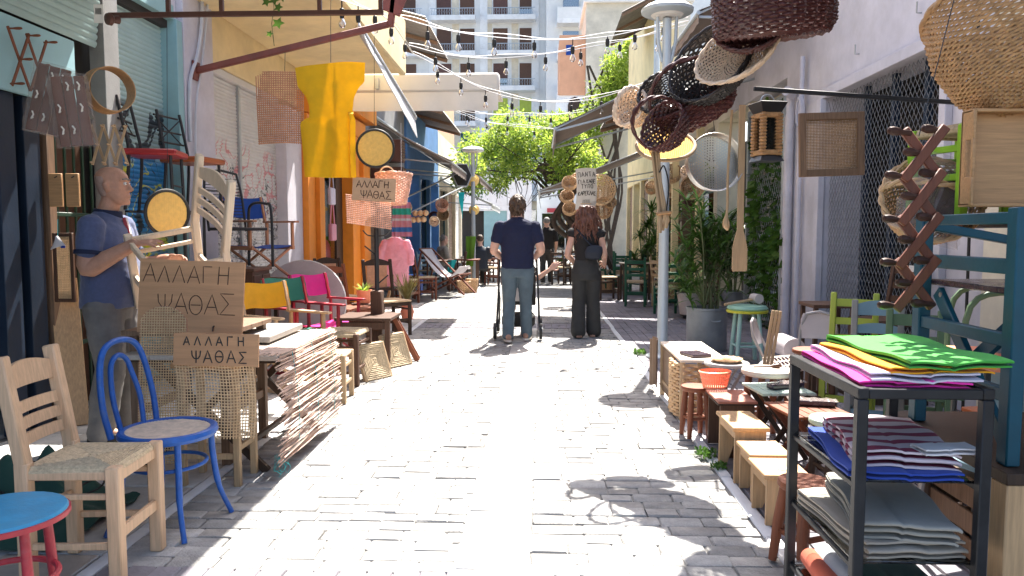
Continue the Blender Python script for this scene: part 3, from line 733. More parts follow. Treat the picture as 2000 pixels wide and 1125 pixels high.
awning('awning', 'wide brown awning in front of the blue building', -3.25, -1.5, 18.4, 23.2, 3.55, 2.75, 'awning_brown')
awning('awning', 'faded awning at the cream building far down the street', -3.25, -1.6, 24.3, 29.5, 3.1, 2.3, 'awning_grey')
# air-conditioner / wooden boxes on the brown shop
for i, (yy, zz, lb) in enumerate(((14.55, 2.72, 'upper dark louvred air conditioner box above the pink sweater'), (14.65, 2.2, 'lower dark louvred box under the upper one'))):
    T = thing('louvre_box', lb, 'air conditioner', (-3.0, yy, zz))
    MB().box((0, 0, .21), (.62, .36, .42)).build('casing', 'brown_metal', T)
    for k in range(7): MB().box((.315, 0, .05 + k * .053), (.02, .34, .03), Matrix.Rotation(.5, 3, 'Y')).build('louvre_slat', 'weathered', T)
lp = thing('floodlight', 'grey floodlight on a square wall plate near the round cane seat', 'lamp', (-3.1, 13.8, 2.95))
MB().box((-.03, 0, 0), (.04, .3, .34)).build('wall_plate', 'metal_grey', lp); MB().tube([(0, 0, 0), (.12, -.03, -.02), (.3, -.06, -.05)], [.08, .1, .13], 12).build('lamp_head', 'lamp_grey', lp)

# ================================================================== RIGHT SIDE: white building with mesh doors
F = thing('white_building', 'white painted building with diamond mesh security doors', 'building', (3.2, 7, 0))
part(F, 'upper_wall', 'white_wall', bx(3.15, 3.6, 1.0, 9.75, 2.84, 8))
part(F, 'pier', 'white_wall', bx(3.15, 3.6, 5.32, 5.95, 0, 2.838))
part(F, 'pier', 'white_wall', bx(3.13, 3.6, 8.36, 9.75, 0, 2.838))
part(F, 'door_lintel', 'white_wall', bx(3.08, 3.149, 5.86, 8.40, 2.80, 2.90)); part(F, 'door_jamb', 'white_wall', bx(3.09, 3.149, 5.86, 5.96, 0, 2.797)); part(F, 'door_jamb', 'white_wall', bx(3.06, 3.129, 8.34, 8.46, 0, 2.797))
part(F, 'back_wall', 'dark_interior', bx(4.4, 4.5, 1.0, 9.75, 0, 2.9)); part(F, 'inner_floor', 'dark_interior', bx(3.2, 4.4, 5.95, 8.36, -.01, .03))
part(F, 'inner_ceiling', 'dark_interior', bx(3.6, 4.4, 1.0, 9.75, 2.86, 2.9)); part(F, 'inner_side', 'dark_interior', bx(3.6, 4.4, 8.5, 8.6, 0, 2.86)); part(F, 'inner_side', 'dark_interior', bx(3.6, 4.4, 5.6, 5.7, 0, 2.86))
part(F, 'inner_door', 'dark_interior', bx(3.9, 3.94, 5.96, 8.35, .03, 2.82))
for yy in (6.55, 7.15, 7.75): part(F, 'door_frame', 'navy_door', bx(3.30, 3.36, yy, yy + .06, .03, 2.82))
part(F, 'security_mesh', 'mesh_grey', diamond(3.18, 5.96, 8.34, .03, 2.8, .075, .095, .003), kind='stuff', smooth=False)
part(F, 'beige_pier', 'cream_wall', bx(3.1, 3.6, 4.9, 5.31, 0, 2.838))
part(F, 'cable', 'black_rubber', MB().tube([(3.075, 5.42, 0), (3.075, 5.44, 1.4), (3.075, 5.45, 4.5)], .012, 6))
part(F, 'drain_pipe', 'white_wall', MB().tube([(3.07, 9.35, 0), (3.07, 9.35, 3.05)], .05, 12)); part(F, 'drain_pipe', 'white_wall', MB().tube([(3.08, 9.0, 0), (3.08, 9.0, 2.2), (3.08, 9.0, 3.4)], .03, 10))
part(F, 'valve', 'white_wall', MB().tube([(3.04, 9.2, 3.0), (2.94, 9.12, 3.03)], .06, 12))
part(F, 'cable_coil', 'white_wall', MB().tube([(3.05 + .02 * math.sin(i), 8.95 + .08 * math.cos(i * .7), 2.75 + .17 * math.sin(i * .7)) for i in range(60)], .012, 5))
for yy, zz in ((6.4, 3.15), (7.6, 3.1), (8.0, 3.75), (6.9, 3.5)):
    part(F, 'hook', 'metal_grey', MB().tube([(3.15, yy, zz), (3.11, yy, zz), (3.11, yy, zz + .09)], .007, 5))
RA = thing('shade_awning', 'unseen flat awning added to shade the goods beside the near white wall', 'awning', (3.1, 2.5, 2.75)); part(RA, 'fabric', 'awning_brown', bx(1.5, 3.14, .6, 4.15, 2.92, 2.94))  # out of view, added to darken the near right corner
for yy in (.62, 2.4, 4.13): part(RA, 'rail', 'dark_steel', MB().bar((3.14, yy, 2.89), (1.5, yy, 2.89), .03, .03))
part(RA, 'front_rail', 'dark_steel', MB().bar((1.5, .6, 2.86), (1.5, 4.15, 2.86), .03, .03))
# ivy gate bay
I_ = thing('mesh_gate', 'tall diamond mesh gate with ivy growing behind it', 'gate', (3.15, 10.6, 0))
part(I_, 'wire_mesh', 'metal_grey', diamond(3.16, 9.78, 11.4, .03, 3.1, .09, .13, .004), kind='stuff', smooth=False)
for yy in (9.77, 11.42): part(I_, 'gate_post', 'metal_grey', bx(3.12, 3.2, yy - .03, yy + .03, 0, 3.15))
part(I_, 'gate_rail', 'metal_grey', bx(3.13, 3.19, 9.805, 11.385, 3.06, 3.12))
G = shop('ochre_building', 'ochre building with timber posts under the brown awnings at right', 3.2, 11.5, 18.0, 3, 'cream_wall', ['open', 'glass'], 3, 3.3, 4.7, sgn=-1)
shop('pale_yellow_building', 'pale yellow house with small upper window behind the street lamp', 3.25, 20.5, 28.0, 3, 'yellow_wall', ['open', 'brown'], 4, 3.0, 8.2, sgn=-1)
q = thing('timber_post', 'yellow timber post nearest the striped banner', 'post', (2.55, 14.2, 0)); MB().box((0, 0, 1.7), (.12, .12, 3.4)).build('post', 'yellow_wall', q)
q.name = 'timber_post'
dup(q, (2.5, 15.6, 0), label='yellow timber post further back under the brown awning'); dup(q, (2.75, 13.0, 0), label='yellow timber post closest to the palm pots')
awning('awning', 'big dark brown awning sloping down over the street at right', 3.15, .22, 11.2, 13.6, 4.35, 2.92, 'awning_brown', .22)
awning('awning', 'brown awning over the mesh gate and pot plants at right', 3.1, 1.79, 8.7, 11.12, 4.5, 3.86, 'awning_brown', .14)
awning('awning', 'second brown awning beyond the big one, lower', 3.15, -.02, 16.6, 19.4, 3.55, 2.3, 'awning_brown', .12)
tin('tin_roof', 'grey corrugated roof above the pale yellow house', 3.6, 2.2, 20.6, 24, 8.0, 7.3, 'tin_roof')
tin('tin_roof', 'corrugated canopy roof between the two brown awnings', 3.3, 1.3, 13.8, 16.4, 4.1, 3.6, 'tin_roof')
# lilac upper wall with sloping roof edge beside the lamp
pr = thing('gable_wall', 'lilac rendered wall rising behind the hanging baskets', 'wall', (3.2, 10.6, 3.2)); part(pr, 'wall', 'white_wall', bx(3.16, 3.55, 9.76, 12.6, 3.32, 8))
pr2 = thing('vertical_pipe', 'tall blue-grey drain pipe beside the lamp head', 'pipe', (2.9, 17.9, 3)); part(pr2, 'pipe', 'lamp_grey', MB().tube([(2.75, 18.0, 3.3), (2.75, 18.0, 9)], .07, 10))

# ================================================================== FAR BUILDINGS
def apartment():
    T = thing('apartment_block', 'pale blue-grey apartment block with rows of white balconies closing the street', 'building', (-5, 66, 0))
    Y = 66.0; part(T, 'facade', 'pale_blue_wall', bx(-13.0, 2.2, Y, Y + 6, 4.2, 25.5))
    part(T, 'ground_floor_wall', 'cream_wall', bx(-13, .35, Y + 1.2, Y + 6, 0, 4.2))
    for xx in (-12.8, -9.8, -6.4, -3.0, .1): part(T, 'column', 'balcony_white', bx(xx - .25, xx + .25, Y - .02, Y + .6, 0, 4.19))
    for xx in (-4.75, -.25, -9.25): part(T, 'pilaster', 'balcony_white', bx(xx - .55, xx + .1, Y - .12, Y - .003, 4.2, 25.5))
    for k in range(3): part(T, 'shop_window', 'window_glass', bx(-9.5 + 3.4 * k, -6.8 + 3.4 * k, Y + 1.15, Y + 1.19, .3, 3.4))
    for f in range(7):
        z = 5.05 + 3.0 * f
        for (xa, xb, wins) in ((-9.55, -5.65, (-9.1, -7.05)), (-4.6, -.45, (-4.15, -1.85)), (-13.0, -10.2, (-12.2,))):
            sl = part(T, 'balcony', 'balcony_white', bx(xa, xb, Y - 1.1, Y - .004, z - .42, z))
            rl = MB()
            rl.join(bx(xa + .03, xb - .03, Y - 1.08, Y - 1.05, z + .55, z + .6, 0))
            for j in range(int((xb - xa) / .22)):
                xx = xa + .1 + j * .22
                rl.tube([(xx, Y - 1.065, z), (xx + .11, Y - 1.065, z + .28), (xx, Y - 1.065, z + .56)], .014, 3, caps=False)
                rl.tube([(xx + .11, Y - 1.065, z), (xx, Y - 1.065, z + .28), (xx + .11, Y - 1.065, z + .56)], .014, 3, caps=False)
            rl.build('balcony_railing', 'metal_grey', sl, smooth=False); kids(sl)[-1].location = -T.location
            for wx in wins:
                shade = ['brown_wood', 'dark_interior', 'lime_dull', 'teal_paint'][0 if f > 2 else (2 if f == 2 and xa > -5 else 3 if f < 2 else 0)]
                if f in (3, 5) and wx in (-9.1, -4.15): shade = 'brown_metal'
                w = part(T, 'window', 'balcony_white', bx(wx - .06, wx + 1.32, Y - .05, Y - .002, z + .003, z + 2.16))
                zb = z + (.06 if (f * 7 + int(wx * 3)) % 3 else .75); part(T, 'dark_pane', 'window_glass', bx(wx, wx + 1.26, Y - .07, Y - .053, z + .06, z + 2.1)); q = bx(wx, wx + 1.26, Y - .1, Y - .072, zb, z + 2.1); q.build('roller_blind', MAT[shade], w); kids(w)[-1].location = -T.location
                part(T, 'wall_panel', 'cream_wall', bx(wx - .7, wx - .1, Y - .03, Y - .003, z + .01, z + 2.5))
    return T
apartment()
T = thing('blue_white_block', 'blue-white apartment block behind the beige building', 'building', (6, 62, 0))
part(T, 'facade', 'pale_blue_wall', bx(.45, 14, 62, 65.9, 0, 26))
for f in range(8):
    z = 4 + 2.9 * f
    sl = part(T, 'balcony', 'balcony_white', bx(1.3, 9, 60.8, 61.99, z - .35, z))
    q = bx(1.32, 8.98, 60.82, 60.86, z + .003, z + .9); q.build('balcony_glass', 'pale_blue_wall', sl); kids(sl)[-1].location = -T.location
    for wx in (1.8, 4.2, 6.6): part(T, 'window', 'window_glass', bx(wx, wx + 1.3, 61.95, 61.998, z + .1, z + 2.2))
T = thing('beige_house', 'beige house with terracotta corner bay and arched window', 'building', (4, 46, 0))
part(T, 'facade', 'cream_wall', bx(2.75, 9, 46, 52, 0, 15.2)); part(T, 'roof_edge', 'balcony_white', bx(2.6, 9.2, 45.7, 52, 15.2, 15.5))
part(T, 'bay_wall', 'terracotta_wall', bx(1.15, 2.74, 46.3, 51, 9.8, 13.4)); part(T, 'lower_bay', 'balcony_white', bx(1.0, 2.74, 46.4, 51, 0, 9.8))
aw = MB().prism([(-.42, 0), (.42, 0), (.42, 1.6), (.3, 1.95), (0, 2.1), (-.3, 1.95), (-.42, 1.6)], .06, Matrix.Translation((2.1, 46.36, 7.6)) @ Matrix.Rotation(R(90), 4, 'X'))
w = part(T, 'arched_window', 'walnut', aw)
for zz in (3.5, 6.5): part(T, 'window', 'window_glass', bx(1.4, 2.3, 46.35, 46.398, zz, zz + 1.7))
part(T, 'small_window', 'royal_blue', bx(1.55, 1.95, 46.25, 46.299, 12.2, 12.8))
T = thing('end_shopfront', 'pale shopfront with glass door at the far end of the street', 'shopfront', (1.5, 44, 0))
part(T, 'wall', 'pale_blue_wall', bx(-.2, 3.2, 44, 44.4, 2.5, 5.5)); part(T, 'pier', 'pale_blue_wall', bx(-.2, .1, 43.98, 44.4, 0, 2.497)); part(T, 'pier', 'pale_blue_wall', bx(2.9, 3.2, 43.98, 44.4, 0, 2.497))
part(T, 'glass', 'window_glass', bx(.12, 2.88, 44.1, 44.12, 0, 2.49)); part(T, 'sign_strip', 'red_paint', bx(.4, 2.4, 43.9, 43.99, 2.55, 2.8)); part(T, 'back_wall', 'dark_interior', bx(-.2, 3.2, 45, 45.1, 0, 2.5))
part(T, 'mullion', 'metal_grey', bx(1.45, 1.52, 44.05, 44.098, 0, 2.49))
T = thing('end_kiosk', 'low white building with teal doors at the far left end', 'building', (-3, 42, 0))
part(T, 'wall', 'balcony_white', bx(-4.6, -.5, 42, 43, 2.6, 4.6)); part(T, 'pier', 'balcony_white', bx(-.9, -.5, 41.98, 43, 0, 2.597)); part(T, 'teal_door', 'teal_wall', bx(-3.2, -1.9, 42.1, 42.2, 0, 2.59)); part(T, 'brown_door', 'brown_wood', bx(-1.7, -.92, 42.1, 42.2, 0, 2.59)); part(T, 'pier', 'balcony_white', bx(-1.88, -1.72, 41.99, 43, 0, 2.596)); part(T, 'back_wall', 'dark_interior', bx(-4.6, -3.21, 42.4, 42.5, 0, 2.6))
# ================================================================== FURNITURE AND GOODS BUILDERS
def slat(x, y0, y1, z0, z1, bow=.02, arch=0.0, t=.016, lean=0.0, n=10):
    q = MB()
    def fn(a, b):
        yy = y0 + (y1 - y0) * a; zz = z0 + (z1 + arch * math.sin(a * math.pi) - z0) * b
        return (x - bow * (1 - (2 * a - 1) ** 2) - lean * (zz - z0) + t / 2, yy, zz)
    return q.grid(fn, n, 2, t)
def rush_seat(w, d, z, n=12, dip=.008):
    # w along Y, d along X
    q = MB(); r = min(w, d) / 2 / n
    for i in range(n):
        f = 1 - (i + .5) / n; hx, hy = d / 2 * f, w / 2 * f
        zz = z - dip * (1 - f) + random.uniform(-.001, .001)
        P = []
        for (a, b) in (((-hx, -hy), (hx, -hy)), ((hx, -hy), (hx, hy)), ((hx, hy), (-hx, hy)), ((-hx, hy), (-hx, -hy))):
            for k in range(5):
                t = k / 5; P.append((a[0] + (b[0] - a[0]) * t + random.uniform(-.001, .001), a[1] + (b[1] - a[1]) * t, zz + random.uniform(-.0012, .0012)))
        q.tube(P, r * .78, 5, closed=True, rz=r * .9)
    q.box((0, 0, z - .012), (d * .97, w * .97, .014))
    for s in (-1, 1):
        q.tube([(s * (d / 2 - .004), -w / 2, z - .012), (s * (d / 2 - .004), w / 2, z - .012)], .016, 8)
        q.tube([(-d / 2, s * (w / 2 - .004), z - .012), (d / 2, s * (w / 2 - .004), z - .012)], .016, 8)
    return q
def ladder_chair(name, label, loc, rz, wood, seatmat='straw', w=.38, d=.36, hs=.45, hb=.87, lw=.036, slats=((.70, .80, .03), (.60, .645, 0), (.53, .575, 0)), group=None, rot=None, seat='rush', rails=None, slatmat=None, postmat=None):
    T = thing(name, label, 'chair', loc, rz, group, rot)
    pm = postmat or wood; lean = .16; xr = -d / 2
    for s in (-1, 1):
        MB().bar((d / 2, s * (w / 2), 0), (d / 2, s * (w / 2), hs + .015), lw, lw, up=(1, 0, 0), bev=.005).build('leg', pm, T)
        q = MB().bar((xr, s * (w / 2 - .01), 0), (xr, s * (w / 2 - .01), hs + .03), lw, lw, up=(1, 0, 0), bev=.005)
        q.bar((xr, s * (w / 2 - .01), hs + .02), (xr - lean * (hb - hs), s * (w / 2 - .01), hb), lw, lw * .95, up=(1, 0, 0), bev=.006)
        q.build('rear_post', pm, T)
        MB().bar((xr, s * (w / 2 - .005), .16), (d / 2, s * w / 2, .16), .018, .026).build('stretcher', wood, T)
        MB().bar((xr, s * (w / 2 - .005), hs - .1), (d / 2, s * w / 2, hs - .1), .018, .022).build('stretcher', wood, T)
        MB().bar((xr, s * (w / 2 - .005), hs - .02), (d / 2, s * w / 2, hs - .02), .022, .03).build('seat_rail', wood, T)
    MB().bar((d / 2, -w / 2, .20), (d / 2, w / 2, .20), .02, .045).build('stretcher', wood, T)
    MB().bar((d / 2, -w / 2, hs - .03), (d / 2, w / 2, hs - .03), .022, .04).build('seat_rail', wood, T)
    MB().bar((xr, -w / 2, .26), (xr, w / 2, .26), .02, .03).build('stretcher', wood, T)
    for (z0, z1, ar) in slats:
        slat(xr - lean * (z0 - hs), -w / 2 + .015, w / 2 - .015, z0, z1, .02, ar, .014, lean).build('back_slat', slatmat or wood, T)
    if seat == 'rush': rush_seat(w - .01, d - .005, hs + .004).build('seat', seatmat, T)
    elif seat: MB().box((0.01, 0, hs + .012), (d + .04, w + .02, .024), None, .01).build('seat', seatmat, T)
    return T
def rush_stool(name, label, loc, rz, wood, seatmat='straw', w=.3, d=.3, h=.4, lw=.04, group=None):
    T = thing(name, label, 'stool', loc, rz, group)
    for sx in (-1, 1):
        for sy in (-1, 1): MB().bar((sx * d / 2, sy * w / 2, 0), (sx * d / 2, sy * w / 2, h), lw, lw, up=(1, 0, 0), bev=.006).build('leg', wood, T)
    for s in (-1, 1):
        for zz in (.12, h - .12):
            MB().bar((-d / 2, s * w / 2, zz), (d / 2, s * w / 2, zz), .02, .026).build('stretcher', wood, T)
            MB().bar((s * d / 2, -w / 2, zz + .03), (s * d / 2, w / 2, zz + .03), .02, .026).build('stretcher', wood, T)
    rush_seat(w - .005, d - .005, h - .005, 11).build('seat', seatmat, T)
    return T
def round_stool(name, label, loc, rz, legm, topm, r=.16, h=.45, splay=.05, nl=4, lr=.016, rim=None, group=None, ringz=None, cat='stool', tt=.03):
    T = thing(name, label, cat, loc, rz, group)
    MB().lathe([(0.0, h - tt), (r * .93, h - tt), (r, h - tt * .7), (r, h - tt * .25), (r * .97, h), (0.0, h + .003)], n=32).build('seat', topm, T)
    if rim: MB().lathe([(r * .98, h - tt), (r + .006, h - tt * .9), (r + .006, h - tt * .4), (r * .98, h - tt * .3)], n=32, cap=False).build('rim', rim, T)
    for k in range(nl):
        a = 2 * math.pi * (k + .5) / nl; c, s = math.cos(a), math.sin(a)
        r0, r1 = r * .72, r * .72 + splay
        MB().tube([(r0 * c, r0 * s, h - tt), ((r0 + r1) / 2 * c, (r0 + r1) / 2 * s, h / 2), (r1 * c, r1 * s, 0)], [lr, lr * 1.15, lr * .85], 10).build('leg', legm, T)
        if ringz is None:
            a2 = 2 * math.pi * (k + 1.5) / nl; f = r0 + (r1 - r0) * .6
            MB().tube([(f * c, f * s, h * .38), (f * math.cos(a2), f * math.sin(a2), h * .38)], lr * .6, 6).build('stretcher', legm, T)
    if ringz:
        f = r * .72 + splay * (1 - ringz / h)
        MB().tube([(f * math.cos(t * math.pi / 16), f * math.sin(t * math.pi / 16), ringz) for t in range(32)], lr * .75, 8, closed=True).build('stretcher_ring', legm, T)
    return T
def cane_strips(xl, xh, yl, yh, W, H, pitch, fn, r=.0016, double=True, diag=False, segs=14):
    """strands of cane over the outline; fn maps (x,y) to a point"""
    q = MB()
    offs = (-.0022, .0022) if double else (0,)
    i = 0; x = pitch / 2
    def strand(p0, p1, n, lift):
        pts = [V(fn(p0[0] + (p1[0] - p0[0]) * k / n, p0[1] + (p1[1] - p0[1]) * k / n, lift)) for k in range(n + 1)]
        q.tube(pts, r, 4, caps=False)
    while x < W:
        a, b = yl(x), yh(x)
        if b - a > pitch:
            for o in offs: strand((x + o, a), (x + o, b), segs, .0)
        x += pitch
    y = pitch / 2
    while y < H:
        a, b = xl(y), xh(y)
        if b - a > pitch:
            for o in offs: strand((a, y + o), (b, y + o), segs, .0025)
        y += pitch
    if diag:
        for sgn in (1, -1):
            c = -H
            while c < W + H:
                pts = []; 
                for k in range(0, 61):
                    yy = H * k / 60; xx = c + sgn * yy if sgn > 0 else c + yy * -1 + H
                    ok = 0 <= xx <= W and yl(xx) <= yy <= yh(xx) and xl(yy) <= xx <= xh(yy)
                    if ok: pts.append(V(fn(xx, yy, .004 + .0015 * sgn)))
                    else:
                        if len(pts) > 1: q.tube([pts[0], pts[-1]] if len(pts) < 4 else pts[::3] + [pts[-1]], r * .8, 3, caps=False)
                        pts = []
                if len(pts) > 1: q.tube(pts[::3] + [pts[-1]], r * .8, 3, caps=False)
                c += pitch
    return q
def cane_rect(W, H, pitch, fn, **k): return cane_strips(lambda y: 0, lambda y: W, lambda x: 0, lambda x: H, W, H, pitch, fn, **k)
def cane_disc(Rr, pitch, fn, **k):
    g_ = lambda t: math.sqrt(max(0, Rr * Rr - (t - Rr) ** 2))
    return cane_strips(lambda y: Rr - g_(y), lambda y: Rr + g_(y), lambda x: Rr - g_(x), lambda x: Rr + g_(x), 2 * Rr, 2 * Rr, pitch, fn, **k)
def basket(name, label, loc, rot, prof, mat, n=22, rows=14, sr=.005, sx=1.0, sy=1.0, handle=None, rimr=.012, group=None, cat='basket', hang=None, parent=None, wob=.3, bottom=True):
    """prof: radius at height, list of (r, z) from bottom to rim"""
    T = thing(name, label, cat, loc, 0, group, rot)
    def rad(z):
        for (r0, z0), (r1, z1) in zip(prof, prof[1:]):
            if z0 <= z <= z1: return r0 + (r1 - r0) * (z - z0) / max(1e-6, z1 - z0)
        return prof[-1][0]
    zt = prof[-1][1]; q = MB(); m_ = n * 2
    segl = [math.hypot(r1 - r0, z1 - z0) for (r0, z0), (r1, z1) in zip(prof, prof[1:])]; tot = sum(segl); rows = max(rows, int(tot / (sr * 2.3)))
    def at_len(s_):
        for (r0, z0), (r1, z1), l_ in zip(prof, prof[1:], segl):
            if s_ <= l_: return r0 + (r1 - r0) * s_ / l_, z0 + (z1 - z0) * s_ / l_
            s_ -= l_
        return prof[-1]
    for i in range(rows):
        r, z = at_len(tot * (i + .5) / rows)
        P = []
        for k in range(m_):
            a = 2 * math.pi * k / m_; off = sr * .9 * math.cos(k * math.pi + i * math.pi) + random.uniform(-wob, wob) * sr
            P.append(((r + off) * math.cos(a) * sx, (r + off) * math.sin(a) * sy, z + random.uniform(-wob, wob) * sr))
        q.tube(P, sr, 4, closed=True, rz=sr * 1.2)
    q.build('weave', mat, T)
    q = MB()
    for k in range(n):
        a = 2 * math.pi * (k + .25) / n
        q.tube([(rad(z) * math.cos(a) * sx, rad(z) * math.sin(a) * sy, z) for z in [zt * j / 6 for j in range(7)]], sr * .9, 4)
    q.build('stakes', mat, T)
    if bottom:
        q = MB(); r0 = prof[0][0]
        for i in range(max(3, int(r0 / (sr * 2.4)))):
            r = r0 * (1 - i / max(3, int(r0 / (sr * 2.4))))
            q.tube([(r * math.cos(t * math.pi / 14) * sx, r * math.sin(t * math.pi / 14) * sy, sr * .8 * math.cos(t * math.pi + i * math.pi)) for t in range(28)], sr, 4, closed=True)
        q.build('base', mat, T)
    q = MB(); rt = prof[-1][0]
    for ph in (0, math.pi):
        q.tube([((rt + rimr * .5 * math.cos(t * .9 + ph)) * math.cos(t * 2 * math.pi / 70) * sx, (rt + rimr * .5 * math.cos(t * .9 + ph)) * math.sin(t * 2 * math.pi / 70) * sy, zt + rimr * .5 * math.sin(t * .9 + ph)) for t in range(70)], rimr * .62, 5, closed=True)
    q.build('rim', mat, T)
    if handle:
        hh, wd = handle
        for ph in (0, math.pi):
            q = MB(); pts = []
            for k in range(33):
                a = math.pi * k / 32
                pts.append((rt * math.cos(a) * sx, .008 * math.cos(k * .8 + ph), zt + hh * math.sin(a) + .008 * math.sin(k * .8 + ph)))
            q.tube(pts, wd, 6)
            q.build('handle', mat, T)
    return T
# hand-painted capital letters as strokes in a unit box
GL = {
 'Α': [[(0, 0), (.36, 1), (.72, 0)], [(.14, .36), (.6, .36)]], 'Λ': [[(0, 0), (.36, 1), (.72, 0)]], 'Γ': [[(.05, 0), (.05, 1), (.6, 1)]],
 'Η': [[(.05, 0), (.05, 1)], [(.6, 0), (.6, 1)], [(.05, .52), (.6, .52)]],
 'Ψ': [[(0, 1), (.03, .6), (.18, .38), (.37, .32), (.56, .38), (.7, .6), (.74, 1)], [(.37, 1), (.37, 0)]],
 'Θ': [[(.36 + .34 * math.cos(t * math.pi / 9), .5 + .5 * math.sin(t * math.pi / 9)) for t in range(19)], [(.1, .5), (.62, .5)]],
 'Σ': [[(.68, 1), (.02, 1), (.42, .52), (.0, 0), (.74, 0)]], 'Π': [[(.03, 0), (.03, 1), (.65, 1), (.65, 0)]], 'Ν': [[(.03, 0), (.03, 1), (.62, 0), (.62, 1)]],
 'Τ': [[(0, 1), (.7, 1)], [(.35, 1), (.35, 0)]], 'Ι': [[(.2, 0), (.2, 1)]], 'Κ': [[(.05, 0), (.05, 1)], [(.6, 1), (.05, .48), (.62, 0)]],
 'Ε': [[(.6, 1), (.05, 1), (.05, 0), (.62, 0)], [(.05, .52), (.5, .52)]], 'Υ': [[(0, 1), (.35, .5), (.7, 1)], [(.35, .5), (.35, 0)]],
 'Ο': [[(.36 + .34 * math.cos(t * math.pi / 9), .5 + .5 * math.sin(t * math.pi / 9)) for t in range(19)]],
 'Ρ': [[(.05, 0), (.05, 1), (.45, 1), (.62, .88), (.62, .66), (.45, .52), (.05, .52)]],
}
def lettering(text, fn, x, y, h, adv, sw=.004, jit=.02, wf=1.0, rr=None):
    """strokes of text; fn(x, y, lift) maps board coordinates to a point"""
    q = MB(); rr = rr or random
    for ch in text:
        if ch == ' ': x += adv * .7; continue
        dy = rr.uniform(-jit, jit) * h; sc = 1 + rr.uniform(-jit, jit) * 2; sk = rr.uniform(-.04, .04)
        for st in GL[ch]:
            P = [V(fn(x + (a * wf + sk * b) * h * sc, y + dy + b * h * sc, .0012)) for a, b in st]
            Q = []
            for a, b in zip(P, P[1:]):
                for k in range(3): Q.append(a.lerp(b, k / 3))
            Q.append(P[-1])
            q.tube(Q, [sw * rr.uniform(.8, 1.15) for _ in Q], 5, rz=None)
        x += adv
    return q
def cloth_sheet(fn, nu, nv, t=.003): return MB().grid(fn, nu, nv, t)
def leafy(spread, count, size, rnd_, aspect=2.2, droop=.3):
    """leaf quads; spread() gives (point, outward direction)"""
    q = MB()
    for _ in range(count):
        p, d = spread(); s = size * rnd_.uniform(.6, 1.3)
        d = (d + V((rnd_.uniform(-.7, .7), rnd_.uniform(-.7, .7), rnd_.uniform(-.6, .5)))).normalized()
        u = d.cross(V((rnd_.uniform(-1, 1), rnd_.uniform(-1, 1), rnd_.uniform(-1, 1))))
        if u.length < 1e-3: continue
        u.normalize(); n_ = u.cross(d)
        a = p; b = p + d * s * .5 + u * s / aspect * .5 + n_ * s * .05; c = p + d * s - n_ * s * droop * .3; e = p + d * s * .5 - u * s / aspect * .5 + n_ * s * .05
        q.add([a, b, c, e], [(0, 1, 2), (0, 2, 3)])
    return q
def blades(n, L, w, spread, rnd_, origin=(0, 0, 0), arch=.6, segs=5, tilt=(.1, .9)):
    """strap leaves arching out of a crown"""
    q = MB(); o = V(origin)
    for _ in range(n):
        a = rnd_.uniform(0, 2 * math.pi); t = rnd_.uniform(*tilt); l = L * rnd_.uniform(.65, 1.15)
        hd = V((math.cos(a), math.sin(a), 0)); sd = V((-hd.y, hd.x, 0)); base = o + hd * rnd_.uniform(0, spread)
        pts = []
        for k in range(segs + 1):
            f = k / segs; ang = t + arch * f * rnd_.uniform(.8, 1.2)
            if k == 0: p = base
            else: p = pts[-1] + (hd * math.sin(ang) + V((0, 0, math.cos(ang)))) * (l / segs)
            pts.append(p)
        vs = []
        for k, p in enumerate(pts):
            f = k / segs; ww = w * (math.sin(min(1, f * 1.1 + .18) * math.pi) ** .6 if f < 1 else .02)
            vs += [p - sd * ww / 2, p + sd * ww / 2]
        q.add(vs, [(2 * k, 2 * k + 1, 2 * k + 3, 2 * k + 2) for k in range(segs)])
    return q
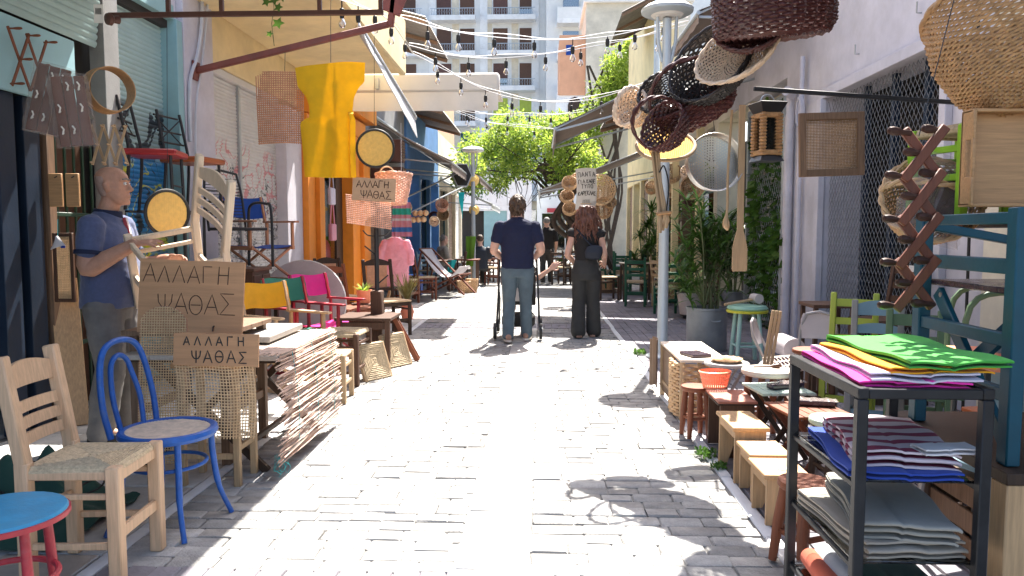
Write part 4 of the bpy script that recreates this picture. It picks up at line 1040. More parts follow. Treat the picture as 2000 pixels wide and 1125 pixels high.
# ================================================================== LEFT FOREGROUND
round_stool('round_stool', 'red metal stool with round sky blue seat in the near corner', (-1.69, 2.2, 0), .3, 'red_paint', 'sky_seat', .185, .46, .03, 4, .014, rim='red_paint', ringz=.24)
ladder_chair('ladder_back_chair', 'unpainted beech ladder-back chair with straw seat beside the red stool', (-1.76, 2.79, 0), R(4), 'beech', 'straw', .335, .335, .45, .875, .05, ((.745, .815, .028), (.648, .692, 0), (.588, .632, 0), (.528, .572, 0)))
def bentwood():
    T = thing('bentwood_chair', 'blue bentwood chair with hooped back and round cane seat', 'chair', (-1.685, 3.24, 0), R(-8)); z = .45; r = .208
    MB().lathe([(r - .035, z - .034), (r - .004, z - .036), (r + .004, z - .02), (r, z - .002), (r - .012, z + .003), (r - .03, z - .002), (r - .035, z - .034)], n=40, cap=False).build('seat_ring', 'blue_paint', T)
    fn = lambda x, y, l: (x - (r - .03), y - (r - .03), z - .006 + l * .6 - .006 * (1 - ((x - r) ** 2 + (y - r) ** 2) / r / r))
    s_ = MB().lathe([(0, z - .016), (r - .03, z - .012)], n=36, cap=False).build('seat', 'cane_yellow', T)
    cane_disc(r - .03, .011, fn, r=.0026, segs=8).build('seat_weave', 'wicker_pale', s_)
    for (w, zt, x0, rr) in ((.155, .845, -.17, .014), (.075, .775, -.178, .012)):
        P = [(x0, -w, z - .02), (x0 - .025, -w - .012, z + .12), (x0 - .05, -w * .93, z + (zt - z) * .72), (x0 - .06, -w * .62, zt - .025), (x0 - .063, 0, zt)]
        P = P + [(a, -b, c) for a, b, c in P[-2::-1]]
        MB().tube(catmull(P, 6), rr, 10).build('back_hoop', 'blue_paint', T)
    for sx, sy in ((1, 1), (1, -1), (-1, 1), (-1, -1)):
        MB().tube(catmull([(sx * .13, sy * .125, z - .02), (sx * .135, sy * .13, .3), (sx * .15, sy * .15, .14), (sx * .19, sy * .185, 0)], 5), [.0145] * 10 + [.012] * 6, 10).build('leg', 'blue_paint', T)
    MB().tube([(.158 * math.cos(t * math.pi / 18), .158 * math.sin(t * math.pi / 18), .29) for t in range(36)], .009, 8, closed=True).build('stretcher_ring', 'blue_paint', T)
bentwood()
# --- small table with hanging cane sheet and hand-lettered board
T = thing('side_table', 'narrow unpainted table hidden behind a hanging cane sheet', 'table', (-1.73, 3.86, 0))
MB().box((0, 0, .645), (.36, .30, .025)).build('table_top', 'oak_x', T)
for sx, sy in ((-1, -1), (1, -1), (-1, 1), (1, 1)): MB().bar((sx * .145, sy * .11, 0), (sx * .145, sy * .11, .632), .034, .034, up=(1, 0, 0)).build('leg', 'olive_wood', T)
MB().bar((-.145, -.11, .16), (.145, -.11, .16), .02, .03).build('stretcher', 'olive_wood', T); MB().bar((.145, -.11, .2), (.145, .11, .2), .02, .03).build('stretcher', 'olive_wood', T)
p = aty(337, 712, 3.685)
T = thing('cane_sheet', 'sheet of open cane webbing hanging below the smaller sign', 'cane webbing', p)
fn = lambda x, y, l: (x + .012 + .01 * math.sin(y * 9), -.004 - l - .012 * math.sin(x * 11 + y * 4) * (y / .4), -y - .004 * math.sin(x * 30))
cane_rect(.41, .385, .0158, fn, r=.0031, double=False, segs=12).build('webbing', 'cane', T)
def sign_board(name, label, u0, v0, u1, v1, y, mat, lines, ink, sw, tilt=0.0, lean=0.0, t=.012, seed=1, skew=0, extra=None):
    a, b = aty(u0, v0, y), aty(u1, v1, y); W, H = b.x - a.x, a.z - b.z
    T = thing(name, label, 'sign', (a.x, y, b.z), rot=(lean, tilt, 0))
    rr = random.Random(seed); q = MB()
    n = 7
    top = [(W * i / n, H + rr.uniform(-.004, .004)) for i in range(n, -1, -1)]; bot = [(W * i / n, rr.uniform(-.004, .004)) for i in range(n + 1)]
    M = Matrix(((1, 0, 0, 0), (0, 0, -1, 0), (0, 1, 0, 0), (0, 0, 0, 1)))
    q.prism(bot + top, t, M); q.build('board', mat, T)
    fn = lambda x, yy, l: (x, -t / 2 - l * .4, yy)
    for (txt, fx, fy, fh, adv) in lines:
        lettering(txt, fn, fx * W, fy * H, fh * H, adv * W, sw, .035, rr=rr).build('lettering', ink, T)
    return T, W, H
sign_board('hand_lettered_sign', 'large plywood sign with hand-written ΑΛΛΑΓΗ ΨΑΘΑΣ in front of the vendor', 263, 505, 473, 650, 4.0, 'ply', [('ΑΛΛΑΓΗ', .035, .69, .235, .142), ('ΨΑΘΑΣ', .19, .27, .27, .148)], 'ink', .0026, .03, R(-6), seed=4)
MB().tube([(.43, -.012, .02), (.432, -.014, .045), (.438, -.016, .05)], .004, 6).build('hook', 'black_metal', bpy.data.objects['hand_lettered_sign'])
sign_board('hand_lettered_sign', 'smaller wooden sign ΑΛΛΑΓΗ ΨΑΘΑΣ above the hanging cane sheet', 337, 650, 505, 714, 3.67, 'ply', [('ΑΛΛΑΓΗ', .12, .63, .28, .128), ('ΨΑΘΑΣ', .22, .1, .36, .138)], 'ink_black', .0034, .015, R(-4), seed=9)
# --- arched cane panel
T = thing('cane_back_panel', 'arch-topped brown cane panel leaning behind the blue chair', 'cane webbing', (-2.215, 3.92, .06), rot=(R(-6), 0, 0))
W, H = .262, .87; rr_ = W / 2
yh = lambda x: H - rr_ * .75 + .75 * math.sqrt(max(0, rr_ ** 2 - (x - rr_) ** 2))
def _xl(y):
    t = (y - (H - rr_ * .75)) / .75
    return 0 if t <= 0 else rr_ - math.sqrt(max(0, rr_ ** 2 - t * t))
cane_strips(_xl, lambda y: W - _xl(y), lambda x: 0, yh, W, H, .0145, lambda x, y, l: (x, -l - .01 * math.sin(y * 3), y), r=.003, double=False, segs=10).build('webbing', 'cane', T)
MB().tube([(0, 0, 0), (0, -.01, .4), (0, -.002, H - .1)] + [(rr_ - rr_ * math.cos(t * math.pi / 12), 0, H - rr_ * .75 + .75 * rr_ * math.sin(t * math.pi / 12)) for t in range(1, 12)] + [(W, -.002, H - .1), (W, -.01, .4), (W, 0, 0)], .004, 6).build('edge_strip', 'cane_brown', T)
# --- workbench and chair being repaired
T = thing('workbench', 'worn wooden workbench between the vendor and the large sign', 'table', (-2.06, 4.4, 0))
for i in range(4): MB().box((0, -.255 + i * .17, .765), (.62, .165, .03)).build('plank', 'weathered', T)
for sx in (-1, 1):
    for sy in (-1, 1): MB().bar((sx * .26, sy * .28, 0), (sx * .26, sy * .28, .75), .05, .05, up=(1, 0, 0)).build('leg', 'weathered', T)
    MB().bar((sx * .26, -.28, .3), (sx * .26, .28, .3), .03, .05).build('stretcher', 'weathered', T)
F_ = V((-.732, -.65, -.198)).normalized(); P_ = V((.117, -.408, .905)); P_ = (P_ - F_ * P_.dot(F_)).normalized(); Y_ = P_.cross(F_)
rotm = Matrix((F_, Y_, P_)).transposed()
tgt = aty(420, 326, 4.36); org = tgt - rotm @ V((-.18 - .16 * .42, 0, .87)) * 1.1
ladder_chair('ladder_back_chair', 'pale unfinished chair frame tilted in the vendor\'s hands', org, 0, 'beech_pale', 'rush', .46, .36, .45, .87, .042, ((.745, .80, .035), (.655, .69, 0), (.595, .63, 0), (.535, .57, 0)), rot=rotm.to_euler(), seat=None).scale = (1.1,) * 3
# --- folding table with reed mat
T = thing('folding_table', 'folding table with crossed dark legs and pale worn boards', 'table', (-1.88, 4.5, 0))
for i in range(5): MB().box((-.36 + i * .18, 0, .645), (.176, 1.10, .026)).build('top_board', 'table_top', T)
for yy in (-.46, .46):
    MB().bar((-.36, yy, 0), (.30, yy + .02, .63), .045, .03, up=(0, 1, 0)).build('leg', 'walnut', T); MB().bar((.36, yy - .04, 0), (-.30, yy - .02, .63), .045, .03, up=(0, 1, 0)).build('leg', 'walnut', T)
    MB().bar((-.42, yy, .618), (.42, yy, .618), .03, .025).build('cross_rail', 'walnut', T)
MB().bar((.2, -.45, .12), (.2, .45, .12), .03, .03).build('stretcher', 'walnut', T)
rr_ = random.Random(5); q = MB()
for i in range(120):
    z = .66 - .575 * i / 120 + rr_.uniform(-.006, .006); xo = -1.418 + .035 * math.sin((.66 - z) * 4) + rr_.uniform(-.008, .01)
    a = 3.93 + rr_.uniform(-.09, .05) - (.05 if i > 90 else 0); b = 5.02 + rr_.uniform(-.06, .04)
    if rr_.random() < .25: b = a + (b - a) * rr_.uniform(.3, .8)
    sl = rr_.uniform(-.012, .012)
    q.tube([(xo, a, z + sl), (xo + rr_.uniform(-.006, .008), (a * 2 + b) / 3, z + rr_.uniform(-.005, .005)), (xo + rr_.uniform(-.006, .008), (a + 2 * b) / 3, z + rr_.uniform(-.005, .005)), (xo, b, z - sl)], rr_.choice([.0028, .0034, .004]), 4)
for i in range(14):
    x0 = -1.42 - i * .012; q.tube([(x0, 3.95 + rr_.uniform(-.06, .04), .668), (x0, 5.02, .668 + rr_.uniform(-.002, .002))], .0035, 4)
T = thing('reed_mat', 'sunlit split reed mat hanging over the edge of the folding table', 'mat', (-1.42, 4.6, .08)); part(T, 'reeds', 'reed', q)
q = MB()
for yy in (4.12, 4.48, 4.85): q.tube([(-1.409 + .035 * math.sin(k * .24), yy, .66 - .058 * k) for k in range(10)], .0018, 4)
part(T, 'binding_cord', 'turquoise', q)
q = MB()
for k in range(9): q.tube(catmull([(-1.42 + rr_.uniform(-.03, .03), 3.9 + rr_.uniform(-.04, .1), .12), (-1.42 + rr_.uniform(-.04, .05), 3.88 + rr_.uniform(-.05, .1), .06), (-1.42 + rr_.uniform(-.05, .05), 3.88 + rr_.uniform(-.05, .1), .02)], 4), .0012, 3)
part(T, 'frayed_threads', 'turquoise', q)
T = thing('loose_board', 'thick grey weathered board lying on the folding table', 'board', (-1.83, 4.68, .671), rz=R(1)); MB().box((0, 0, .02), (.40, .66, .04), None, .006).build('plank', 'grey_wood', T)
T = thing('folded_cloth', 'crumpled white and coral cloth beside the grey board', 'cloth', (-1.96, 4.25, .663)); MB().grid(lambda a, b: (a * .26 - .13, b * .14 - .07, .012 + .012 * math.sin(a * 11) * math.sin(b * 8 + 1)), 16, 10, .008).build('cloth', 'cloth_red', T); MB().grid(lambda a, b: (a * .18 - .15, b * .16 - .10, .03 + .008 * math.sin(a * 9 + 1) * math.sin(b * 7)), 14, 10, .006).build('cloth', 'cloth_white', T)
T = thing('leaning_plank', 'long raw pine plank leaning against the shop front', 'plank', atz(148, 832)); q = aty(124, 545, 5.2)
MB().bar((0, 0, 0), q - T.location, .17, .024, up=(.5, -.9, 0)).build('plank', 'pine_z', T)
# --- director chairs
def director(label, loc, rz, fab, wood, frame_only=False, group='director chairs along the shutters'):
    T = thing('director_chair', label, 'chair', loc, rz, group)
    for s in (-1, 1):
        MB().box((0.02, s * .27, .63), (.52, .055, .02), None, .006).build('armrest', wood, T)
        MB().bar((-.2, s * .27, .36), (-.2, s * .27, .62), .026, .03).build('arm_post', wood, T); MB().bar((.2, s * .27, .36), (.2, s * .27, .62), .026, .03).build('arm_post', wood, T)
        MB().box((0, s * .26, .36), (.46, .03, .04)).build('seat_rail', wood, T); MB().box((0, s * .26, .02), (.48, .03, .035)).build('foot_rail', wood, T)
        MB().bar((-.2, s * .25, .62), (-.27, s * .25, .90), .026, .03).build('back_post', wood, T)
    for x in (-.19, .19):
        MB().bar((x, -.25, .03), (x, .25, .36), .028, .022).build('cross_leg', wood, T); MB().bar((x + .025, .25, .03), (x + .025, -.25, .36), .028, .022).build('cross_leg', wood, T)
    MB().grid(lambda a, b: (-.2 - .25 * (.03 + .2 * b) - .05 * math.sin(a * math.pi) + .004 * math.sin(b * 12), -.275 + .55 * a, .67 + .22 * b + .01 * math.sin(a * 7)), 14, 6, .006).build('back_fabric', fab, T)
    MB().grid(lambda a, b: (-.21 + .42 * b, -.265 + .53 * a, .38 - .03 * math.sin(a * math.pi)), 10, 6, .005).build('seat_fabric', fab, T)
    return T
director('yellow canvas director chair with pale arms nearest the sign', (-2.22, 6.3, 0), R(-28), 'dir_yellow', 'beech_h')
director('green canvas director chair with red arms between the yellow and pink ones', (-2.28, 7.0, 0), R(-28), 'dir_green', 'red_paint')
director('pink canvas director chair with red arms', (-2.24, 7.65, 0), R(-28), 'dir_pink', 'red_paint')
T = thing('round_table_top', 'grey round table top standing on edge behind the director chairs', 'table top', (-2.72, 8.35, 0)); MB().lathe([(0, -.015), (.5, -.015), (.51, 0), (.5, .015), (0, .015)], n=48).xf(Matrix.Translation((0, 0, .52)) @ Matrix.Rotation(R(82), 4, 'X')).build('disc', 'grey_top', T); MB().box((0, .1, .01), (.3, .3, .02)).build('foot', 'grey_top', T)
# wooden director chair frame up on a dark table
T = thing('dark_table', 'dark low table carrying a wooden chair frame by the graffiti shutter', 'table', (-2.93, 7.62, 0)); MB().box((0, 0, .80), (.6, .62, .03)).build('table_top', 'walnut', T)
for sx in (-1, 1):
    for sy in (-1, 1): MB().bar((sx * .26, sy * .26, 0), (sx * .26, sy * .26, .785), .04, .04, up=(1, 0, 0)).build('leg', 'walnut', T)
director('bare cherry wood director chair with royal blue sling raised on a table', (-2.93, 7.62, .82), R(-30), 'royal_blue', 'salmon_wood')
# black rack with stacked cafe chairs
T = thing('metal_rack', 'black metal rack holding the stacked cafe chairs before the teal shutter', 'rack', (-3.14, 6.35, 0))
for sx in (-1, 1):
    for sy in (-1, 1): MB().bar((sx * .25, sy * .42, 0), (sx * .25, sy * .42, 1.5), .025, .025, up=(1, 0, 0)).build('upright', 'black_metal', T)
for z in (.5, 1.5):
    for i in range(5): MB().box((-.22 + i * .11, 0, z + .008), (.05, .88, .016)).build('shelf_slat', 'black_metal', T)
def cafe_chair(label, loc, rz, seatm, hb=.9):
    T = thing('cafe_chair', label, 'chair', loc, rz, 'cafe chairs stacked on the rack')
    for s in (-1, 1):
        MB().tube([(.16, s * .17, 0), (.15, s * .16, .44)], .013, 8).build('leg', 'black_metal', T)
        MB().tube(catmull([(-.2, s * .17, 0), (-.16, s * .16, .44), (-.2, s * .16, .7), (-.24, s * .155, hb)], 5), .013, 8).build('rear_post', 'black_metal', T)
    for z in (.62, .72, .86): MB().tube([(-.16 - .1 * (z - .44) / .4, -.16, z), (-.16 - .1 * (z - .44) / .4, .16, z)], .009, 6).build('back_rail', 'black_metal', T)
    MB().tube([(-.22, -.16, .62), (-.25, .16, .84)], .006, 6).build('back_cross', 'black_metal', T); MB().tube([(-.22, .16, .62), (-.25, -.16, .84)], .006, 6).build('back_cross', 'black_metal', T)
    MB().tube([(.15, -.16, .2), (.15, .16, .2)], .008, 6).build('stretcher', 'black_metal', T)
    MB().box((0, 0, .46), (.40, .39, .05), None, .022).build('seat_pad', seatm, T)
cafe_chair('black cafe chair with red seat pad high on the rack', (-3.14, 6.0, 1.516), R(12), 'red_seat'); cafe_chair('black cafe chair with orange-brown seat pad high on the rack', (-3.12, 6.6, 1.516), R(-10), 'orange_seat')
T = thing('tube_armchair', 'black tubular armchair with coiled wire back by the graffiti shutter', 'chair', (-2.93, 7.1, 1.0), R(-35))
for s in (-1, 1):
    MB().tube(catmull([(-.2, s * .24, .0), (-.19, s * .24, .5), (-.12, s * .24, .62), (.1, s * .24, .62), (.19, s * .24, .55), (.2, s * .24, 0)], 6), .014, 8).build('arm_loop', 'black_metal', T)
    MB().tube(catmull([(-.18, s * .2, .35), (-.24, s * .2, .7), (-.28, s * .17, .92)], 5), .012, 8).build('back_post', 'black_metal', T)
MB().tube([(-.28, -.17, .92), (-.29, 0, .95), (-.28, .17, .92)], .012, 8).build('top_rail', 'black_metal', T)
for k in range(14): MB().tube([(-.2 - .006 * k, -.19, .45 + .032 * k), (-.2 - .006 * k, .19, .45 + .032 * k)], .004, 5).build('back_wire', 'black_metal', T)
MB().box((0, 0, .37), (.38, .4, .03), None, .01).build('seat', 'black_metal', T)
# --- stools running along the left edge
rush_stool('rush_stool', 'low natural wood stool with rush seat at the end of the reed mat', (-1.66, 5.78, 0), R(3), 'olive_wood', 'straw', .30, .25, .385, .038)
rush_stool('rush_stool', 'dark stool with rush seat behind the low natural one', (-1.76, 6.5, 0), R(-2), 'brown_wood', 'straw', .42, .36, .46, .045)
T = thing('dark_side_table', 'small dark wooden table beyond the rush stools', 'table', (-1.74, 7.42, 0)); MB().box((0, 0, .485), (.56, .56, .03)).build('table_top', 'brown_wood', T)
for sx in (-1, 1):
    for sy in (-1, 1): MB().bar((sx * .24, sy * .24, 0), (sx * .24, sy * .24, .47), .05, .05, up=(1, 0, 0)).build('leg', 'brown_wood', T)
for s in (-1, 1): MB().bar((-.24, s * .24, .42), (.24, s * .24, .42), .02, .07).build('apron', 'brown_wood', T)
for i, (x, y, lb) in enumerate(((-1.47, 6.62, 'rush seat frame leaning against the dark stool'), (-1.40, 7.28, 'rush seat frame leaning against the small dark table'))):
    T = thing('seat_frame', lb, 'seat frame', (x, y, 0), rot=(0, R(-20), R(-32)))
    for s in (-1, 1): MB().bar((0, s * .16, 0), (0, s * .16, .34), .03, .03, up=(1, 0, 0)).build('frame_bar', 'olive_wood', T)
    rush_seat(.31, .33, 0, 10).xf(Matrix.Translation((.01, 0, .17)) @ Matrix.Rotation(R(90), 4, 'Y')).build('rush_panel', 'straw', T)
T = thing('folded_wood_stand', 'red-brown folded slats leaning on the small dark table', 'plank', (-1.28, 7.65, 0), rot=(0, R(-28), R(4)))
for s in (-1, 1): MB().bar((0, s * .05, 0), (0, s * .05, .52), .05, .018).build('slat', 'cherry', T)
ladder_chair('ladder_back_chair', 'cherry red slatted chair beyond the pink director chair', (-2.3, 8.8, 0), R(-30), 'cherry', 'cherry', .42, .42, .42, .95, .04, ((.84, .9, .03), (.74, .79, 0), (.64, .69, 0), (.54, .59, 0)), seat='solid')
def carved(label, loc, rz):
    T = ladder_chair('carved_chair', label, loc, rz, 'walnut', 'cane', .42, .42, .44, .98, .04, ((.9, .94, .05), (.56, .6, 0)), seat='solid')
    MB().box((-.29, 0, .75), (.012, .3, .3)).build('cane_panel', 'cane_brown', T)
carved('dark carved chair with cane back by the orange pillar', (-2.8, 10.2, 0), R(-40)); carved('dark carved chair with cane back behind the black post', (-2.0, 9.6, 0), R(-50))
round_stool('round_stool', 'dark wooden stool under the orange door', (-2.55, 11.3, 0), 0, 'walnut', 'brown_wood', .17, .5)
# --- goods hung from the awning beam (y = 7.2)
YB = 7.2
T = thing('cane_sheet', 'reddish brown cane sheet hanging from the awning beam', 'cane webbing', aty(505, 283, YB - .02)); W, H = .46, .69
cane_strips(lambda y: .02 * math.sin(y * 3) + (.06 * max(0, (y - .45) / .25)), lambda y: W - .01 * math.sin(y * 5), lambda x: .012 * math.sin(x * 9), lambda x: H - .05 * max(0, 1 - x / .12), W, H, .021, lambda x, y, l: (x, -l - .05 * math.sin(x * 5 + y * 2), y + .02 * x), r=.006, double=False, segs=8).build('webbing', 'cane_brown', T)
T2 = thing('hanging_wire', 'thin wire holding the brown cane sheet', 'wire', aty(557, 92, YB)); part(T2, 'wire', 'black_metal', MB().tube([aty(557, 92, YB), aty(556, 145, YB - .02)], .003, 5))
T = thing('mustard_cloth', 'mustard yellow canvas chair cover hanging from the awning beam', 'chair cover', aty(577, 347, YB - .06))
a = aty(577, 347, YB - .06)
def px(u, v): p = aty(u, v, YB - .06); return (p.x - a.x, p.z - a.z)
LFT = [(577, 133), (583, 170), (600, 190), (606, 208), (607, 230), (592, 238), (589, 243), (596, 300), (600, 347)]; RGT = [(713, 122), (711, 160), (700, 170), (690, 190), (687, 215), (695, 236), (695, 242), (694, 300), (695, 345)]
def interp(L_, v):
    for p, q in zip(L_, L_[1:]):
        if p[1] <= v <= q[1]: return p[0] + (q[0] - p[0]) * (v - p[1]) / (q[1] - p[1])
    return L_[-1][0] if v > L_[-1][1] else L_[0][0]
def mus(s, t):
    v0 = 133 - 14 * math.sin(min(1, s * 1.25) * math.pi / 2) + 3 * s; v = v0 + (347 - v0) * t
    u = interp(LFT, v) * (1 - s) + interp(RGT, v) * s
    x, z = px(u, v); d = -.03 * math.sin(s * 9.5 + .6) * (.35 + t) - .05 * (1 if s > .9 else s / .9 * 0) * (t > .45) - .035 * math.cos(s * 3.14) * t
    return (x, d, z)
MB().grid(mus, 36, 44, .006).build('canvas', 'mustard', T)
T2 = thing('hanging_wire', 'thin wire holding the mustard cover', 'wire', aty(646, 50, YB)); part(T2, 'wire', 'black_metal', MB().tube([aty(646, -20, YB - .05), aty(646, 122, YB - .08)], .003, 5))
def round_seat(label, c, r, ax, mat='cane_yellow', rim='black_rubber', name='round_cane_seat', holes=True):
    """disc facing ax"""
    s, u, d = frame(V(ax)); M = Matrix((s, u, d)).transposed().to_4x4()
    T = thing(name, label, 'chair seat', c, rot=M.to_euler())
    MB().tube([(r * math.cos(t * math.pi / 20), r * math.sin(t * math.pi / 20), 0) for t in range(40)], .012, 8, closed=True).build('rim', rim, T)
    cane_disc(r, .0125, lambda x, y, l: (x - r, y - r, l), r=.0027, diag=True, segs=6).build('webbing', mat, T)
    return T
round_seat('round yellow cane seat with black rim hanging below the awning beam', aty(733, 290, YB), .178, (.1, -1, .05))
T2 = thing('hanging_wire', 'thin wire holding the round black-rimmed seat', 'wire', aty(731, 80, YB)); part(T2, 'wire', 'black_metal', MB().tube([aty(731, 70, YB), aty(731, 253, YB)], .0025, 5))
round_seat('round yellow cane seat with black rim beside the vendor', aty(327, 416, 4.95), .152, (1.5, -1, .1))
T2 = thing('hanging_wire', 'wire holding the round cane seat beside the vendor', 'wire', aty(327, 300, 4.97)); part(T2, 'wire', 'black_metal', MB().tube([aty(327, 370, 4.97), aty(326, 40, 5.1)], .002, 5))
sign_board('hand_lettered_sign', 'brown sign ΑΛΛΑΓΗ ΨΑΘΑΣ hanging with the pale basket', 687, 346, 772, 391, 7.15, 'cardboard', [('ΑΛΛΑΓΗ', .09, .58, .3, .128), ('ΨΑΘΑΣ', .2, .12, .34, .145)], 'ink', .0038, .05, 0, .008, seed=6)
T = thing('cane_sheet', 'pinkish cane sheet hanging below the basket sign', 'cane webbing', aty(677, 436, 7.17)); cane_rect(.44, .28, .018, lambda x, y, l: (x - .02 * (y - .1), -l - .02 * math.sin(x * 8), y - .16 * x * .9), r=.0045, double=False, segs=8).build('webbing', 'wicker_pink', T)
basket('straw_basket', 'pale pink straw shopping basket hanging behind the brown sign', aty(768, 398, 7.5), (R(-8), 0, 0), [(.13, 0), (.16, .15), (.185, .30)], 'wicker_pink', 20, 16, .006, 1.0, .6, rimr=.014)
T = bpy.data.objects['straw_basket']
for s in (-1, 1): MB().tube(arc((-.05, s * .1, .29), .07, 0, math.pi, 12), .008, 6).build('handle', 'wicker_pale', T)
T = thing('display_post', 'black metal post on brown wooden base among the stools', 'post', (-1.68, 7.55, 0)); MB().tube([(0, 0, .7), (0, 0, 1.38)], .024, 10).build('pole', 'black_metal', T); MB().box((0, 0, .37), (.12, .12, .74), None, .012).build('base', 'brown_wood', T)
for s in (-1, 1): MB().tube(catmull([(0, 0, 1.3), (s * .09, 0, 1.31), (s * .14, 0, 1.36)], 5), .007, 6).build('hook', 'black_metal', T)
for s, z in ((1, .8), (-1, 1.1)): MB().tube([(0, 0, z), (s * .12, -.02, z + .1)], .008, 6).build('peg', 'black_metal', T)
# --- goods in front of the near shop
def peg_rack(name, label, O, U, W_, nx, ny, cw, ch, mat, peg=.07, sw=.02, st=.01, pegdir=None, pegm=None):
    """expanding lattice hat rack: U across, W_ up"""
    O, U, W_ = V(O), V(U).normalized(), V(W_).normalized(); N_ = U.cross(W_).normalized(); pd = N_ if pegdir is None else V(pegdir)
    T = thing(name, label, 'peg rack', O); K = set(); Pt = lambda i, j: U * (i * cw) + W_ * (j * ch)
    for k in range(-2 * ny, 2 * nx + 1):
        for sg in (1, -1):
            pts = []
            for i in range(2 * nx + 1):
                j = (i - k) if sg > 0 else (k + 2 * ny - i) - 0
                if 0 <= j <= 2 * ny and (k % 2 == 0): pts.append((i / 2, j / 2))
            if len(pts) > 1:
                a, b = Pt(*pts[0]), Pt(*pts[-1]); e = (b - a).normalized() * .015; off = N_ * (st * .55 * sg)
                MB().bar(a - e + off, b + e + off, sw, st, up=N_).build('slat', mat, T)
                for t in pts: K.add(t)
    for (i, j) in sorted(K):
        if (round(2 * i) + round(2 * j)) % 2 == 0:
            p = Pt(i, j)
            k_ = sw / .02; MB().tube([p - pd * .01, p + pd * peg * .3, p + pd * peg * .5, p + pd * peg * .8, p + pd * peg, p + pd * (peg + .004)], [.006 * k_, .0055 * k_, .008 * k_, .0095 * k_, .007 * k_, .003], 8).build('peg', pegm or mat, T)
    return T
a, b = atx(-6, 190, -3.33), atx(58, 190, -3.33)
peg_rack('peg_rack', 'red-brown expanding peg rack on the aqua sign board', (-3.33, 4.62, 2.27), (0, 1, 0), (0, 0, 1), 2, 1, .17, .34, 'cherry', .08)
peg_rack('peg_rack', 'honey-coloured expanding peg rack above the vendor\'s head', aty(182, 318, 4.75), (1, .25, 0), (0, 0, 1), 3, 1, .068, .235, 'olive_wood', .05, .016, .008)
for i, (u0, v0, u1, v1, y, rx, lb) in enumerate(((68, 262, 122, 128, 4.6, .12, 'plastic-wrapped wooden hook rack, further from the sieve hoop'), (110, 285, 172, 150, 4.5, -.14, 'plastic-wrapped wooden hook rack next to the sieve hoop'))):
    c = aty((u0 + u1) / 2, (v0 + v1) / 2, y); T = thing('wrapped_hook_rack', lb, 'hook rack', c, rot=(0, .22 if i == 0 else -.10, R(20)))
    for k in range(3): MB().box((-.062 + .062 * k, 0, 0), (.056, .018, .42)).build('slat', 'red_wood', T)
    for zz in (-.15, 0, .15): MB().box((0, .014, zz), (.19, .012, .03)).build('rail', 'brown_wood', T)
    for k in range(6):
        h_ = V((-.06 + .06 * (k % 3), -.012, -.13 + .13 * (k // 2)))
        MB().tube([h_, h_ + V((0, -.03, -.01)), h_ + V((.012, -.045, .015)), h_ + V((.0, -.04, .035))], .005, 6).build('hook', 'paper', T)
    rw = random.Random(i); MB().grid(lambda a, b: ((.115 + rw.uniform(-.006, .006)) * math.cos(a * 2 * math.pi), (.05 + rw.uniform(-.01, .01)) * math.sin(a * 2 * math.pi), -.22 + .44 * b), 22, 14).build('plastic_film', 'plastic_film', T)
T = thing('sieve_hoop', 'bent wooden sieve hoop hanging by the grey post', 'sieve', aty(213, 176, 4.8), rot=(R(90), 0, R(52)))
MB().lathe([(.138, -.065), (.143, -.065), (.143, .065), (.138, .065), (.138, -.065)], n=40, cap=False).build('hoop', 'oak_x', T); MB().lathe([(.144, -.067), (.149, -.067), (.149, -.03), (.144, -.03)], n=40, cap=False).build('outer_band', 'oak_x', T)
for i, (u, lb) in enumerate(((111, 'wooden chopping board on the iron bars, further from the vendor'), (144, 'wooden chopping board on the iron bars, nearer the vendor'))):
    T = thing('chopping_board', lb, 'board', aty(u, 404, 5.05)); MB().box((0, 0, .115), (.095, .02, .23), None, .008).build('board', 'oak_x', T); MB().tube([(0, -.012, .20), (.02, -.012, .21)], .004, 5).build('hanging_loop', 'black_metal', T)
T = thing('framed_cane_panel', 'small dark framed cane panel leaning behind the vendor', 'cane panel', aty(112, 590, 5.0))
for s in (0, 1): MB().box((.12 * s, 0, .24), (.025, .02, .48)).build('frame_bar', 'brown_wood', T); MB().box((.06, 0, .012 + .456 * s), (.1, .018, .024)).build('frame_bar', 'brown_wood', T)
cane_rect(.1, .43, .012, lambda x, y, l: (x + .01, -l, y + .024), r=.002, segs=4).build('webbing', 'cane', T)
T = thing('paper_tag', 'white price tag hanging by the lamp socket', 'tag', aty(185, 45, 4.9)); MB().box((.03, 0, .06), (.062, .003, .12), R(6), 0).build('card', 'paper', T)
for k in range(6): MB().box((.012 + .007 * k, -.004, .075), (.003, .002, .04), None, 0).build('barcode_bar', 'ink_black', T)
T = thing('lamp_socket', 'bare lamp socket beside the white price tag', 'lamp', aty(208, 37, 5.3)); MB().lathe([(.0, 0), (.04, .005), (.045, .03), (.025, .05), (.03, .09), (.0, .1)], n=16).xf(Matrix.Rotation(R(-80), 4, 'X') @ Matrix.Rotation(R(30), 4, 'Y')).build('socket', 'brown_metal', T)
T = thing('cloth_scrap', 'small white and blue cloth hanging from the iron bars', 'cloth', aty(114, 488, 4.75)); MB().grid(lambda a, b: (-.05 + .1 * a * b + .05 * (1 - b) , -.02 * math.sin(a * 3), .09 * (1 - b) + .03 * a * b), 8, 8, .004).build('cloth', 'cloth_white', T); MB().box((.04, -.012, .02), (.03, .006, .016)).build('blue_edge', 'cloth_blue', T)
MB().tube([(0, 0, .09), (.005, 0, .2)], .002, 4).build('string', 'turquoise', T)
T = thing('tangled_sheeting', 'dark green plastic sheeting heaped under the beech chair', 'sheeting', (-2.45, 3.2, 0)); rr_ = random.Random(8)
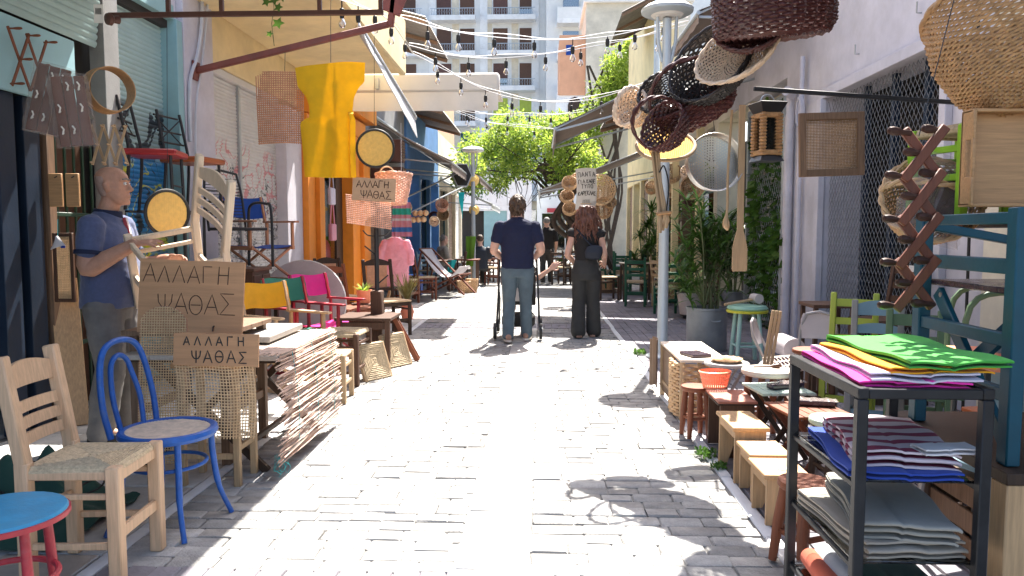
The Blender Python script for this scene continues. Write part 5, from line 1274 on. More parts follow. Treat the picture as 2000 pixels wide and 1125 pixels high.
MB().grid(lambda a, b: (-.35 + .8 * a, -.3 + .65 * b, .02 + .24 * math.sin(a * 3.1) * math.sin(b * 3.1) * (1 + .5 * math.sin(a * 17 + b * 5) * math.sin(b * 13)) + .02 * math.sin(a * 31) * math.sin(b * 23)), 40, 30, .006).build('sheet', 'cloth_dkgreen', T)
q = MB()
for k in range(7):
    P = [(rr_.uniform(-.5, .5), rr_.uniform(-.5, .4), .2 + rr_.uniform(-.04, .05)) for _ in range(5)]; q.tube(catmull(P, 6), .005, 5)
q.build('loose_cables', 'black_rubber', T)
# vine twig over the frame
T = thing('hanging_vine', 'short green vine shoot dangling from the canopy rail', 'plant', aty(533, 30, 5.5)); rr_ = random.Random(2)
MB().tube([(0, 0, .25), (.01, 0, .05), (-.01, 0, -.06), (.005, 0, -.22)], .003, 5).build('stem', 'trunk_green', T)
q = MB()
for (dx, dz, s) in ((0, .12, .09), (.05, .05, .08), (.03, -.05, .1), (-.05, .1, .08), (-.03, -.13, .06), (.07, .13, .08), (-.06, .18, .07), (.02, .2, .08)):
    O_ = V((dx, rr_.uniform(-.03, .03), dz)); al = rr_.uniform(-.5, .5); n_ = 10
    pts = []
    for k in range(n_):
        a_ = 2 * math.pi * k / n_; r_ = s * .5 * (.75 + .25 * math.cos(5 * a_)); pts.append(O_ + V((r_ * math.cos(a_), .3 * r_ * math.sin(a_ + al), r_ * math.sin(a_))))
    q.add([O_ + V((0, -.006, 0))] + pts, [(0, k + 1, (k + 1) % n_ + 1) for k in range(n_)])
q.build('leaves', 'leaf_mid', T)
T = thing('wooden_cabinet', 'narrow dark cabinet under the black tubular armchair', 'cabinet', (-2.93, 7.06, 0)); MB().box((0, 0, .49), (.46, .44, .96)).build('carcass', 'brown_wood', T); MB().box((0, 0, .984), (.5, .48, .03)).build('top_board', 'brown_wood', T)
for s in (-1, 1): d_ = MB().box((.235, s * .107, .5), (.014, .2, .86)).build('door', 'brown_wood', T); MB().tube([(.245, s * .02, .5), (.26, s * .02, .5)], .01, 8).build('knob', 'black_metal', d_)
# ================================================================== RIGHT SIDE
# --- street lamp
b_ = atz(1293, 697)
def street_lamp(label, loc, H=3.62):
    T = thing('street_lamp', label, 'street lamp', loc)
    MB().lathe([(.0, 0), (.17, 0), (.175, .012), (.16, .028), (.085, .05), (.07, .16), (.056, .18), (.055, .9), (.048, 2.2), (.045, H - .06), (.0, H - .05)], n=24).build('pole', 'lamp_grey', T)
    MB().lathe([(.0, H - .02), (.22, H - .025), (.265, H), (.27, H + .03), (.22, H + .07), (.1, H + .1), (.0, H + .11)], n=36).build('lamp_head', 'lamp_grey', T)
    MB().lathe([(.0, H - .045), (.15, H - .04), (.17, H - .022)], n=28, cap=False).build('diffuser', 'awning_white', T)
    for s in (-1, 1): MB().tube([(s * .045, 0, H - .5), (s * .09, 0, H - .3), (s * .1, 0, H - .02)], .018, 8).build('arm', 'lamp_grey', T)
    return T
street_lamp('tall grey street lamp with flat round head beside the plant barrel', b_)
# --- shelf with glass and folded cloth
T = thing('display_shelf', 'black steel shelf unit with glass shelves in the near corner', 'shelf', (1.035, 2.27, 0)); X0, Y0, HS = .165, .262, .90
for sx in (-1, 1):
    for sy in (-1, 1): MB().bar((sx * X0, sy * Y0, 0), (sx * X0, sy * Y0, HS - .016), .03, .03, up=(1, 0, 0), bev=.003).build('upright', 'dark_steel', T)
for s in (-1, 1):
    MB().box((s * X0, 0, HS), (.03, 2 * Y0 + .03, .03)).build('top_rail', 'dark_steel', T); MB().box((0, s * Y0, HS - .001), (2 * X0 - .03, .028, .028)).build('top_rail', 'dark_steel', T)
MB().box((0, 0, HS + .004), (2 * X0 - .03, 2 * Y0 - .03, .012)).build('top_panel', 'black_metal', T)
for z in (.65, .42, .20):
    MB().box((0, 0, z), (2 * X0 - .004, 2 * Y0 - .032, .008)).build('glass_shelf', 'clear_glass', T)
    for s in (-1, 1): MB().box((s * (X0 - .002), 0, z - .014), (.014, 2 * Y0 - .032, .018)).build('shelf_bracket', 'dark_steel', T)
def folded(name, label, mat, c, size, rz, layers=3, t=.012, over=0.0, seed=0, group=None):
    """a cloth folded back and forth: one continuous sheet"""
    T = thing(name, label, 'cloth', c, rz, group); rr = random.Random(seed); w, d = size; path = []
    for k in range(layers):
        h0 = d / 2 * rr.uniform(.93, 1.0); h1 = d / 2 * rr.uniform(.93, 1.0); z = t * (k + .6); ys = [-h0 + (h0 + h1) * j / 14 for j in range(15)]
        if k % 2: ys = ys[::-1]
        for y in ys: path.append((y, z))
        if k < layers - 1:
            s_ = 1 if k % 2 == 0 else -1
            for j in (1, 2, 3): a = math.pi * j / 4; path.append((ys[-1] + s_ * t * .55 * math.sin(a), z + t / 2 - t / 2 * math.cos(a)))
    n = len(path) - 1; ph = [rr.uniform(0, 6) for _ in range(4)]; sk = rr.uniform(-.03, .03); crease = rr.uniform(.35, .65)
    def fn(a, b):
        y, z = path[round(b * n)]; x = (a - .5) * w
        z += .0028 * math.sin(x * 21 + ph[0]) * math.sin(y * 13 + ph[1]) + .0018 * math.sin(x * 47 + y * 19 + ph[2]) - .004 * math.exp(-((a - crease) / .02) ** 2)
        e = min(a, 1 - a); z -= t * .35 * max(0, 1 - e / .04) * (.5 + .5 * math.sin(y * 17 + ph[3]))
        return (x + sk * y + .003 * math.sin(y * 23 + ph[2]), y + .003 * math.sin(x * 19 + ph[1]), z)
    MB().grid(fn, 26, n, t * .55).build('sheet', mat, T, angle=60)
    return T
G_ = 'folded cloths on the black shelf'
folded('folded_cloth', 'bright pink folded cloth, lowest on top of the shelf', 'cloth_pink', (1.03, 2.27, .911), (.29, .52), R(-4), 2, .009, seed=1, group=G_)
folded('folded_cloth', 'pale lilac folded cloth above the pink one', 'cloth_lilac', (1.06, 2.27, .930), (.29, .52), R(-2), 2, .009, seed=2, group=G_)
folded('folded_cloth', 'orange folded cloth under the green one', 'cloth_orange', (1.09, 2.27, .949), (.28, .50), R(0), 2, .008, seed=3, group=G_)
folded('folded_cloth', 'bright green folded cloth on top of the shelf pile', 'cloth_green', (1.125, 2.27, .966), (.28, .54), R(3), 3, .008, seed=4, group=G_)
folded('folded_cloth', 'royal blue folded cloth under the maroon striped one', 'cloth_blue', (1.03, 2.25, .655), (.30, .47), R(-6), 2, .01, seed=5, group=G_)
folded('folded_cloth', 'maroon and white striped folded cloth on the upper glass shelf', 'stripe_maroon', (1.06, 2.27, .677), (.27, .44), R(-8), 4, .011, seed=6, group=G_)
folded('folded_cloth', 'small white folded napkin beside the striped cloth', 'cloth_white', (1.13, 2.07, .722), (.15, .07), R(4), 2, .008, seed=16, group=G_)
folded('folded_cloth', 'grey-beige folded canvas, lower of the two canvas piles', 'canvas_beige', (1.03, 2.26, .425), (.28, .46), R(4), 4, .011, seed=7, group=G_)
folded('folded_cloth', 'grey folded canvas on top of the beige canvas pile', 'canvas_grey', (1.06, 2.25, .472), (.25, .44), R(-10), 5, .012, seed=8, group=G_)
folded('folded_cloth', 'dark green folded cloth on the lowest glass shelf', 'cloth_dkgreen', (1.10, 2.27, .206), (.2, .44), 0, 5, .016, seed=9, group=G_)
for i, (x, z, r, mt, lb) in enumerate(((.915, .236, .032, 'cloth_red', 'rolled orange-red cloth at the edge of the lowest shelf'), (.965, .245, .04, 'cloth_white', 'rolled white cloth beside the orange-red roll'))):
    T = thing('rolled_cloth', lb, 'cloth', (x, 2.27, z)); P = [(0, -.21, 0), (.002, -.1, .002), (0, 0, 0), (-.002, .1, -.001), (0, .2, 0)]; MB().tube(P, [r * .97, r, r, r * 1.02, r * .96], 18).build('roll', mt, T)
# --- small wooden footstools
def footstool(label, x0, y0, x1, y1, h, mat='pine_y', ticket=True):
    T = thing('footstool', label, 'footstool', ((x0 + x1) / 2, (y0 + y1) / 2, 0), group='low wooden footstools along the kerb'); w, d = x1 - x0, y1 - y0
    MB().box((0, 0, h - .011), (w, d, .022), None, .004).build('top_board', mat, T)
    for s in (-1, 1):
        pl = [(-w * .42, 0), (-w * .2, 0), (0, h * .38), (w * .2, 0), (w * .42, 0), (w * .42, h - .022), (-w * .42, h - .022)]
        M = Matrix.Translation((0, s * (d / 2 - .025), 0)) @ Matrix.Rotation(R(90), 4, 'X')
        MB().prism(pl, .018, M).build('leg_panel', 'pine_z', T)
        MB().box((s * (w * .42 - .006), 0, h - .045), (.012, d - .07, .045)).build('apron', mat, T)
    if ticket: MB().box((.01, -.04, h + .002), (.05, .035, .002), .4, 0).build('price_ticket', 'mint_paint', T)
footstool('footstool with green price ticket behind the other two', 1.02, 3.88, 1.215, 4.26, .305)
footstool('middle footstool wedged between the two others', 1.03, 3.60, 1.24, 3.86, .245, ticket=False)
footstool('footstool with green price ticket nearest the black shelf', 1.015, 3.31, 1.225, 3.575, .24)
# --- worn red low table, coral basket, small stool
T = thing('low_table', 'low table with worn red painted top behind the footstools', 'table', (1.165, 4.5, 0)); MB().box((0, 0, .335), (.23, .34, .016), None, .003).build('table_top', 'worn_red_top', T); MB().box((0, 0, .322), (.235, .345, .008)).build('top_edge', 'walnut', T)
for s in (-1, 1): MB().box((0, s * .15, .16), (.2, .02, .315)).build('leg_panel', 'brown_wood', T)
MB().box((0, 0, .14), (.02, .28, .1)).build('stretcher', 'brown_wood', T)
round_stool('round_stool', 'small reddish round stool beside the worn red table', (1.02, 4.82, 0), .2, 'cherry', 'cherry', .095, .335, .025, 4, .018)
T = thing('plastic_basket', 'coral orange plastic basket on the red table edge', 'basket', (1.12, 4.72, .345), R(10))
sxy = (1.15, .85); q = MB()
for k in range(36):
    a_ = 2 * math.pi * k / 36; c, s = math.cos(a_) * sxy[0], math.sin(a_) * sxy[1]
    q.bar((c * .066, s * .066, .006), (c * .086, s * .086, .1), .009, .003, up=(c, s, 0), bev=.001)
q.build('ribs', 'coral', T); MB().lathe([(.0, 0), (.068, 0), (.068, .012), (.0, .012)], n=32, sx=sxy[0], sy=sxy[1]).build('base', 'coral', T)
for z, r in ((.03, .071), (.06, .078)): MB().lathe([(r - .002, z), (r + .001, z), (r + .001, z + .006), (r - .002, z + .006)], n=32, sx=sxy[0], sy=sxy[1], cap=False).build('band', 'coral', T)
MB().lathe([(.084, .095), (.092, .097), (.094, .106), (.086, .11), (.084, .095)], n=36, sx=sxy[0], sy=sxy[1], cap=False).build('rim', 'coral', T)
# --- wicker sided chest
T = thing('wicker_chest', 'low wooden chest with bulging woven wicker side', 'chest', (1.16, 5.65, 0))
for sx in (-1, 1):
    for sy in (-1, 1): MB().bar((sx * .15, sy * .42, 0), (sx * .15, sy * .42, .42), .035, .035, up=(1, 0, 0)).build('leg', 'olive_wood', T)
MB().box((0, 0, .43), (.34, .9, .02)).build('top_board', 'cream_top', T); MB().box((-.15, 0, .12), (.02, .82, .03)).build('rail', 'olive_wood', T)
q = MB()
for i in range(15):
    z = .03 + i * .026; q.tube([(-.168 + .012 * math.cos(k * math.pi + i * math.pi) - .02 * math.sin(math.pi * k / 6), -.40 + .05 * k, z) for k in range(7)], .013, 5)
q.build('woven_side', 'wicker', T); q = MB()
for i in range(15):
    z = .03 + i * .026; q.tube([(-.15 + .05 * k, -.43 - .012 * math.cos(k * math.pi + i * math.pi), z) for k in range(7)], .013, 5)
q.build('woven_end', 'wicker', T)
T = bpy.data.objects['wicker_chest']; MB().box((-.145, .16, .22), (.012, .5, .36)).build('side_board', 'weathered', T)
T = thing('draped_cloth', 'brown cloth hanging off the far side of the wicker chest', 'cloth', (.975, 6.2, .05)); MB().grid(lambda a, b: (-.02 + .015 * math.sin(a * 12), -.12 + .26 * a, .40 * (1 - b) + .02 * math.sin(a * 5)), 16, 8, .006).build('cloth', 'weathered', T)
T = thing('black_pouch', 'small shiny black pouch lying on the wicker chest', 'bag', (1.13, 5.38, .441), R(20)); MB().box((0, 0, .012), (.15, .2, .024), None, .01).build('pouch', 'dark_purple', T)
# --- round folding table with woven plate, cream stool etc
T = thing('round_folding_table', 'small grey round folding table holding a woven plate', 'table', (1.30, 5.15, 0)); MB().lathe([(0, .415), (.15, .415), (.155, .425), (.15, .435), (0, .437)], n=36).build('table_top', 'grey_top', T)
for s in (-1, 1): MB().bar((-.12, s * .07, 0), (.11, s * .07, .415), .02, .016).build('leg', 'grey_tube', T); MB().bar((.12, s * .05, 0), (-.11, s * .05, .415), .02, .016).build('leg', 'grey_tube', T)
T = thing('woven_plate', 'round woven plate lying on the grey folding table', 'plate', (1.30, 5.15, .441)); q = MB()
for i in range(9): r = .02 + i * .0105; q.tube([(r * math.cos(t * math.pi / 14), r * math.sin(t * math.pi / 14), .004 + .0016 * i + .003 * math.cos(t * math.pi + i * math.pi)) for t in range(28)], .006, 5, closed=True)
q.build('weave', 'wicker', T)
round_stool('round_stool', 'cream topped round stool with orange-brown legs', (1.47, 4.78, 0), .2, 'cherry', 'cream_top', .165, .455, .03, 4, .022, tt=.035)
T = thing('wooden_spoon', 'dark wooden spoon lying on the cream stool', 'spoon', (1.46, 4.80, .463)); MB().tube([(-.08, -.02, .006), (.03, .0, .006), (.05, .005, .008), (.085, .01, .009), (.11, .015, .006)], [.006, .006, .012, .018, .006], 8).build('spoon', 'brown_wood', T)
round_stool('round_stool', 'reddish brown round stool beside the folding chairs', (1.92, 5.2, 0), .1, 'brown_wood', 'cherry', .15, .52, .03, 4, .02)
round_stool('round_stool', 'pale mint round stool half hidden behind the black shelf', (1.50, 3.72, 0), .1, 'walnut', 'pale_green_top', .14, .40, .03, 4, .018)
round_stool('round_stool', 'cream round stool half hidden behind the black shelf', (1.62, 3.35, 0), .1, 'walnut', 'cream_top', .15, .42, .03, 4, .018)
round_stool('round_stool', 'reddish brown stool standing under the black shelf edge', (1.06, 2.93, 0), .4, 'cherry', 'cherry', .105, .345, .04, 4, .02)
T = thing('mint_stool', 'mint bar stool with yellow rim and blue-green seat', 'stool', atz(1457, 706)); h = .55
MB().lathe([(0, h - .01), (.19, h - .01), (.205, h + .01), (.19, h + .035), (0, h + .045)], n=36).build('seat_pad', 'mint_top', T); MB().lathe([(.16, h - .04), (.205, h - .035), (.21, h - .015), (.2, h - .008), (0, h - .008)], n=36).build('rim', 'yellow_paint', T)
for k in range(4):
    a_ = math.pi / 4 + k * math.pi / 2; MB().tube([(.13 * math.cos(a_), .13 * math.sin(a_), h - .035), (.18 * math.cos(a_), .18 * math.sin(a_), 0)], .022, 10).build('leg', 'mint_paint', T)
    a2 = a_ + math.pi / 2; MB().tube([(.165 * math.cos(a_), .165 * math.sin(a_), .17), (.165 * math.cos(a2), .165 * math.sin(a2), .17)], .013, 8).build('stretcher', 'mint_paint', T)
c = bpy.data.objects['mint_stool'].location
T = thing('wooden_mallet', 'wooden mallet lying on the mint bar stool', 'mallet', (c.x, c.y, .60), R(15)); MB().tube([(-.26, 0, .0), (.1, 0, .05)], .014, 8).build('handle', 'olive_wood', T); MB().tube([(.1, -.06, .055), (.1, .06, .055)], .05, 14).build('head', 'clay_pot', T)
# --- kids' folding chairs
def folding_chair(label, loc, rz, hb=.68, w=.27):
    T = thing('folding_chair', label, 'chair', loc, rz, 'small lilac metal folding chairs')
    for s in (-1, 1):
        MB().tube([(.17, s * w / 2, 0), (-.05, s * w / 2, .33), (-.17, s * (w / 2 - .01), hb - .12), (-.19, s * (w / 2 - .05), hb - .02)], .011, 8).build('long_leg', 'grey_tube', T)
        MB().tube([(-.2, s * (w / 2 - .02), 0), (.12, s * (w / 2 - .02), .34)], .010, 8).build('short_leg', 'grey_tube', T)
    MB().tube([(-.19, -(w / 2 - .05), hb - .02), (-.193, 0, hb), (-.19, w / 2 - .05, hb - .02)], .011, 8).build('top_rail', 'grey_tube', T)
    MB().grid(lambda a, b: (-.135 - .05 * b - .02 * math.sin(a * math.pi), (-.5 + a) * (w - .02) * (1 - .25 * max(0, b - .75) * 4 * .5), hb - .20 + .185 * b), 12, 8, .006).build('back_panel', 'lilac_metal', T)
    MB().box((.0, 0, .345), (.26, w - .03, .018), None, .008).build('seat', 'lilac_metal', T)
    return T
folding_chair('lilac folding chair seen side-on behind the cream stool', (1.80, 5.6, 0), R(-25)); folding_chair('lilac folding chair facing the street by the white pier', (2.03, 5.45, 0), R(-112), .74)
T = thing('patterned_tray', 'black and cream patterned tray lying across a folding chair', 'tray', (1.78, 5.45, .37), rot=(R(35), 0, R(25))); MB().box((0, 0, 0), (.26, .16, .02)).build('tray', 'cream_top', T)
for i in range(7):
    for j in range(3): MB().box((-.105 + .035 * i, -.045 + .045 * j, .011), (.02, .028, .004), (i + j) % 2 * .5, 0).build('pattern_patch', 'dark_purple', T)
T = thing('wooden_clapper', 'three upright orange wooden slats on a folding chair', 'slats', (1.64, 5.35, .36), rot=(0, R(8), 0))
for k in range(3): MB().box((-.026 + .026 * k, 0, .21), (.021, .014, .42)).build('slat', 'olive_wood', T)
T = thing('rolled_mat', 'lilac grey rolled mat on the seats by the white pier', 'mat', (1.95, 5.85, .36)); MB().tube([(0, -.16, .08), (0, .16, .08)], .085, 20).build('roll', 'lilac_metal', T)
# --- slatted folding tables
def slat_table(label, loc, rz, mat, legm, w=.3, d=.34, h=.40, n=6):
    T = thing('folding_table', label, 'table', loc, rz)
    for i in range(n): MB().box((-w / 2 + w / n * (i + .5), 0, h - .008), (w / n - .004, d, .016)).build('slat', mat, T)
    for s in (-1, 1):
        MB().bar((-w / 2 + .02, s * (d / 2 - .03), 0), (w / 2 - .03, s * (d / 2 - .03), h - .016), .03, .018, up=(0, 1, 0)).build('leg', legm, T); MB().bar((w / 2 - .02, s * (d / 2 - .055), 0), (-w / 2 + .03, s * (d / 2 - .055), h - .016), .03, .018, up=(0, 1, 0)).build('leg', legm, T)
    return T
slat_table('pale green folding table next to the worn red table', (1.42, 4.42, 0), R(6), 'pale_green_top', 'walnut', .32, .32, .41); slat_table('red-brown slatted folding table between footstools and shelf', (1.46, 4.02, 0), R(8), 'cherry', 'red_wood', .34, .36, .38)
for i, (x, y, z, rz, lb) in enumerate(((1.46, 4.4, .412, .4, 'dark wrapped brushes on the pale green table'), (1.5, 4.08, .382, -.2, 'dark wrapped brushes on the red-brown slatted table'))):
    T = thing('wrapped_brushes', lb, 'brush', (x, y, z), rz); MB().box((0, 0, .018), (.24, .06, .03), None, .01).build('bundle', 'dark_purple', T); MB().grid(lambda a, b: (-.13 + .26 * a, -.045 + .09 * b, .036 + .006 * math.sin(a * 25) * math.sin(b * 9)), 20, 8, .001).build('plastic_film', 'plastic_film', T)
# --- painted chairs by the mesh door
ladder_chair('ladder_back_chair', 'lime green ladder-back chair by the mesh door', (2.16, 5.2, 0), R(-118), 'lime_dull', 'straw', .30, .34, .43, .90, .04, ((.80, .855, .0), (.67, .72, 0), (.55, .60, 0)))
ladder_chair('ladder_back_chair', 'slate blue slatted white-posted chair beside the lime one', (2.16, 4.8, 0), R(-115), 'slate_paint', 'straw', .30, .34, .43, .88, .04, ((.78, .85, .03), (.66, .71, .02), (.55, .6, .02)), postmat='grey_concrete')
ladder_chair('ladder_back_chair', 'dull green chair beside the slate blue one', (2.22, 4.4, 0), R(-112), 'dull_green', 'straw', .30, .34, .43, .86, .04, ((.76, .83, .0), (.64, .70, 0), (.54, .59, 0)))
T = thing('brown_stool_table', 'tall brown wooden stool against the white pier', 'stool', (2.42, 6.3, 0)); MB().box((0, 0, .73), (.36, .36, .03)).build('seat', 'brown_wood', T)
for sx in (-1, 1):
    for sy in (-1, 1): MB().bar((sx * .15, sy * .15, 0), (sx * .15, sy * .15, .715), .035, .035, up=(1, 0, 0)).build('leg', 'brown_wood', T)
for s in (-1, 1): MB().bar((-.15, s * .15, .2), (.15, s * .15, .2), .02, .03).build('stretcher', 'brown_wood', T)
T = ladder_chair('ladder_back_chair', 'brown chair with a white sticker on its top slat', (2.75, 6.0, .2), R(200), 'brown_wood', 'brown_wood', .32, .34, .43, .90, .036, ((.80, .87, .0), (.68, .73, 0), (.57, .62, 0)), seat='solid')
T['label'] = 'brown chair with white sticker raised on a block by the mesh door'; MB().box((-.245, .02, .845), (.004, .05, .05), None, 0).build('sticker', 'paper', T)
T = thing('wooden_block', 'low wooden block under the brown stickered chair', 'block', (2.75, 6.0, 0)); MB().box((0, 0, .099), (.5, .5, .198)).build('block', 'walnut', T)
# --- teal folding chair on a dark stand
T = thing('dark_stand', 'dark topped wooden stand carrying the teal chair', 'stand', (1.62, 2.45, 0)); MB().box((0, 0, .64), (.62, .74, .035)).build('top_board', 'walnut', T)
for sx in (-1, 1):
    for sy in (-1, 1): MB().bar((sx * .27, sy * .33, 0), (sx * .27, sy * .33, .622), .075, .075, up=(1, 0, 0)).build('leg', 'pine_z', T)
T = thing('teal_chair', 'teal painted folding chair with mauve seat standing on the dark stand', 'chair', (1.60, 2.42, .659)); tl = 'teal_paint'
for sy, hh in ((-1, .745), (1, .735)):
    MB().bar((-.24, sy * .26, 0), (-.24, sy * .26, hh), .05, .042, up=(1, 0, 0), bev=.004).build('post', tl, T); MB().bar((.2, sy * .26, 0), (.2, sy * .26, hh - .1), .045, .042, up=(1, 0, 0)).build('post', tl, T)
    MB().bar((-.24, sy * .26, .715 if sy < 0 else .70), (.2, sy * .26, .62), .04, .03).build('side_rail', tl, T)
for z, hh in ((.715, .035), (.575, .045), (.20, .04), (.36, .04)): MB().bar((-.24, -.235, z), (-.24, .235, z), .028, hh).build('rail', tl, T)
MB().box((0, 0, .50), (.44, .5, .02), None, .006).build('seat', 'dark_purple', T)
MB().bar((-.215, .2, .47), (-.20, -.2, .02), .05, .02, up=(1, 0, 0)).build('cross_brace', tl, T); MB().bar((-.19, -.22, .43), (-.17, .2, .14), .05, .02, up=(1, 0, 0)).build('cross_brace', tl, T)
MB().tube([(-.205, .17, .46), (-.225, .17, .46)], .009, 8).build('bolt', 'steel', T)
# tray, lime chairs, wicker above
def tray():
    T = thing('wooden_tray', 'plain wooden serving tray stood on its side above the teal chair', 'tray', aty(1882, 404, 2.62)); W, H = .46, .33
    MB().box((W / 2, .03, H / 2), (W, .01, H)).build('base', 'oak_x', T)
    MB().box((W / 2, 0, .006), (W, .06, .012)).build('long_side', 'oak_x', T); MB().box((W / 2, 0, H - .006), (W, .06, .012)).build('long_side', 'oak_x', T)
    for x in (.006, W - .006):
        q = MB().box((x, 0, H * .16), (.012, .075, H * .3)).box((x, 0, H * .84), (.012, .075, H * .3)).box((x, .02, H / 2), (.012, .035, H * .4)).box((x, -.032, H / 2), (.012, .014, H * .4)); q.build('handle_end', 'oak_x', T)
tray()
T = thing('wall_plank', 'wooden plank shelf on wall brackets behind the tray', 'shelf', (2.3, 2.98, 1.37)); MB().box((0, 0, .012), (1.62, .52, .025)).build('plank', 'weathered', T)
for x in (-.5, .4): MB().bar((x, -.2, -.01), (x, .2, -.01), .03, .02).build('bracket', 'black_metal', T)
rush_stool('small_stool', 'lime green stool with straw seat on the plank behind the peg rack', (1.68, 3.05, 1.395), R(18), 'lime_paint', 'straw', .24, .24, .35, .036); rush_stool('small_stool', 'lime green stool with straw seat half hidden by the big wicker basket', (2.0, 2.92, 1.395), R(-8), 'lime_paint', 'straw', .30, .28, .44, .036)
basket('wicker_basket', 'big honey wicker basket hanging in the top corner', aty(2046, 196, 2.6), (R(-22), R(-12), 0), [(.14, 0), (.24, .12), (.27, .26), (.25, .42)], 'wicker_brown', 46, 34, .0048, rimr=.015)
peg_rack('peg_rack', 'reddish wooden expanding peg rack hanging in front of the teal chair', aty(1790, 598, 2.42) + V((-.06, 0, 0)), (1, 0, .06), (.02, 0, 1), 1, 4, .105, .138, 'red_wood', .07, .031, .015, pegdir=(-.95, -.25, .08), pegm='peg_dark')
basket('wicker_basket', 'pale wicker basket tipped forward behind the peg rack', aty(1795, 430, 3.2), (R(62), R(12), R(-18)), [(.10, 0), (.15, .08), (.185, .18)], 'wicker', 24, 13, .005, handle=(.12, .008))
T = thing('wrapped_tool', 'dark grooming brush wrapped in clear film inside the pale basket', 'brush', aty(1845, 395, 3.0), rot=(0, R(20), 0)); MB().box((0, 0, 0), (.09, .05, .24), None, .02).build('brush', 'dark_purple', T); MB().box((-.08, 0, .0), (.05, .04, .2), None, .015).build('handle', 'black_rubber', T)
MB().grid(lambda a, b: (.14 * math.cos(a * 6.283) - .03 + .01 * math.sin(b * 20 + a * 9), .06 * math.sin(a * 6.283), -.16 + .32 * b), 20, 12).build('plastic_film', 'plastic_film', T)
# jumble behind the teal chair
ladder_chair('ladder_back_chair', 'dark chair deep in the jumble behind the teal chair', (2.3, 3.5, 0), R(190), 'walnut', 'orange_seat', .36, .36, .46, .92, .036, seat='solid'); cafe_chair('coral padded black chair behind the teal chair', (1.95, 3.1, .35), R(170), 'coral', .8)
T = thing('wooden_crate', 'wooden crate under the coral padded chair', 'crate', (1.95, 3.1, 0))
for sx in (-1, 1):
    for k in range(3): MB().box((sx * .22, 0, .06 + .11 * k), (.015, .46, .09)).build('slat', 'weathered', T); MB().box((0, sx * .22, .06 + .11 * k), (.42, .015, .09)).build('slat', 'weathered', T)
MB().box((0, 0, .343), (.45, .46, .012)).build('lid', 'weathered', T)
for i, (x, y, lb) in enumerate(((1.78, 2.98, 'blue round-backed chair seen low behind the teal braces'), (2.12, 3.25, 'second blue round-backed chair deeper behind the teal braces'))):
    T = thing('round_back_chair', lb, 'chair', (x, y, 0), R(200)); MB().lathe([(0, -.01), (.16, -.012), (.17, 0), (.16, .012), (0, .01)], n=32).xf(Matrix.Translation((-.15, 0, .74)) @ Matrix.Rotation(R(80), 4, 'Y')).build('backrest', 'slate_paint', T); MB().box((.02, 0, .44), (.34, .34, .03), None, .012).build('seat', 'slate_paint', T)
    for sx in (-1, 1):
        for sy in (-1, 1): MB().tube([(sx * .14, sy * .14, .43), (sx * .17, sy * .17, 0)], .013, 8).build('leg', 'grey_tube', T)
    MB().tube([(-.13, 0, .44), (-.155, 0, .7)], .015, 8).build('back_stem', 'grey_tube', T)
T = thing('tube_chair', 'dark bent-tube chair stacked behind the wooden tray', 'chair', (2.05, 3.3, .62), R(160))
for s in (-1, 1): MB().tube(catmull([(.2, s * .2, 0), (.18, s * .2, .4), (0, s * .2, .47), (-.17, s * .2, .47), (-.2, s * .2, .85)], 5), .013, 8).build('side_tube', 'dull_green', T)
MB().tube([(-.2, -.2, .85), (-.2, .2, .85)], .013, 8).build('top_tube', 'dull_green', T); MB().grid(lambda a, b: (-.19 - .03 * math.sin(a * 3.14), -.19 + .38 * a, .6 + .22 * b), 10, 5, .008).build('backrest', 'canvas_beige', T); MB().box((0, 0, .48), (.36, .38, .02)).build('seat', 'canvas_beige', T)
# --- hanging bar and goods
T = thing('display_bar', 'long steel display bar projecting from the white wall', 'bar', (3.14, 5.36, 2.24)); part(T, 'bar', 'dark_steel', MB().bar((3.15, 5.38, 2.225), (1.50, 5.36, 2.345), .028, .028)); part(T, 'wall_plate', 'dark_steel', MB().box((3.145, 5.38, 2.225), (.01, .1, .12)))
T = thing('framed_cane_panel', 'square cane panel in a brown wooden frame hanging from the bar', 'cane panel', aty(1624, 282, 5.3), rot=(0, R(-2), R(4)))
for s in (-1, 1): MB().box((s * .205, 0, 0), (.05, .028, .44)).build('frame_bar', 'weathered', T); MB().box((0, 0, s * .195), (.36, .027, .05)).build('frame_bar', 'weathered', T)
cane_rect(.37, .35, .0105, lambda x, y, l: (x - .185, -l, y - .175), r=.0034, double=False, segs=4).build('webbing', 'wicker_shade', T); MB().tube([(0, 0, .21), (0, .04, .30)], .002, 4).build('wire', 'black_metal', T)
T = thing('wicker_lantern', 'black and wicker lantern hanging at the end of the bar', 'lantern', aty(1496, 316, 5.28), R(12))
MB().lathe([(.10, 0), (.125, .0), (.10, .035), (.085, .045)], n=4).xf(rotz(R(45))).build('base', 'black_metal', T); MB().lathe([(.085, .33), (.10, .335), (.14, .40), (.125, .405), (.0, .41)], n=4).xf(rotz(R(45))).build('cap', 'black_metal', T)
for sx in (-1, 1):
    for sy in (-1, 1):
        q = MB().tube([(sx * .058, sy * .058, .04), (sx * .058, sy * .058, .335)], .014, 6)
        for k in range(13): q.tube([(sx * .06 + .02 * math.cos(t * math.pi / 3), sy * .06 + .02 * math.sin(t * math.pi / 3), .05 + k * .0222) for t in range(6)], .0105, 4, closed=True)
        q.build('wicker_post', 'wicker_brown', T)
for zz in (.06, .315):
    for s in (-1, 1): MB().box((0, s * .062, zz), (.12, .03, .035), None, .01).build('wicker_rail', 'wicker_brown', T); MB().box((s * .062, 0, zz), (.03, .09, .034), None, .01).build('wicker_rail', 'wicker_brown', T)
for s in (-1, 1):
    MB().box((s * .052, 0, .19), (.003, .09, .27), None, 0).build('glass_pane', 'window_glass', T); MB().box((0, s * .052, .19), (.09, .003, .27), None, 0).build('glass_pane', 'window_glass', T)
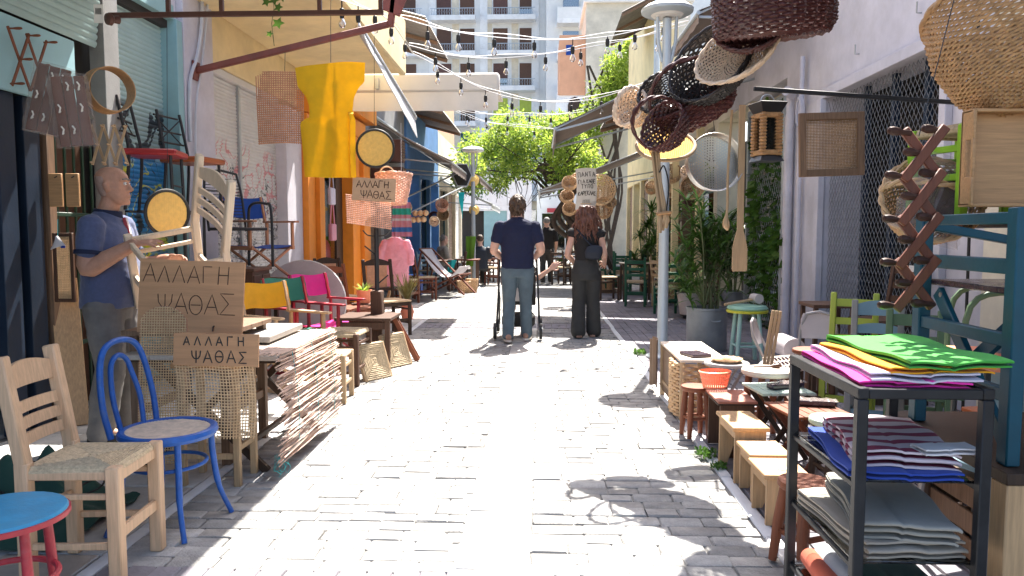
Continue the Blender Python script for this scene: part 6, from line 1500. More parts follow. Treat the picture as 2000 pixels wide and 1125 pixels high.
MB().tube(arc((0, 0, .41), .05, 0, math.pi, 12), .005, 6).build('handle', 'metal_grey', T)
def colander():
    r = .188; T = thing('steel_sieve', 'shiny perforated steel sieve hanging among the baskets', 'sieve', aty(1391, 320, 5.15), rot=(R(84), 0, R(8)))
    # perforated plate: ring of quads around each hole
    q = MB(); rings = 11
    for i in range(rings):
        r0, r1 = r * i / rings, r * (i + 1) / rings; n = max(6, i * 6); da = 2 * math.pi / n
        for k in range(n):
            a0 = k * da + (i % 2) * da / 2; am = a0 + da / 2; rm = (r0 + r1) / 2
            pt = lambda rr, aa: V((rr * math.cos(aa), rr * math.sin(aa), -.012 * (1 - (rr / r) ** 2)))
            out = [pt(r0, a0), pt(r0, a0 + da), pt(r1, a0 + da), pt(r1, a0)] if i else None
            if i == 0: q.add([pt(0, 0), pt(r1, a0), pt(r1, a0 + da)], [(0, 1, 2)]); continue
            hr = .0034; c = pt(rm, am); er = V((math.cos(am), math.sin(am), 0)); ea = V((-er.y, er.x, 0))
            inn = [c + (-er - ea) * hr, c + (-er + ea) * hr, c + (er + ea) * hr, c + (er - ea) * hr]
            q.add(out + inn, [(0, 1, 5, 4), (1, 2, 6, 5), (2, 3, 7, 6), (3, 0, 4, 7)])
    q.build('perforated_plate', 'steel', T); MB().lathe([(r, -.004), (r + .002, -.004), (r + .006, .07), (r + .011, .072), (r + .009, .076), (r + .002, .072), (r, -.004)], n=56, cap=False).build('rim', 'steel', T)
    MB().tube([(0, r, .06), (0, r + .12, .03)], .002, 4).build('wire', 'black_metal', T)
colander()
def paddle(name, label, u0, v0, u1, v1, y, bw, bl, hw, mat='olive_wood', cat='paddle'):
    b, a = aty(u0, v0, y), aty(u1, v1, y); L_ = (a - b).length; T = thing(name, label, cat, b); d = (a - b).normalized(); s = V((1, 0, 0)); s = (s - d * s.dot(d)).normalized(); n_ = s.cross(d)
    M = Matrix((s, d, n_)).transposed().to_4x4()
    pl = [(-bw * .44, 0), (bw * .44, 0), (bw / 2, .01), (bw / 2, bl * .6), (bw * .36, bl * .85), (hw / 2, bl * 1.08), (hw / 2, L_), (-hw / 2, L_), (-hw / 2, bl * 1.08), (-bw * .36, bl * .85), (-bw / 2, bl * .6), (-bw / 2, .01)]
    MB().prism(pl, .014, M).build('paddle', mat, T); return T
paddle('wooden_paddle', 'long wooden oven paddle hanging below the lantern end', 1444, 530, 1450, 205, 5.1, .10, .26, .042)
T = thing('wooden_ladle', 'long-handled wooden spoon hanging beside the paddle', 'spoon', aty(1421, 450, 5.0)); L_ = aty(1430, 215, 5.0) - T.location
MB().tube(catmull([V((0, 0, 0)), V((-.012, 0, .06)), V((-.004, 0, .16)), L_ * .5 + V((-.012, 0, 0)), L_], 5), [.006, .013, .021, .024, .024, .022, .018, .013, .010, .009] + [.0085] * 11, 8).build('spoon', 'olive_wood', T)
T = thing('spoon_bundle', 'bundle of wooden spoons tied with black cord below the baskets', 'spoons', aty(1294, 455, 4.75)); rr_ = random.Random(4); tp_ = aty(1280, 300, 4.75) - T.location
for k in range(5):
    o = V((.018 * (k % 3 - 1), .015 * (k % 2), .03 * k * .5)); MB().tube([o, o + V((.004 * k, 0, .05)), o + V((.002, 0, .1)), tp_ * .6 + o * .8, tp_ + o], [.012, .019, .012, .0085, .0085], 8).build('spoon', 'olive_wood', T)
MB().tube([(-.035, -.02, .12), (.0, -.028, .125), (.045, -.02, .13), (.05, .02, .12), (-.03, .025, .125), (-.035, -.02, .12)], .012, 6).build('tie_block', 'oak_x', T); MB().tube(catmull([(.02, -.02, .14), (.03, -.02, .3), (.0, -.02, .42), (-.03, -.02, .38)], 5), .005, 6).build('cord', 'black_rubber', T)
# --- hanging baskets
BK = 'baskets hanging over the street at right'
def bk(label, u, v, y, rot, prof, mat, **k):
    basket('hanging_basket', label, aty(u, v, y), rot, prof, mat, group=BK, **k)
bk('large dark maroon basket at the top of the hanging bunch', 1512, 70, 4.3, (R(6), R(-4), 0), [(.27, 0), (.30, .05), (.31, .26)], 'wicker_dark', n=28, rows=15, sr=.0085, sx=1.08, sy=.8)
bk('dark maroon bowl basket tucked below the large one', 1470, 70, 4.45, (R(70), R(-18), R(-12)), [(.10, 0), (.17, .05), (.21, .13)], 'wicker_dark', n=24, rows=11, sr=.008, sx=1.0, sy=.8)
bk('pale straw oval basket in the middle of the hanging bunch', 1452, 118, 4.55, (R(62), R(-32), R(-20)), [(.12, 0), (.20, .04), (.245, .11)], 'wicker_pale', n=34, rows=14, sr=.0055, sx=1.08, sy=.75)
bk('large black basket ring behind the pale oval one', 1408, 150, 4.75, (R(55), R(-48), R(-10)), [(.17, 0), (.25, .06), (.29, .18)], 'wicker_black', n=30, rows=12, sr=.008, sx=1.0, sy=.78)
bk('dark maroon handled basket at the lower side of the bunch', 1372, 232, 4.85, (R(28), R(-26), R(-20)), [(.17, 0), (.21, .05), (.23, .16)], 'wicker_dark', n=26, rows=11, sr=.0085, sx=1.15, sy=.75, handle=(.24, .010))
bk('black wire-like basket near the street lamp', 1305, 205, 5.0, (R(58), R(-42), R(-10)), [(.09, 0), (.13, .06), (.15, .15)], 'wicker_black', n=20, rows=12, sr=.004)
bk('dark maroon narrow basket lowest in the bunch', 1318, 262, 4.75, (R(50), R(-55), R(-20)), [(.10, 0), (.14, .05), (.16, .13)], 'wicker_dark', n=20, rows=9, sr=.0085, handle=(.22, .009))
bk('pale rope basket with looped handles at the end of the bunch', 1252, 225, 5.1, (R(40), R(-65), 0), [(.08, 0), (.12, .06), (.13, .13)], 'wicker_pale', n=18, rows=10, sr=.006, handle=(.12, .012))
round_seat('round yellow cane seat glowing under the hanging baskets', aty(1300, 284, 5.0), .19, (-.1, -1, -1.35), rim='olive_wood')
T = thing('hanging_line', 'taut rope the basket bunch hangs from', 'rope', (1.4, 4.3, 3.3)); part(T, 'rope', 'black_rubber', MB().tube([(1.55, 4.0, 3.0), (1.22, 4.6, 2.62), (.85, 5.0, 2.25), (.72, 5.2, 2.12)], .006, 6))
for P_ in ((1.30, 4.45, 2.72), (1.0, 4.85, 2.4)): part(T, 'support_wire', 'black_metal', MB().tube([P_, (P_[0] + 1.9, P_[1] + .6, 3.6)], .0025, 4))
# --- planters
def pot(label, loc, r, h, mat, taper=.85, name='planter'):
    T = thing(name, label, 'planter', loc)
    MB().lathe([(0, 0), (r * taper, 0), (r * (taper + .03), .02), (r, h - .03), (r * 1.03, h - .025), (r * 1.03, h), (r * .95, h), (r * .93, h - .05), (0, h - .05)], n=32).build('pot', mat, T)
    MB().lathe([(0, h - .055), (r * .92, h - .052)], n=20, cap=False).build('soil', 'soil', T); return T
rp = random.Random(21)
c = atz(1387, 688); T = pot('big grey galvanised drum planter with tall leafy shrub', (c.x, c.y + .2, 0), .225, .49, 'galvanised', .97)
MB().tube(arc((0.05, -.23, .36), .05, 0, -math.pi, 8, V((1, 0, 0)), V((0, 0, .3))), .007, 6).build('handle', 'metal_grey', T)
q = MB(); st = MB()
for k in range(15):
    a_ = rp.uniform(0, 6.28); r_ = rp.uniform(0, .15); h_ = rp.uniform(.5, 1.3); tx, ty = r_ * math.cos(a_) + rp.uniform(-.42, .45), r_ * math.sin(a_) + rp.uniform(-.3, .3)
    st.tube([(r_ * math.cos(a_), r_ * math.sin(a_), .44), ((r_ * math.cos(a_) + tx) / 2 + .03, ty / 2, .44 + h_ * .55), (tx, ty, .44 + h_)], [.012, .009, .006], 6)
    for j in range(4): q.join(blades(11, .36, .028, .01, rp, (tx * (1 - j * .16), ty * (1 - j * .16), .44 + h_ - j * .14), 1.1, 5, (.25, 1.35)))
q.build('foliage', 'leaf_mid', T, smooth=False); st.build('stems', 'trunk_green', T)
c = atz(1346, 622); T = pot('pale clay pot on a wheeled stand behind the grey drum', (c.x, c.y, .07), .19, .34, 'clay_pot', .75)
for k in range(4): MB().tube([(.1 * math.cos(k * 1.57 + .7) - .02, .1 * math.sin(k * 1.57 + .7), -.045), (.1 * math.cos(k * 1.57 + .7) + .02, .1 * math.sin(k * 1.57 + .7), -.045)], .025, 10).build('caster', 'black_rubber', T)
MB().lathe([(0, -.02), (.15, -.02), (.15, 0), (0, 0)], n=20).build('stand', 'black_metal', T)
blades(130, .75, .022, .08, rp, (0, 0, .3), 1.3, 6, (.1, 1.0)).build('foliage', 'leaf_mid', T, smooth=False)
for i, (u, v, r, h, pm, L_, lm, lb) in enumerate(((1290, 575, .17, .3, 'clay_pot', 1.1, 'leaf_mid', 'slender dracaena in a pale pot behind the lamp post'), (1262, 570, .16, .28, 'clay_pot', .7, 'leaf_mid', 'spiky dracaena in a pale pot beyond the lamp post'), (1430, 610, .2, .36, 'galvanised', .9, 'leaf_dark', 'dark leafy shrub in a grey pot against the mesh gate'), (1480, 612, .18, .3, 'clay_pot', .8, 'leaf_dark', 'bushy pot plant beside the white pier'), (1375, 598, .18, .3, 'clay_pot', 1.0, 'leaf_mid', 'feathery pot plant behind the grey drum'), (1325, 585, .16, .28, 'clay_pot', .8, 'leaf_dark', 'dark low pot plant between lamp post and drum'))):
    c = atz(u, v); T = pot(lb, (c.x, c.y, 0), r, h, pm, .8)
    st = MB(); q = MB()
    for k in range(8):
        x, y = rp.uniform(-.07, .07), rp.uniform(-.07, .07); hh = rp.uniform(.35, 1.5); x2, y2 = x * 4 + rp.uniform(-.1, .1), y * 4
        st.tube([(x, y, h - .05), (x * 2, y * 2, h + hh * .5), (x2, y2, h + hh)], .012, 6)
        q.join(blades(46, L_ * .55, .034, .01, rp, (x2, y2, h + hh), 1.2, 5, (.1, 1.6))); q.join(blades(22, L_ * .5, .03, .02, rp, (x2 * .6, y2 * .6, h + hh * .6), 1.2, 5, (.3, 1.6)))
    q.build('foliage', lm, T, smooth=False); st.build('stems', 'trunk_green', T)
T = thing('ivy', 'ivy covering the wall behind the mesh gate', 'ivy', (3.4, 10.6, 0)); rr_ = random.Random(31)
leafy(lambda: (V((rr_.uniform(-.22, -.12), rr_.uniform(-.85, .8), rr_.uniform(0, 3.1) ** 1.0)), V((-1, -.3, -.2))), 1900, .085, rr_, 1.3).build('leaves', 'leaf_dark', T, smooth=False)
CI = [(rr_.uniform(-.8, .75), rr_.uniform(.2, 2.9)) for _ in range(16)]
def spi():
    c_ = rr_.choice(CI); return V((rr_.uniform(-.26, -.14), c_[0] + rr_.gauss(0, .13), max(.05, c_[1] + rr_.gauss(0, .2)))), V((-1, -.3, -.4))
leafy(spi, 800, .125, rr_, 1.25).build('young_leaves', 'leaf_mid', T, smooth=False)
q = MB()
for k in range(10):
    y = rr_.uniform(-.8, .8); q.tube(catmull([(-.1, y, 0), (-.1, y + rr_.uniform(-.2, .2), 1), (-.12, y + rr_.uniform(-.3, .3), 2), (-.12, y + rr_.uniform(-.3, .3), 3)], 5), .012, 5)
q.build('stems', 'bark', T); MB().box((.05, 0, 1.65), (.1, 1.8, 3.3)).build('wall', 'cream_wall', T)
for i, (u, v, s, lb) in enumerate(((1378, 892, .07, 'small weed tuft growing at the kerb by the footstools'), (1405, 915, .05, 'weed sprig at the kerb next to the middle footstool'), (1248, 692, .08, 'thin grass tuft beside the lamp base'), (1352, 692, .13, 'weed patch at the foot of the grey drum'))):
    T = thing('weed', lb, 'plant', atz(u, v)); q = blades(34, s, .008, s * .9, rp, (0, 0, 0), 1.0, 4, (.1, 1.2)); q.join(leafy(lambda: (V((rp.uniform(-s, s) * .8, rp.uniform(-s, s) * .8, rp.uniform(0, s * .5))), V((0, 0, 1))), 90, s * .4, rp, 1.4)); q.build('leaves', 'leaf_mid', T, smooth=False)
a_ = aty(1795, 265, 2.42); T = thing('hanging_wire', 'thin wire the red-brown peg rack hangs from', 'wire', a_); part(T, 'wire', 'black_metal', MB().tube([a_, V((1.5, 2.5, 2.86))], .002, 4))
a_ = aty(2046, 40, 2.6); T = thing('hanging_wire', 'wire the big honey wicker basket hangs from', 'wire', a_); part(T, 'wire', 'black_metal', MB().tube([a_ + V((0, .1, .25)), V((a_.x, a_.y + .1, 2.88))], .003, 4))
# ================================================================== PEOPLE
TMP = bpy.data.scenes.new('remesh_scratch')
def loft(q, rings, n=20):
    """rings: (centre, half-width vector, half-depth vector); rounded closed ends"""
    c0, a0, b0 = rings[0]; vs = []
    for c, a, b in rings:
        for k in range(n):
            t = 2 * math.pi * k / n; vs.append(V(c) + V(a) * math.cos(t) + V(b) * math.sin(t))
    m = len(rings); fs = [(i * n + k, i * n + (k + 1) % n, (i + 1) * n + (k + 1) % n, (i + 1) * n + k) for i in range(m - 1) for k in range(n)]
    fs += [tuple(range(n))[::-1], tuple(range((m - 1) * n, m * n))]
    return q.add(vs, fs)
def zrings(L_, o=(0, 0)):
    """(z, half width x, front y, back y[, centre x])"""
    out = []
    for r_ in L_:
        z, w, yf, yb = r_[:4]; cx = r_[4] if len(r_) > 4 else 0
        out.append((V((cx + o[0], (yf + yb) / 2 + o[1], z)), V((w, 0, 0)), V((0, (yf - yb) / 2, 0))))
    return out
def limb(q, P, rad, n=14, sub=4):
    P = [V(p) for p in P]; pts = catmull(P, sub); rr = []
    for i in range(len(P) - 1):
        for k in range(sub): rr.append(rad[i] + (rad[i + 1] - rad[i]) * k / sub)
    rr.append(rad[-1])
    d0 = (pts[0] - pts[1]).normalized(); d1 = (pts[-1] - pts[-2]).normalized()
    pts = [pts[0] + d0 * rr[0] * .75, pts[0] + d0 * rr[0] * .45] + pts + [pts[-1] + d1 * rr[-1] * .45, pts[-1] + d1 * rr[-1] * .75]; rr = [rr[0] * .35, rr[0] * .8] + rr + [rr[-1] * .8, rr[-1] * .35]
    return q.tube(pts, rr, n)
def solid(q, voxel, name, mat, parent, smooth=6, wrinkle=0.0, wscale=14, seed=0):
    me = bpy.data.meshes.new('tmp'); me.from_pydata([tuple(p) for p in q.v], [], q.f)
    o = bpy.data.objects.new('tmp', me); TMP.collection.objects.link(o)
    r = o.modifiers.new('r', 'REMESH'); r.mode = 'VOXEL'; r.voxel_size = voxel
    s = o.modifiers.new('s', 'SMOOTH'); s.factor = .5; s.iterations = smooth
    TMP.view_layers[0].update(); dg = TMP.view_layers[0].depsgraph; ev = o.evaluated_get(dg); m2 = bpy.data.meshes.new_from_object(ev)
    bpy.data.objects.remove(o); bpy.data.meshes.remove(me)
    if wrinkle:
        from mathutils import noise
        co = [v.co.copy() for v in m2.vertices]; nn = [v.normal.copy() for v in m2.vertices]; flat = []
        for p, nv in zip(co, nn):
            n_ = noise.noise(V((p.x * wscale + seed, p.y * wscale, p.z * wscale * .8))) + .6 * noise.noise(V((p.x * wscale * 2 + 9, p.y * wscale * 2, p.z * wscale * 3.1 + seed)))
            flat += list(p + nv * (wrinkle * n_))
        m2.vertices.foreach_set('co', flat); m2.update()
    m2.name = name; m2.polygons.foreach_set('use_smooth', [True] * len(m2.polygons)); m2.materials.clear(); m2.materials.append(MAT[mat])
    ob = bpy.data.objects.new(name, m2); COL.objects.link(ob); ob.parent = parent; return ob
def head(q, o, yaw=0.0, pitch=0.0, sc=1.0, female=False):
    o = V(o); M = Matrix.Rotation(yaw, 3, 'Z') @ Matrix.Rotation(pitch, 3, 'X'); h = MB(); n0 = 0
    L_ = [(.0, .028, .078, .01), (.012, .044, .088, -.02), (.035, .058, .09, -.05), (.06, .066, .088, -.07), (.09, .071, .089, -.086), (.12, .074, .086, -.098), (.145, .0755, .090, -.104), (.165, .0765, .092, -.106), (.19, .075, .086, -.104), (.212, .066, .07, -.09), (.230, .048, .045, -.068), (.240, .025, .015, -.04)]
    loft(h, zrings(L_), 24)
    limb(h, [(0, .084, .138), (0, .096, .115), (0, .105, .093)], [.009, .012, .0145], 10, 3)
    for s in (-1, 1):
        limb(h, [(s * .012, .093, .088), (s * .014, .09, .092)], [.009, .008], 8, 2)
        limb(h, [(s * .012, .086, .152), (s * .035, .083, .156), (s * .056, .066, .150)], [.009, .010, .008], 8, 3)
        limb(h, [(s * .05, .05, .105), (s * .062, .02, .1)], [.014, .012], 8, 2)
        loft(h, [((s * .073, -.01, .085), (0, .012, .004), (s * .006, 0, 0)), ((s * .080, -.014, .10), (0, .017, 0), (s * .008, 0, 0)), ((s * .083, -.018, .13), (0, .019, 0), (s * .009, 0, 0)), ((s * .080, -.018, .147), (0, .012, 0), (s * .007, 0, 0))], 12)
    limb(h, [(-.02, .084, .062), (0, .092, .063), (.02, .084, .062)], [.006, .008, .006], 8, 3); limb(h, [(-.018, .083, .05), (0, .091, .049), (.018, .083, .05)], [.006, .009, .006], 8, 3)
    limb(h, [(0, .075, .016), (0, .082, .022)], [.02, .016], 10, 2)
    h.v = [o + M @ (p * sc) for p in h.v]; q.join(h); return M
def hand(q, wrist, d, nrm, side=1, curl=.5, L_=.185, thumb_out=1.0):
    """d: direction of the fingers, nrm: back-of-hand normal, side: +1 thumb towards d x nrm"""
    w, d, n_ = V(wrist), V(d).normalized(), V(nrm); n_ = (n_ - d * n_.dot(d)).normalized(); s = d.cross(n_) * side
    loft(q, [(w, s * .024, n_ * .018), (w + d * .03, s * .033, n_ * .016), (w + d * .07, s * .041, n_ * .015), (w + d * .095, s * .038, n_ * .012)], 14)
    for k, (off, ln) in enumerate(((.030, .072), (.010, .082), (-.010, .076), (-.029, .058))):
        b = w + d * (.088 - .006 * abs(k - 1)) + s * off; pts = [b]; a = curl * .35 + .06 * k
        for f in (.45, .32, .23):
            pts.append(pts[-1] + (d * math.cos(a) - n_ * math.sin(a) + s * (.10 * (1.5 - k))).normalized() * ln * f); a += curl * .75
        limb(q, pts, [.0092, .0088, .008, .0068], 8, 2)
    b = w + d * .03 + s * .030; limb(q, [b, b + (d * .6 + s * .8 * thumb_out - n_ * .3).normalized() * .04, b + (d * .6 + s * .8 * thumb_out - n_ * .3).normalized() * .04 + (d * .95 + s * .2 - n_ * .25).normalized() * .034], [.0125, .0105, .0085], 8, 3)
def person(label, loc, rz, J, T_, M_, vox=.011, hairfn=None, details=None, sole=True):
    """J: joints; T_: torso rings (shirt); M_: materials"""
    T = thing('person', label, 'person', loc, rz)
    q = MB(); hd = J['head']; head(q, hd, J.get('yaw', 0), J.get('pitch', 0))
    limb(q, [J['neck'], V(hd) + V((0, -.02, .03)), V(hd) + V((0, -.02, .08))], [.064, .058, .06])
    for s, k in ((-1, 'L'), (1, 'R')):
        sh, el, wr = V(J['sh' + k]), V(J['el' + k]), V(J['wr' + k]); r_ = J.get('arm', (.056, .046, .042, .029))
        limb(q, [sh, sh.lerp(el, .5), el, el.lerp(wr, .4), wr], [r_[0], r_[0] * .93, r_[1], r_[2], r_[3]])
        hdv = J.get('hand' + k, (tuple(wr - el), (0, 0, 1), .7)); hand(q, wr, hdv[0], hdv[1], J.get('thumb' + k, -s), hdv[2])
        hp, kn, an = V(J['hip' + k]), V(J['kn' + k]), V(J['an' + k]); limb(q, [hp, hp.lerp(kn, .5), kn, kn.lerp(an, .3), an], [.085, .075, .055, .055, .04]); limb(q, [an, an + V(J.get('toe' + k, (0, .14, -.05)))], [.04, .03])
    lo = min(r_[0] for r_ in T_); loft(q, zrings([(r_[0], r_[1] * .86, r_[2] - .02 * (1 if r_[2] > 0 else -1), r_[3] + .02) + tuple(r_[4:]) for r_ in T_]), 20)
    body = solid(q, vox * .62, 'body', M_['skin'], T, 4)
    q = MB(); loft(q, zrings(T_), 28)
    if M_.get('sleeve', .5) > 0:
        for k in 'LR':
            sh, el = V(J['sh' + k]), V(J['el' + k]); e = sh.lerp(el, M_.get('sleeve', .62)); q2 = MB(); limb(q, [sh + V((0, 0, -.0)), sh.lerp(e, .5), e], [.078, .078, .074 if not M_.get('loose') else .085], 16)
    solid(q, vox * .8, 'shirt', M_['shirt'], T, 5, .005, 11, 1)
    q = MB(); loft(q, zrings(J['pelvis']), 24)
    for k in 'LR':
        hp, kn, an = V(J['hip' + k]), V(J['kn' + k]), V(J['an' + k]); lr = M_.get('leg', (.112, .098, .08, .074, .068)); cuff = an + (an - kn).normalized() * M_.get('cuff', .02)
        limb(q, [hp, hp.lerp(kn, .5), kn, kn.lerp(an, .5), cuff], list(lr), 18)
    solid(q, vox * .8, 'trousers', M_['trousers'], T, 4, .006, 9, 4)
    for k in 'LR':
        an = V(J['an' + k]); td = V(J.get('toe' + k, (0, .16, -.05))); q = MB(); f = V((td.x, td.y, 0)).normalized(); s = V((f.y, -f.x, 0)); u = J.get('up' + k, V((0, 0, 1))); u = V(u); f2 = (f - u * f.dot(u)).normalized()
        o_ = an - u * J.get('ank', .075)
        sh_ = []
        for (y, w, h0, h1) in ((-.085, .022, .022, .07), (-.07, .034, .018, .095), (-.03, .038, .016, .105), (.03, .040, .014, .085), (.09, .046, .014, .062), (.14, .044, .014, .05), (.175, .026, .018, .04)):
            sh_.append((o_ + f2 * y + u * (h0 + h1) / 2, s * w, u * (h1 - h0) / 2))
        loft(q, sh_, 16); shoe = solid(q, .008, 'shoe', M_['shoe'], T, 3)
        q = MB(); pl = [(.0, -.09), (.034, -.075), (.038, -.02), (.045, .08), (.04, .15), (.018, .185), (-.018, .185), (-.04, .15), (-.045, .08), (-.038, -.02), (-.034, -.075)]
        M4 = Matrix((s, f2, u)).transposed().to_4x4(); M4.translation = o_ + u * .012; q.prism(pl, .024, M4); q.build('sole', M_.get('sole', 'sole'), shoe)
    if hairfn: hairfn(T)
    if details: details(T)
    return T
# ---- walking man with pushchair
hm = V((0, .03, 1.525))
J = dict(head=hm, neck=(0, -.02, 1.46), pitch=R(-4), shL=(-.205, -.01, 1.42), shR=(.205, -.01, 1.42), elL=(-.285, -.04, 1.13), elR=(.285, -.04, 1.13), wrL=(-.215, .22, 1.03), wrR=(.215, .22, 1.03),
         handL=((.1, 1, -.1), (0, .2, 1), 1.3), handR=((-.1, 1, -.1), (0, .2, 1), 1.3), hipL=(-.095, 0, .9), hipR=(.095, 0, .9), knL=(-.105, .03, .50), knR=(.10, .07, .51), anL=(-.11, -.10, .10), anR=(.11, .12, .09), toeL=(-.02, .16, -.04), toeR=(.03, .16, -.04), arm=(.062, .050, .048, .033),
         pelvis=[(.80, .165, .10, -.12), (.88, .19, .115, -.135), (.95, .185, .118, -.13), (1.0, .175, .115, -.12)])
TR = [(.90, .195, .125, -.14), (.98, .20, .128, -.135), (1.10, .20, .13, -.125), (1.22, .212, .135, -.13), (1.34, .226, .135, -.135), (1.42, .218, .11, -.125), (1.47, .165, .08, -.105), (1.505, .085, .06, -.075), (1.525, .07, .05, -.065)]
def curls(T, o, rx, ry, rz_, n, mat, sd, zlo=-1, size=.03, back=.4, name='hair'):
    rr = random.Random(sd); q = MB(); o = V(o)
    loft(q, [(o + V((0, 0, rz_ * math.sin(t))), V((rx * math.cos(t), 0, 0)), V((0, ry * math.cos(t), 0))) for t in [-1.3 + 2.75 * k / 10 for k in range(11)]], 18)
    for k in range(n):
        a = rr.uniform(0, 6.28); t = rr.uniform(zlo, 1.4); p = o + V((rx * math.cos(t) * math.cos(a), ry * math.cos(t) * math.sin(a), rz_ * math.sin(t)))
        if p.y > o.y + ry * back and t < .6: continue
        d = V((math.cos(a), math.sin(a), rr.uniform(-.6, .3))); limb(q, [p - d * .005, p + d * size * .3 + V((0, 0, -size * .4)), p + d * size * .35 + V((rr.uniform(-.01, .01), 0, -size * 1.1))], [size * .34, size * .3, size * .15], 6, 2)
    return solid(q, .006, name, mat, T, 1)
def hair_man(T): curls(T, hm + V((0, -.035, .155)), .088, .088, .115, 150, 'hair_brown', 3, -1.25, .04)
man = person('man in navy polo and jeans pushing a pushchair away down the street', (-.275, 8.98, 0), R(0), J, TR, dict(skin='skin_pale', shirt='navy_shirt', trousers='jeans', shoe='shoe_tan', sleeve=.62, leg=(.113, .096, .078, .074, .072), cuff=.012), .011, hair_man)
# ---- pushchair with child's arm
T = thing('pushchair', 'dark pushchair half hidden in front of the man in navy', 'pushchair', (-.275, 9.45, 0))
for s in (-1, 1):
    MB().tube([(s * .27, -.28, .12), (s * .25, -.1, .6), (s * .23, -.22, 1.02)], .013, 8).build('frame_tube', 'black_metal', T); MB().tube([(s * .27, .42, .12), (s * .25, .1, .5), (s * .25, -.1, .62)], .013, 8).build('frame_tube', 'black_metal', T)
    for y in (-.3, .42):
        w = MB().tube([(s * .285 - .018, y, .11), (s * .285 + .018, y, .11)], .10, 20).build('wheel', 'black_rubber', T); MB().tube([(s * .285 - .02, y, .11), (s * .285 + .02, y, .11)], .05, 16).build('hub', 'lamp_grey', w)
MB().tube([(-.23, -.22, 1.02), (0, -.24, 1.03), (.23, -.22, 1.02)], .015, 8).build('handle_bar', 'black_rubber', T)
MB().grid(lambda a, b: (-.22 + .44 * a, -.08 + .35 * b + .05 * math.sin(a * 3.1), .85 - .45 * b), 10, 8, .03).build('seat', 'charcoal', T); MB().box((0, .05, .22), (.42, .4, .16), None, .04).build('basket', 'charcoal', T)
MB().grid(lambda a, b: (-.23 + .46 * a, -.05 + .3 * math.sin(b * 1.5), .88 + .2 * math.sin(a * 3.14) * (1 - b * .3) - .1 * b), 10, 6, .01).build('hood', 'charcoal', T)
T2 = thing('person', 'small child in the pushchair stretching out one bare arm', 'person', (-.275, 9.5, .5))
q = MB(); loft(q, zrings([(0, .1, .1, -.06), (.12, .11, .1, -.06), (.25, .10, .08, -.06), (.29, .05, .04, -.04)]), 16); head(q, (0, .01, .28), 0, 0, .8)
limb(q, [(.09, 0, .24), (.2, .0, .24), (.28, .0, .28), (.40, -.02, .37)], [.04, .036, .034, .024]); hand(q, (.40, -.02, .37), (.75, 0, .62), (0, -1, .2), 1, .4)
limb(q, [(-.09, 0, .24), (-.13, .1, .15), (-.08, .2, .14)], [.035, .032, .022]); hand(q, (-.08, .2, .14), (.2, 1, 0), (0, 0, 1), 1, .9)
for s in (-1, 1): limb(q, [(s * .06, .05, .02), (s * .08, .25, .03), (s * .08, .3, -.18)], [.055, .045, .035])
solid(q, .006, 'body', 'skin_pale', T2, 3); q = MB(); loft(q, zrings([(-.04, .12, .12, -.08), (.12, .125, .115, -.075), (.24, .115, .09, -.07), (.275, .06, .05, -.05)]), 18); limb(q, [(.08, 0, .235), (.19, 0, .235)], [.055, .05]); solid(q, .008, 'shirt', 'cloth_white', T2, 3)
curls(T2, (0, -.01, .42), .066, .075, .07, 30, 'hair_brown', 9, -.8, .02)
# ---- walking woman
hw = V((0, .03, 1.425))
J = dict(head=hw, neck=(0, -.015, 1.37), yaw=R(-6), shL=(-.168, -.01, 1.335), shR=(.168, -.01, 1.335), elL=(-.235, -.05, 1.06), elR=(.225, -.03, 1.06), wrL=(-.14, .16, .93), wrR=(.235, .16, .94), handL=((.3, 1, -.3), (-.6, 0, .6), .9), handR=((0, 1, -.2), (.6, 0, .6), .9),
         hipL=(-.085, 0, .85), hipR=(.085, 0, .85), knL=(-.092, .02, .47), knR=(.09, .05, .48), anL=(-.095, -.08, .095), anR=(.10, .06, .085), toeL=(-.03, .15, -.04), toeR=(.03, .15, -.04), arm=(.047, .040, .037, .027),
         pelvis=[(.74, .16, .10, -.125), (.82, .182, .108, -.14), (.92, .165, .1, -.12), (1.0, .138, .092, -.098), (1.04, .135, .09, -.095)])
TW = [(.985, .142, .098, -.104), (1.08, .145, .105, -.105), (1.18, .160, .125, -.112), (1.27, .176, .115, -.12), (1.33, .172, .095, -.11), (1.375, .12, .06, -.085), (1.40, .062, .045, -.06)]
def hair_woman(T):
    rr = random.Random(17); q = MB(); o = hw + V((0, -.02, .155))
    loft(q, [(o + V((0, 0, .105 * math.sin(t))), V((.092 * math.cos(t), 0, 0)), V((0, .098 * math.cos(t), 0))) for t in [-1.2 + 2.65 * k / 10 for k in range(11)]], 18)
    for k in range(120):
        a = rr.uniform(math.pi * 1.0, math.pi * 2.0) + rr.uniform(-.25, .25); r_ = rr.uniform(.06, .10)
        x, y = math.cos(a) * r_, math.sin(a) * r_ * .95; p = o + V((x, y, rr.uniform(-.02, .09))); L_ = rr.uniform(.22, .40); sp = rr.uniform(.6, 1.9); ph = rr.uniform(0, 6)
        P = [p]
        for j in range(1, 6):
            f = j / 5; P.append(p + V((x * sp * f + .014 * math.sin(ph + j * 1.9), y * .5 * f - .012 * math.cos(ph + j * 1.7) - .015 * f, -L_ * f)))
        limb(q, P, [.014, .015, .013, .011, .009, .004], 6, 3)
    solid(q, .0055, 'hair', 'hair_auburn', T, 1)
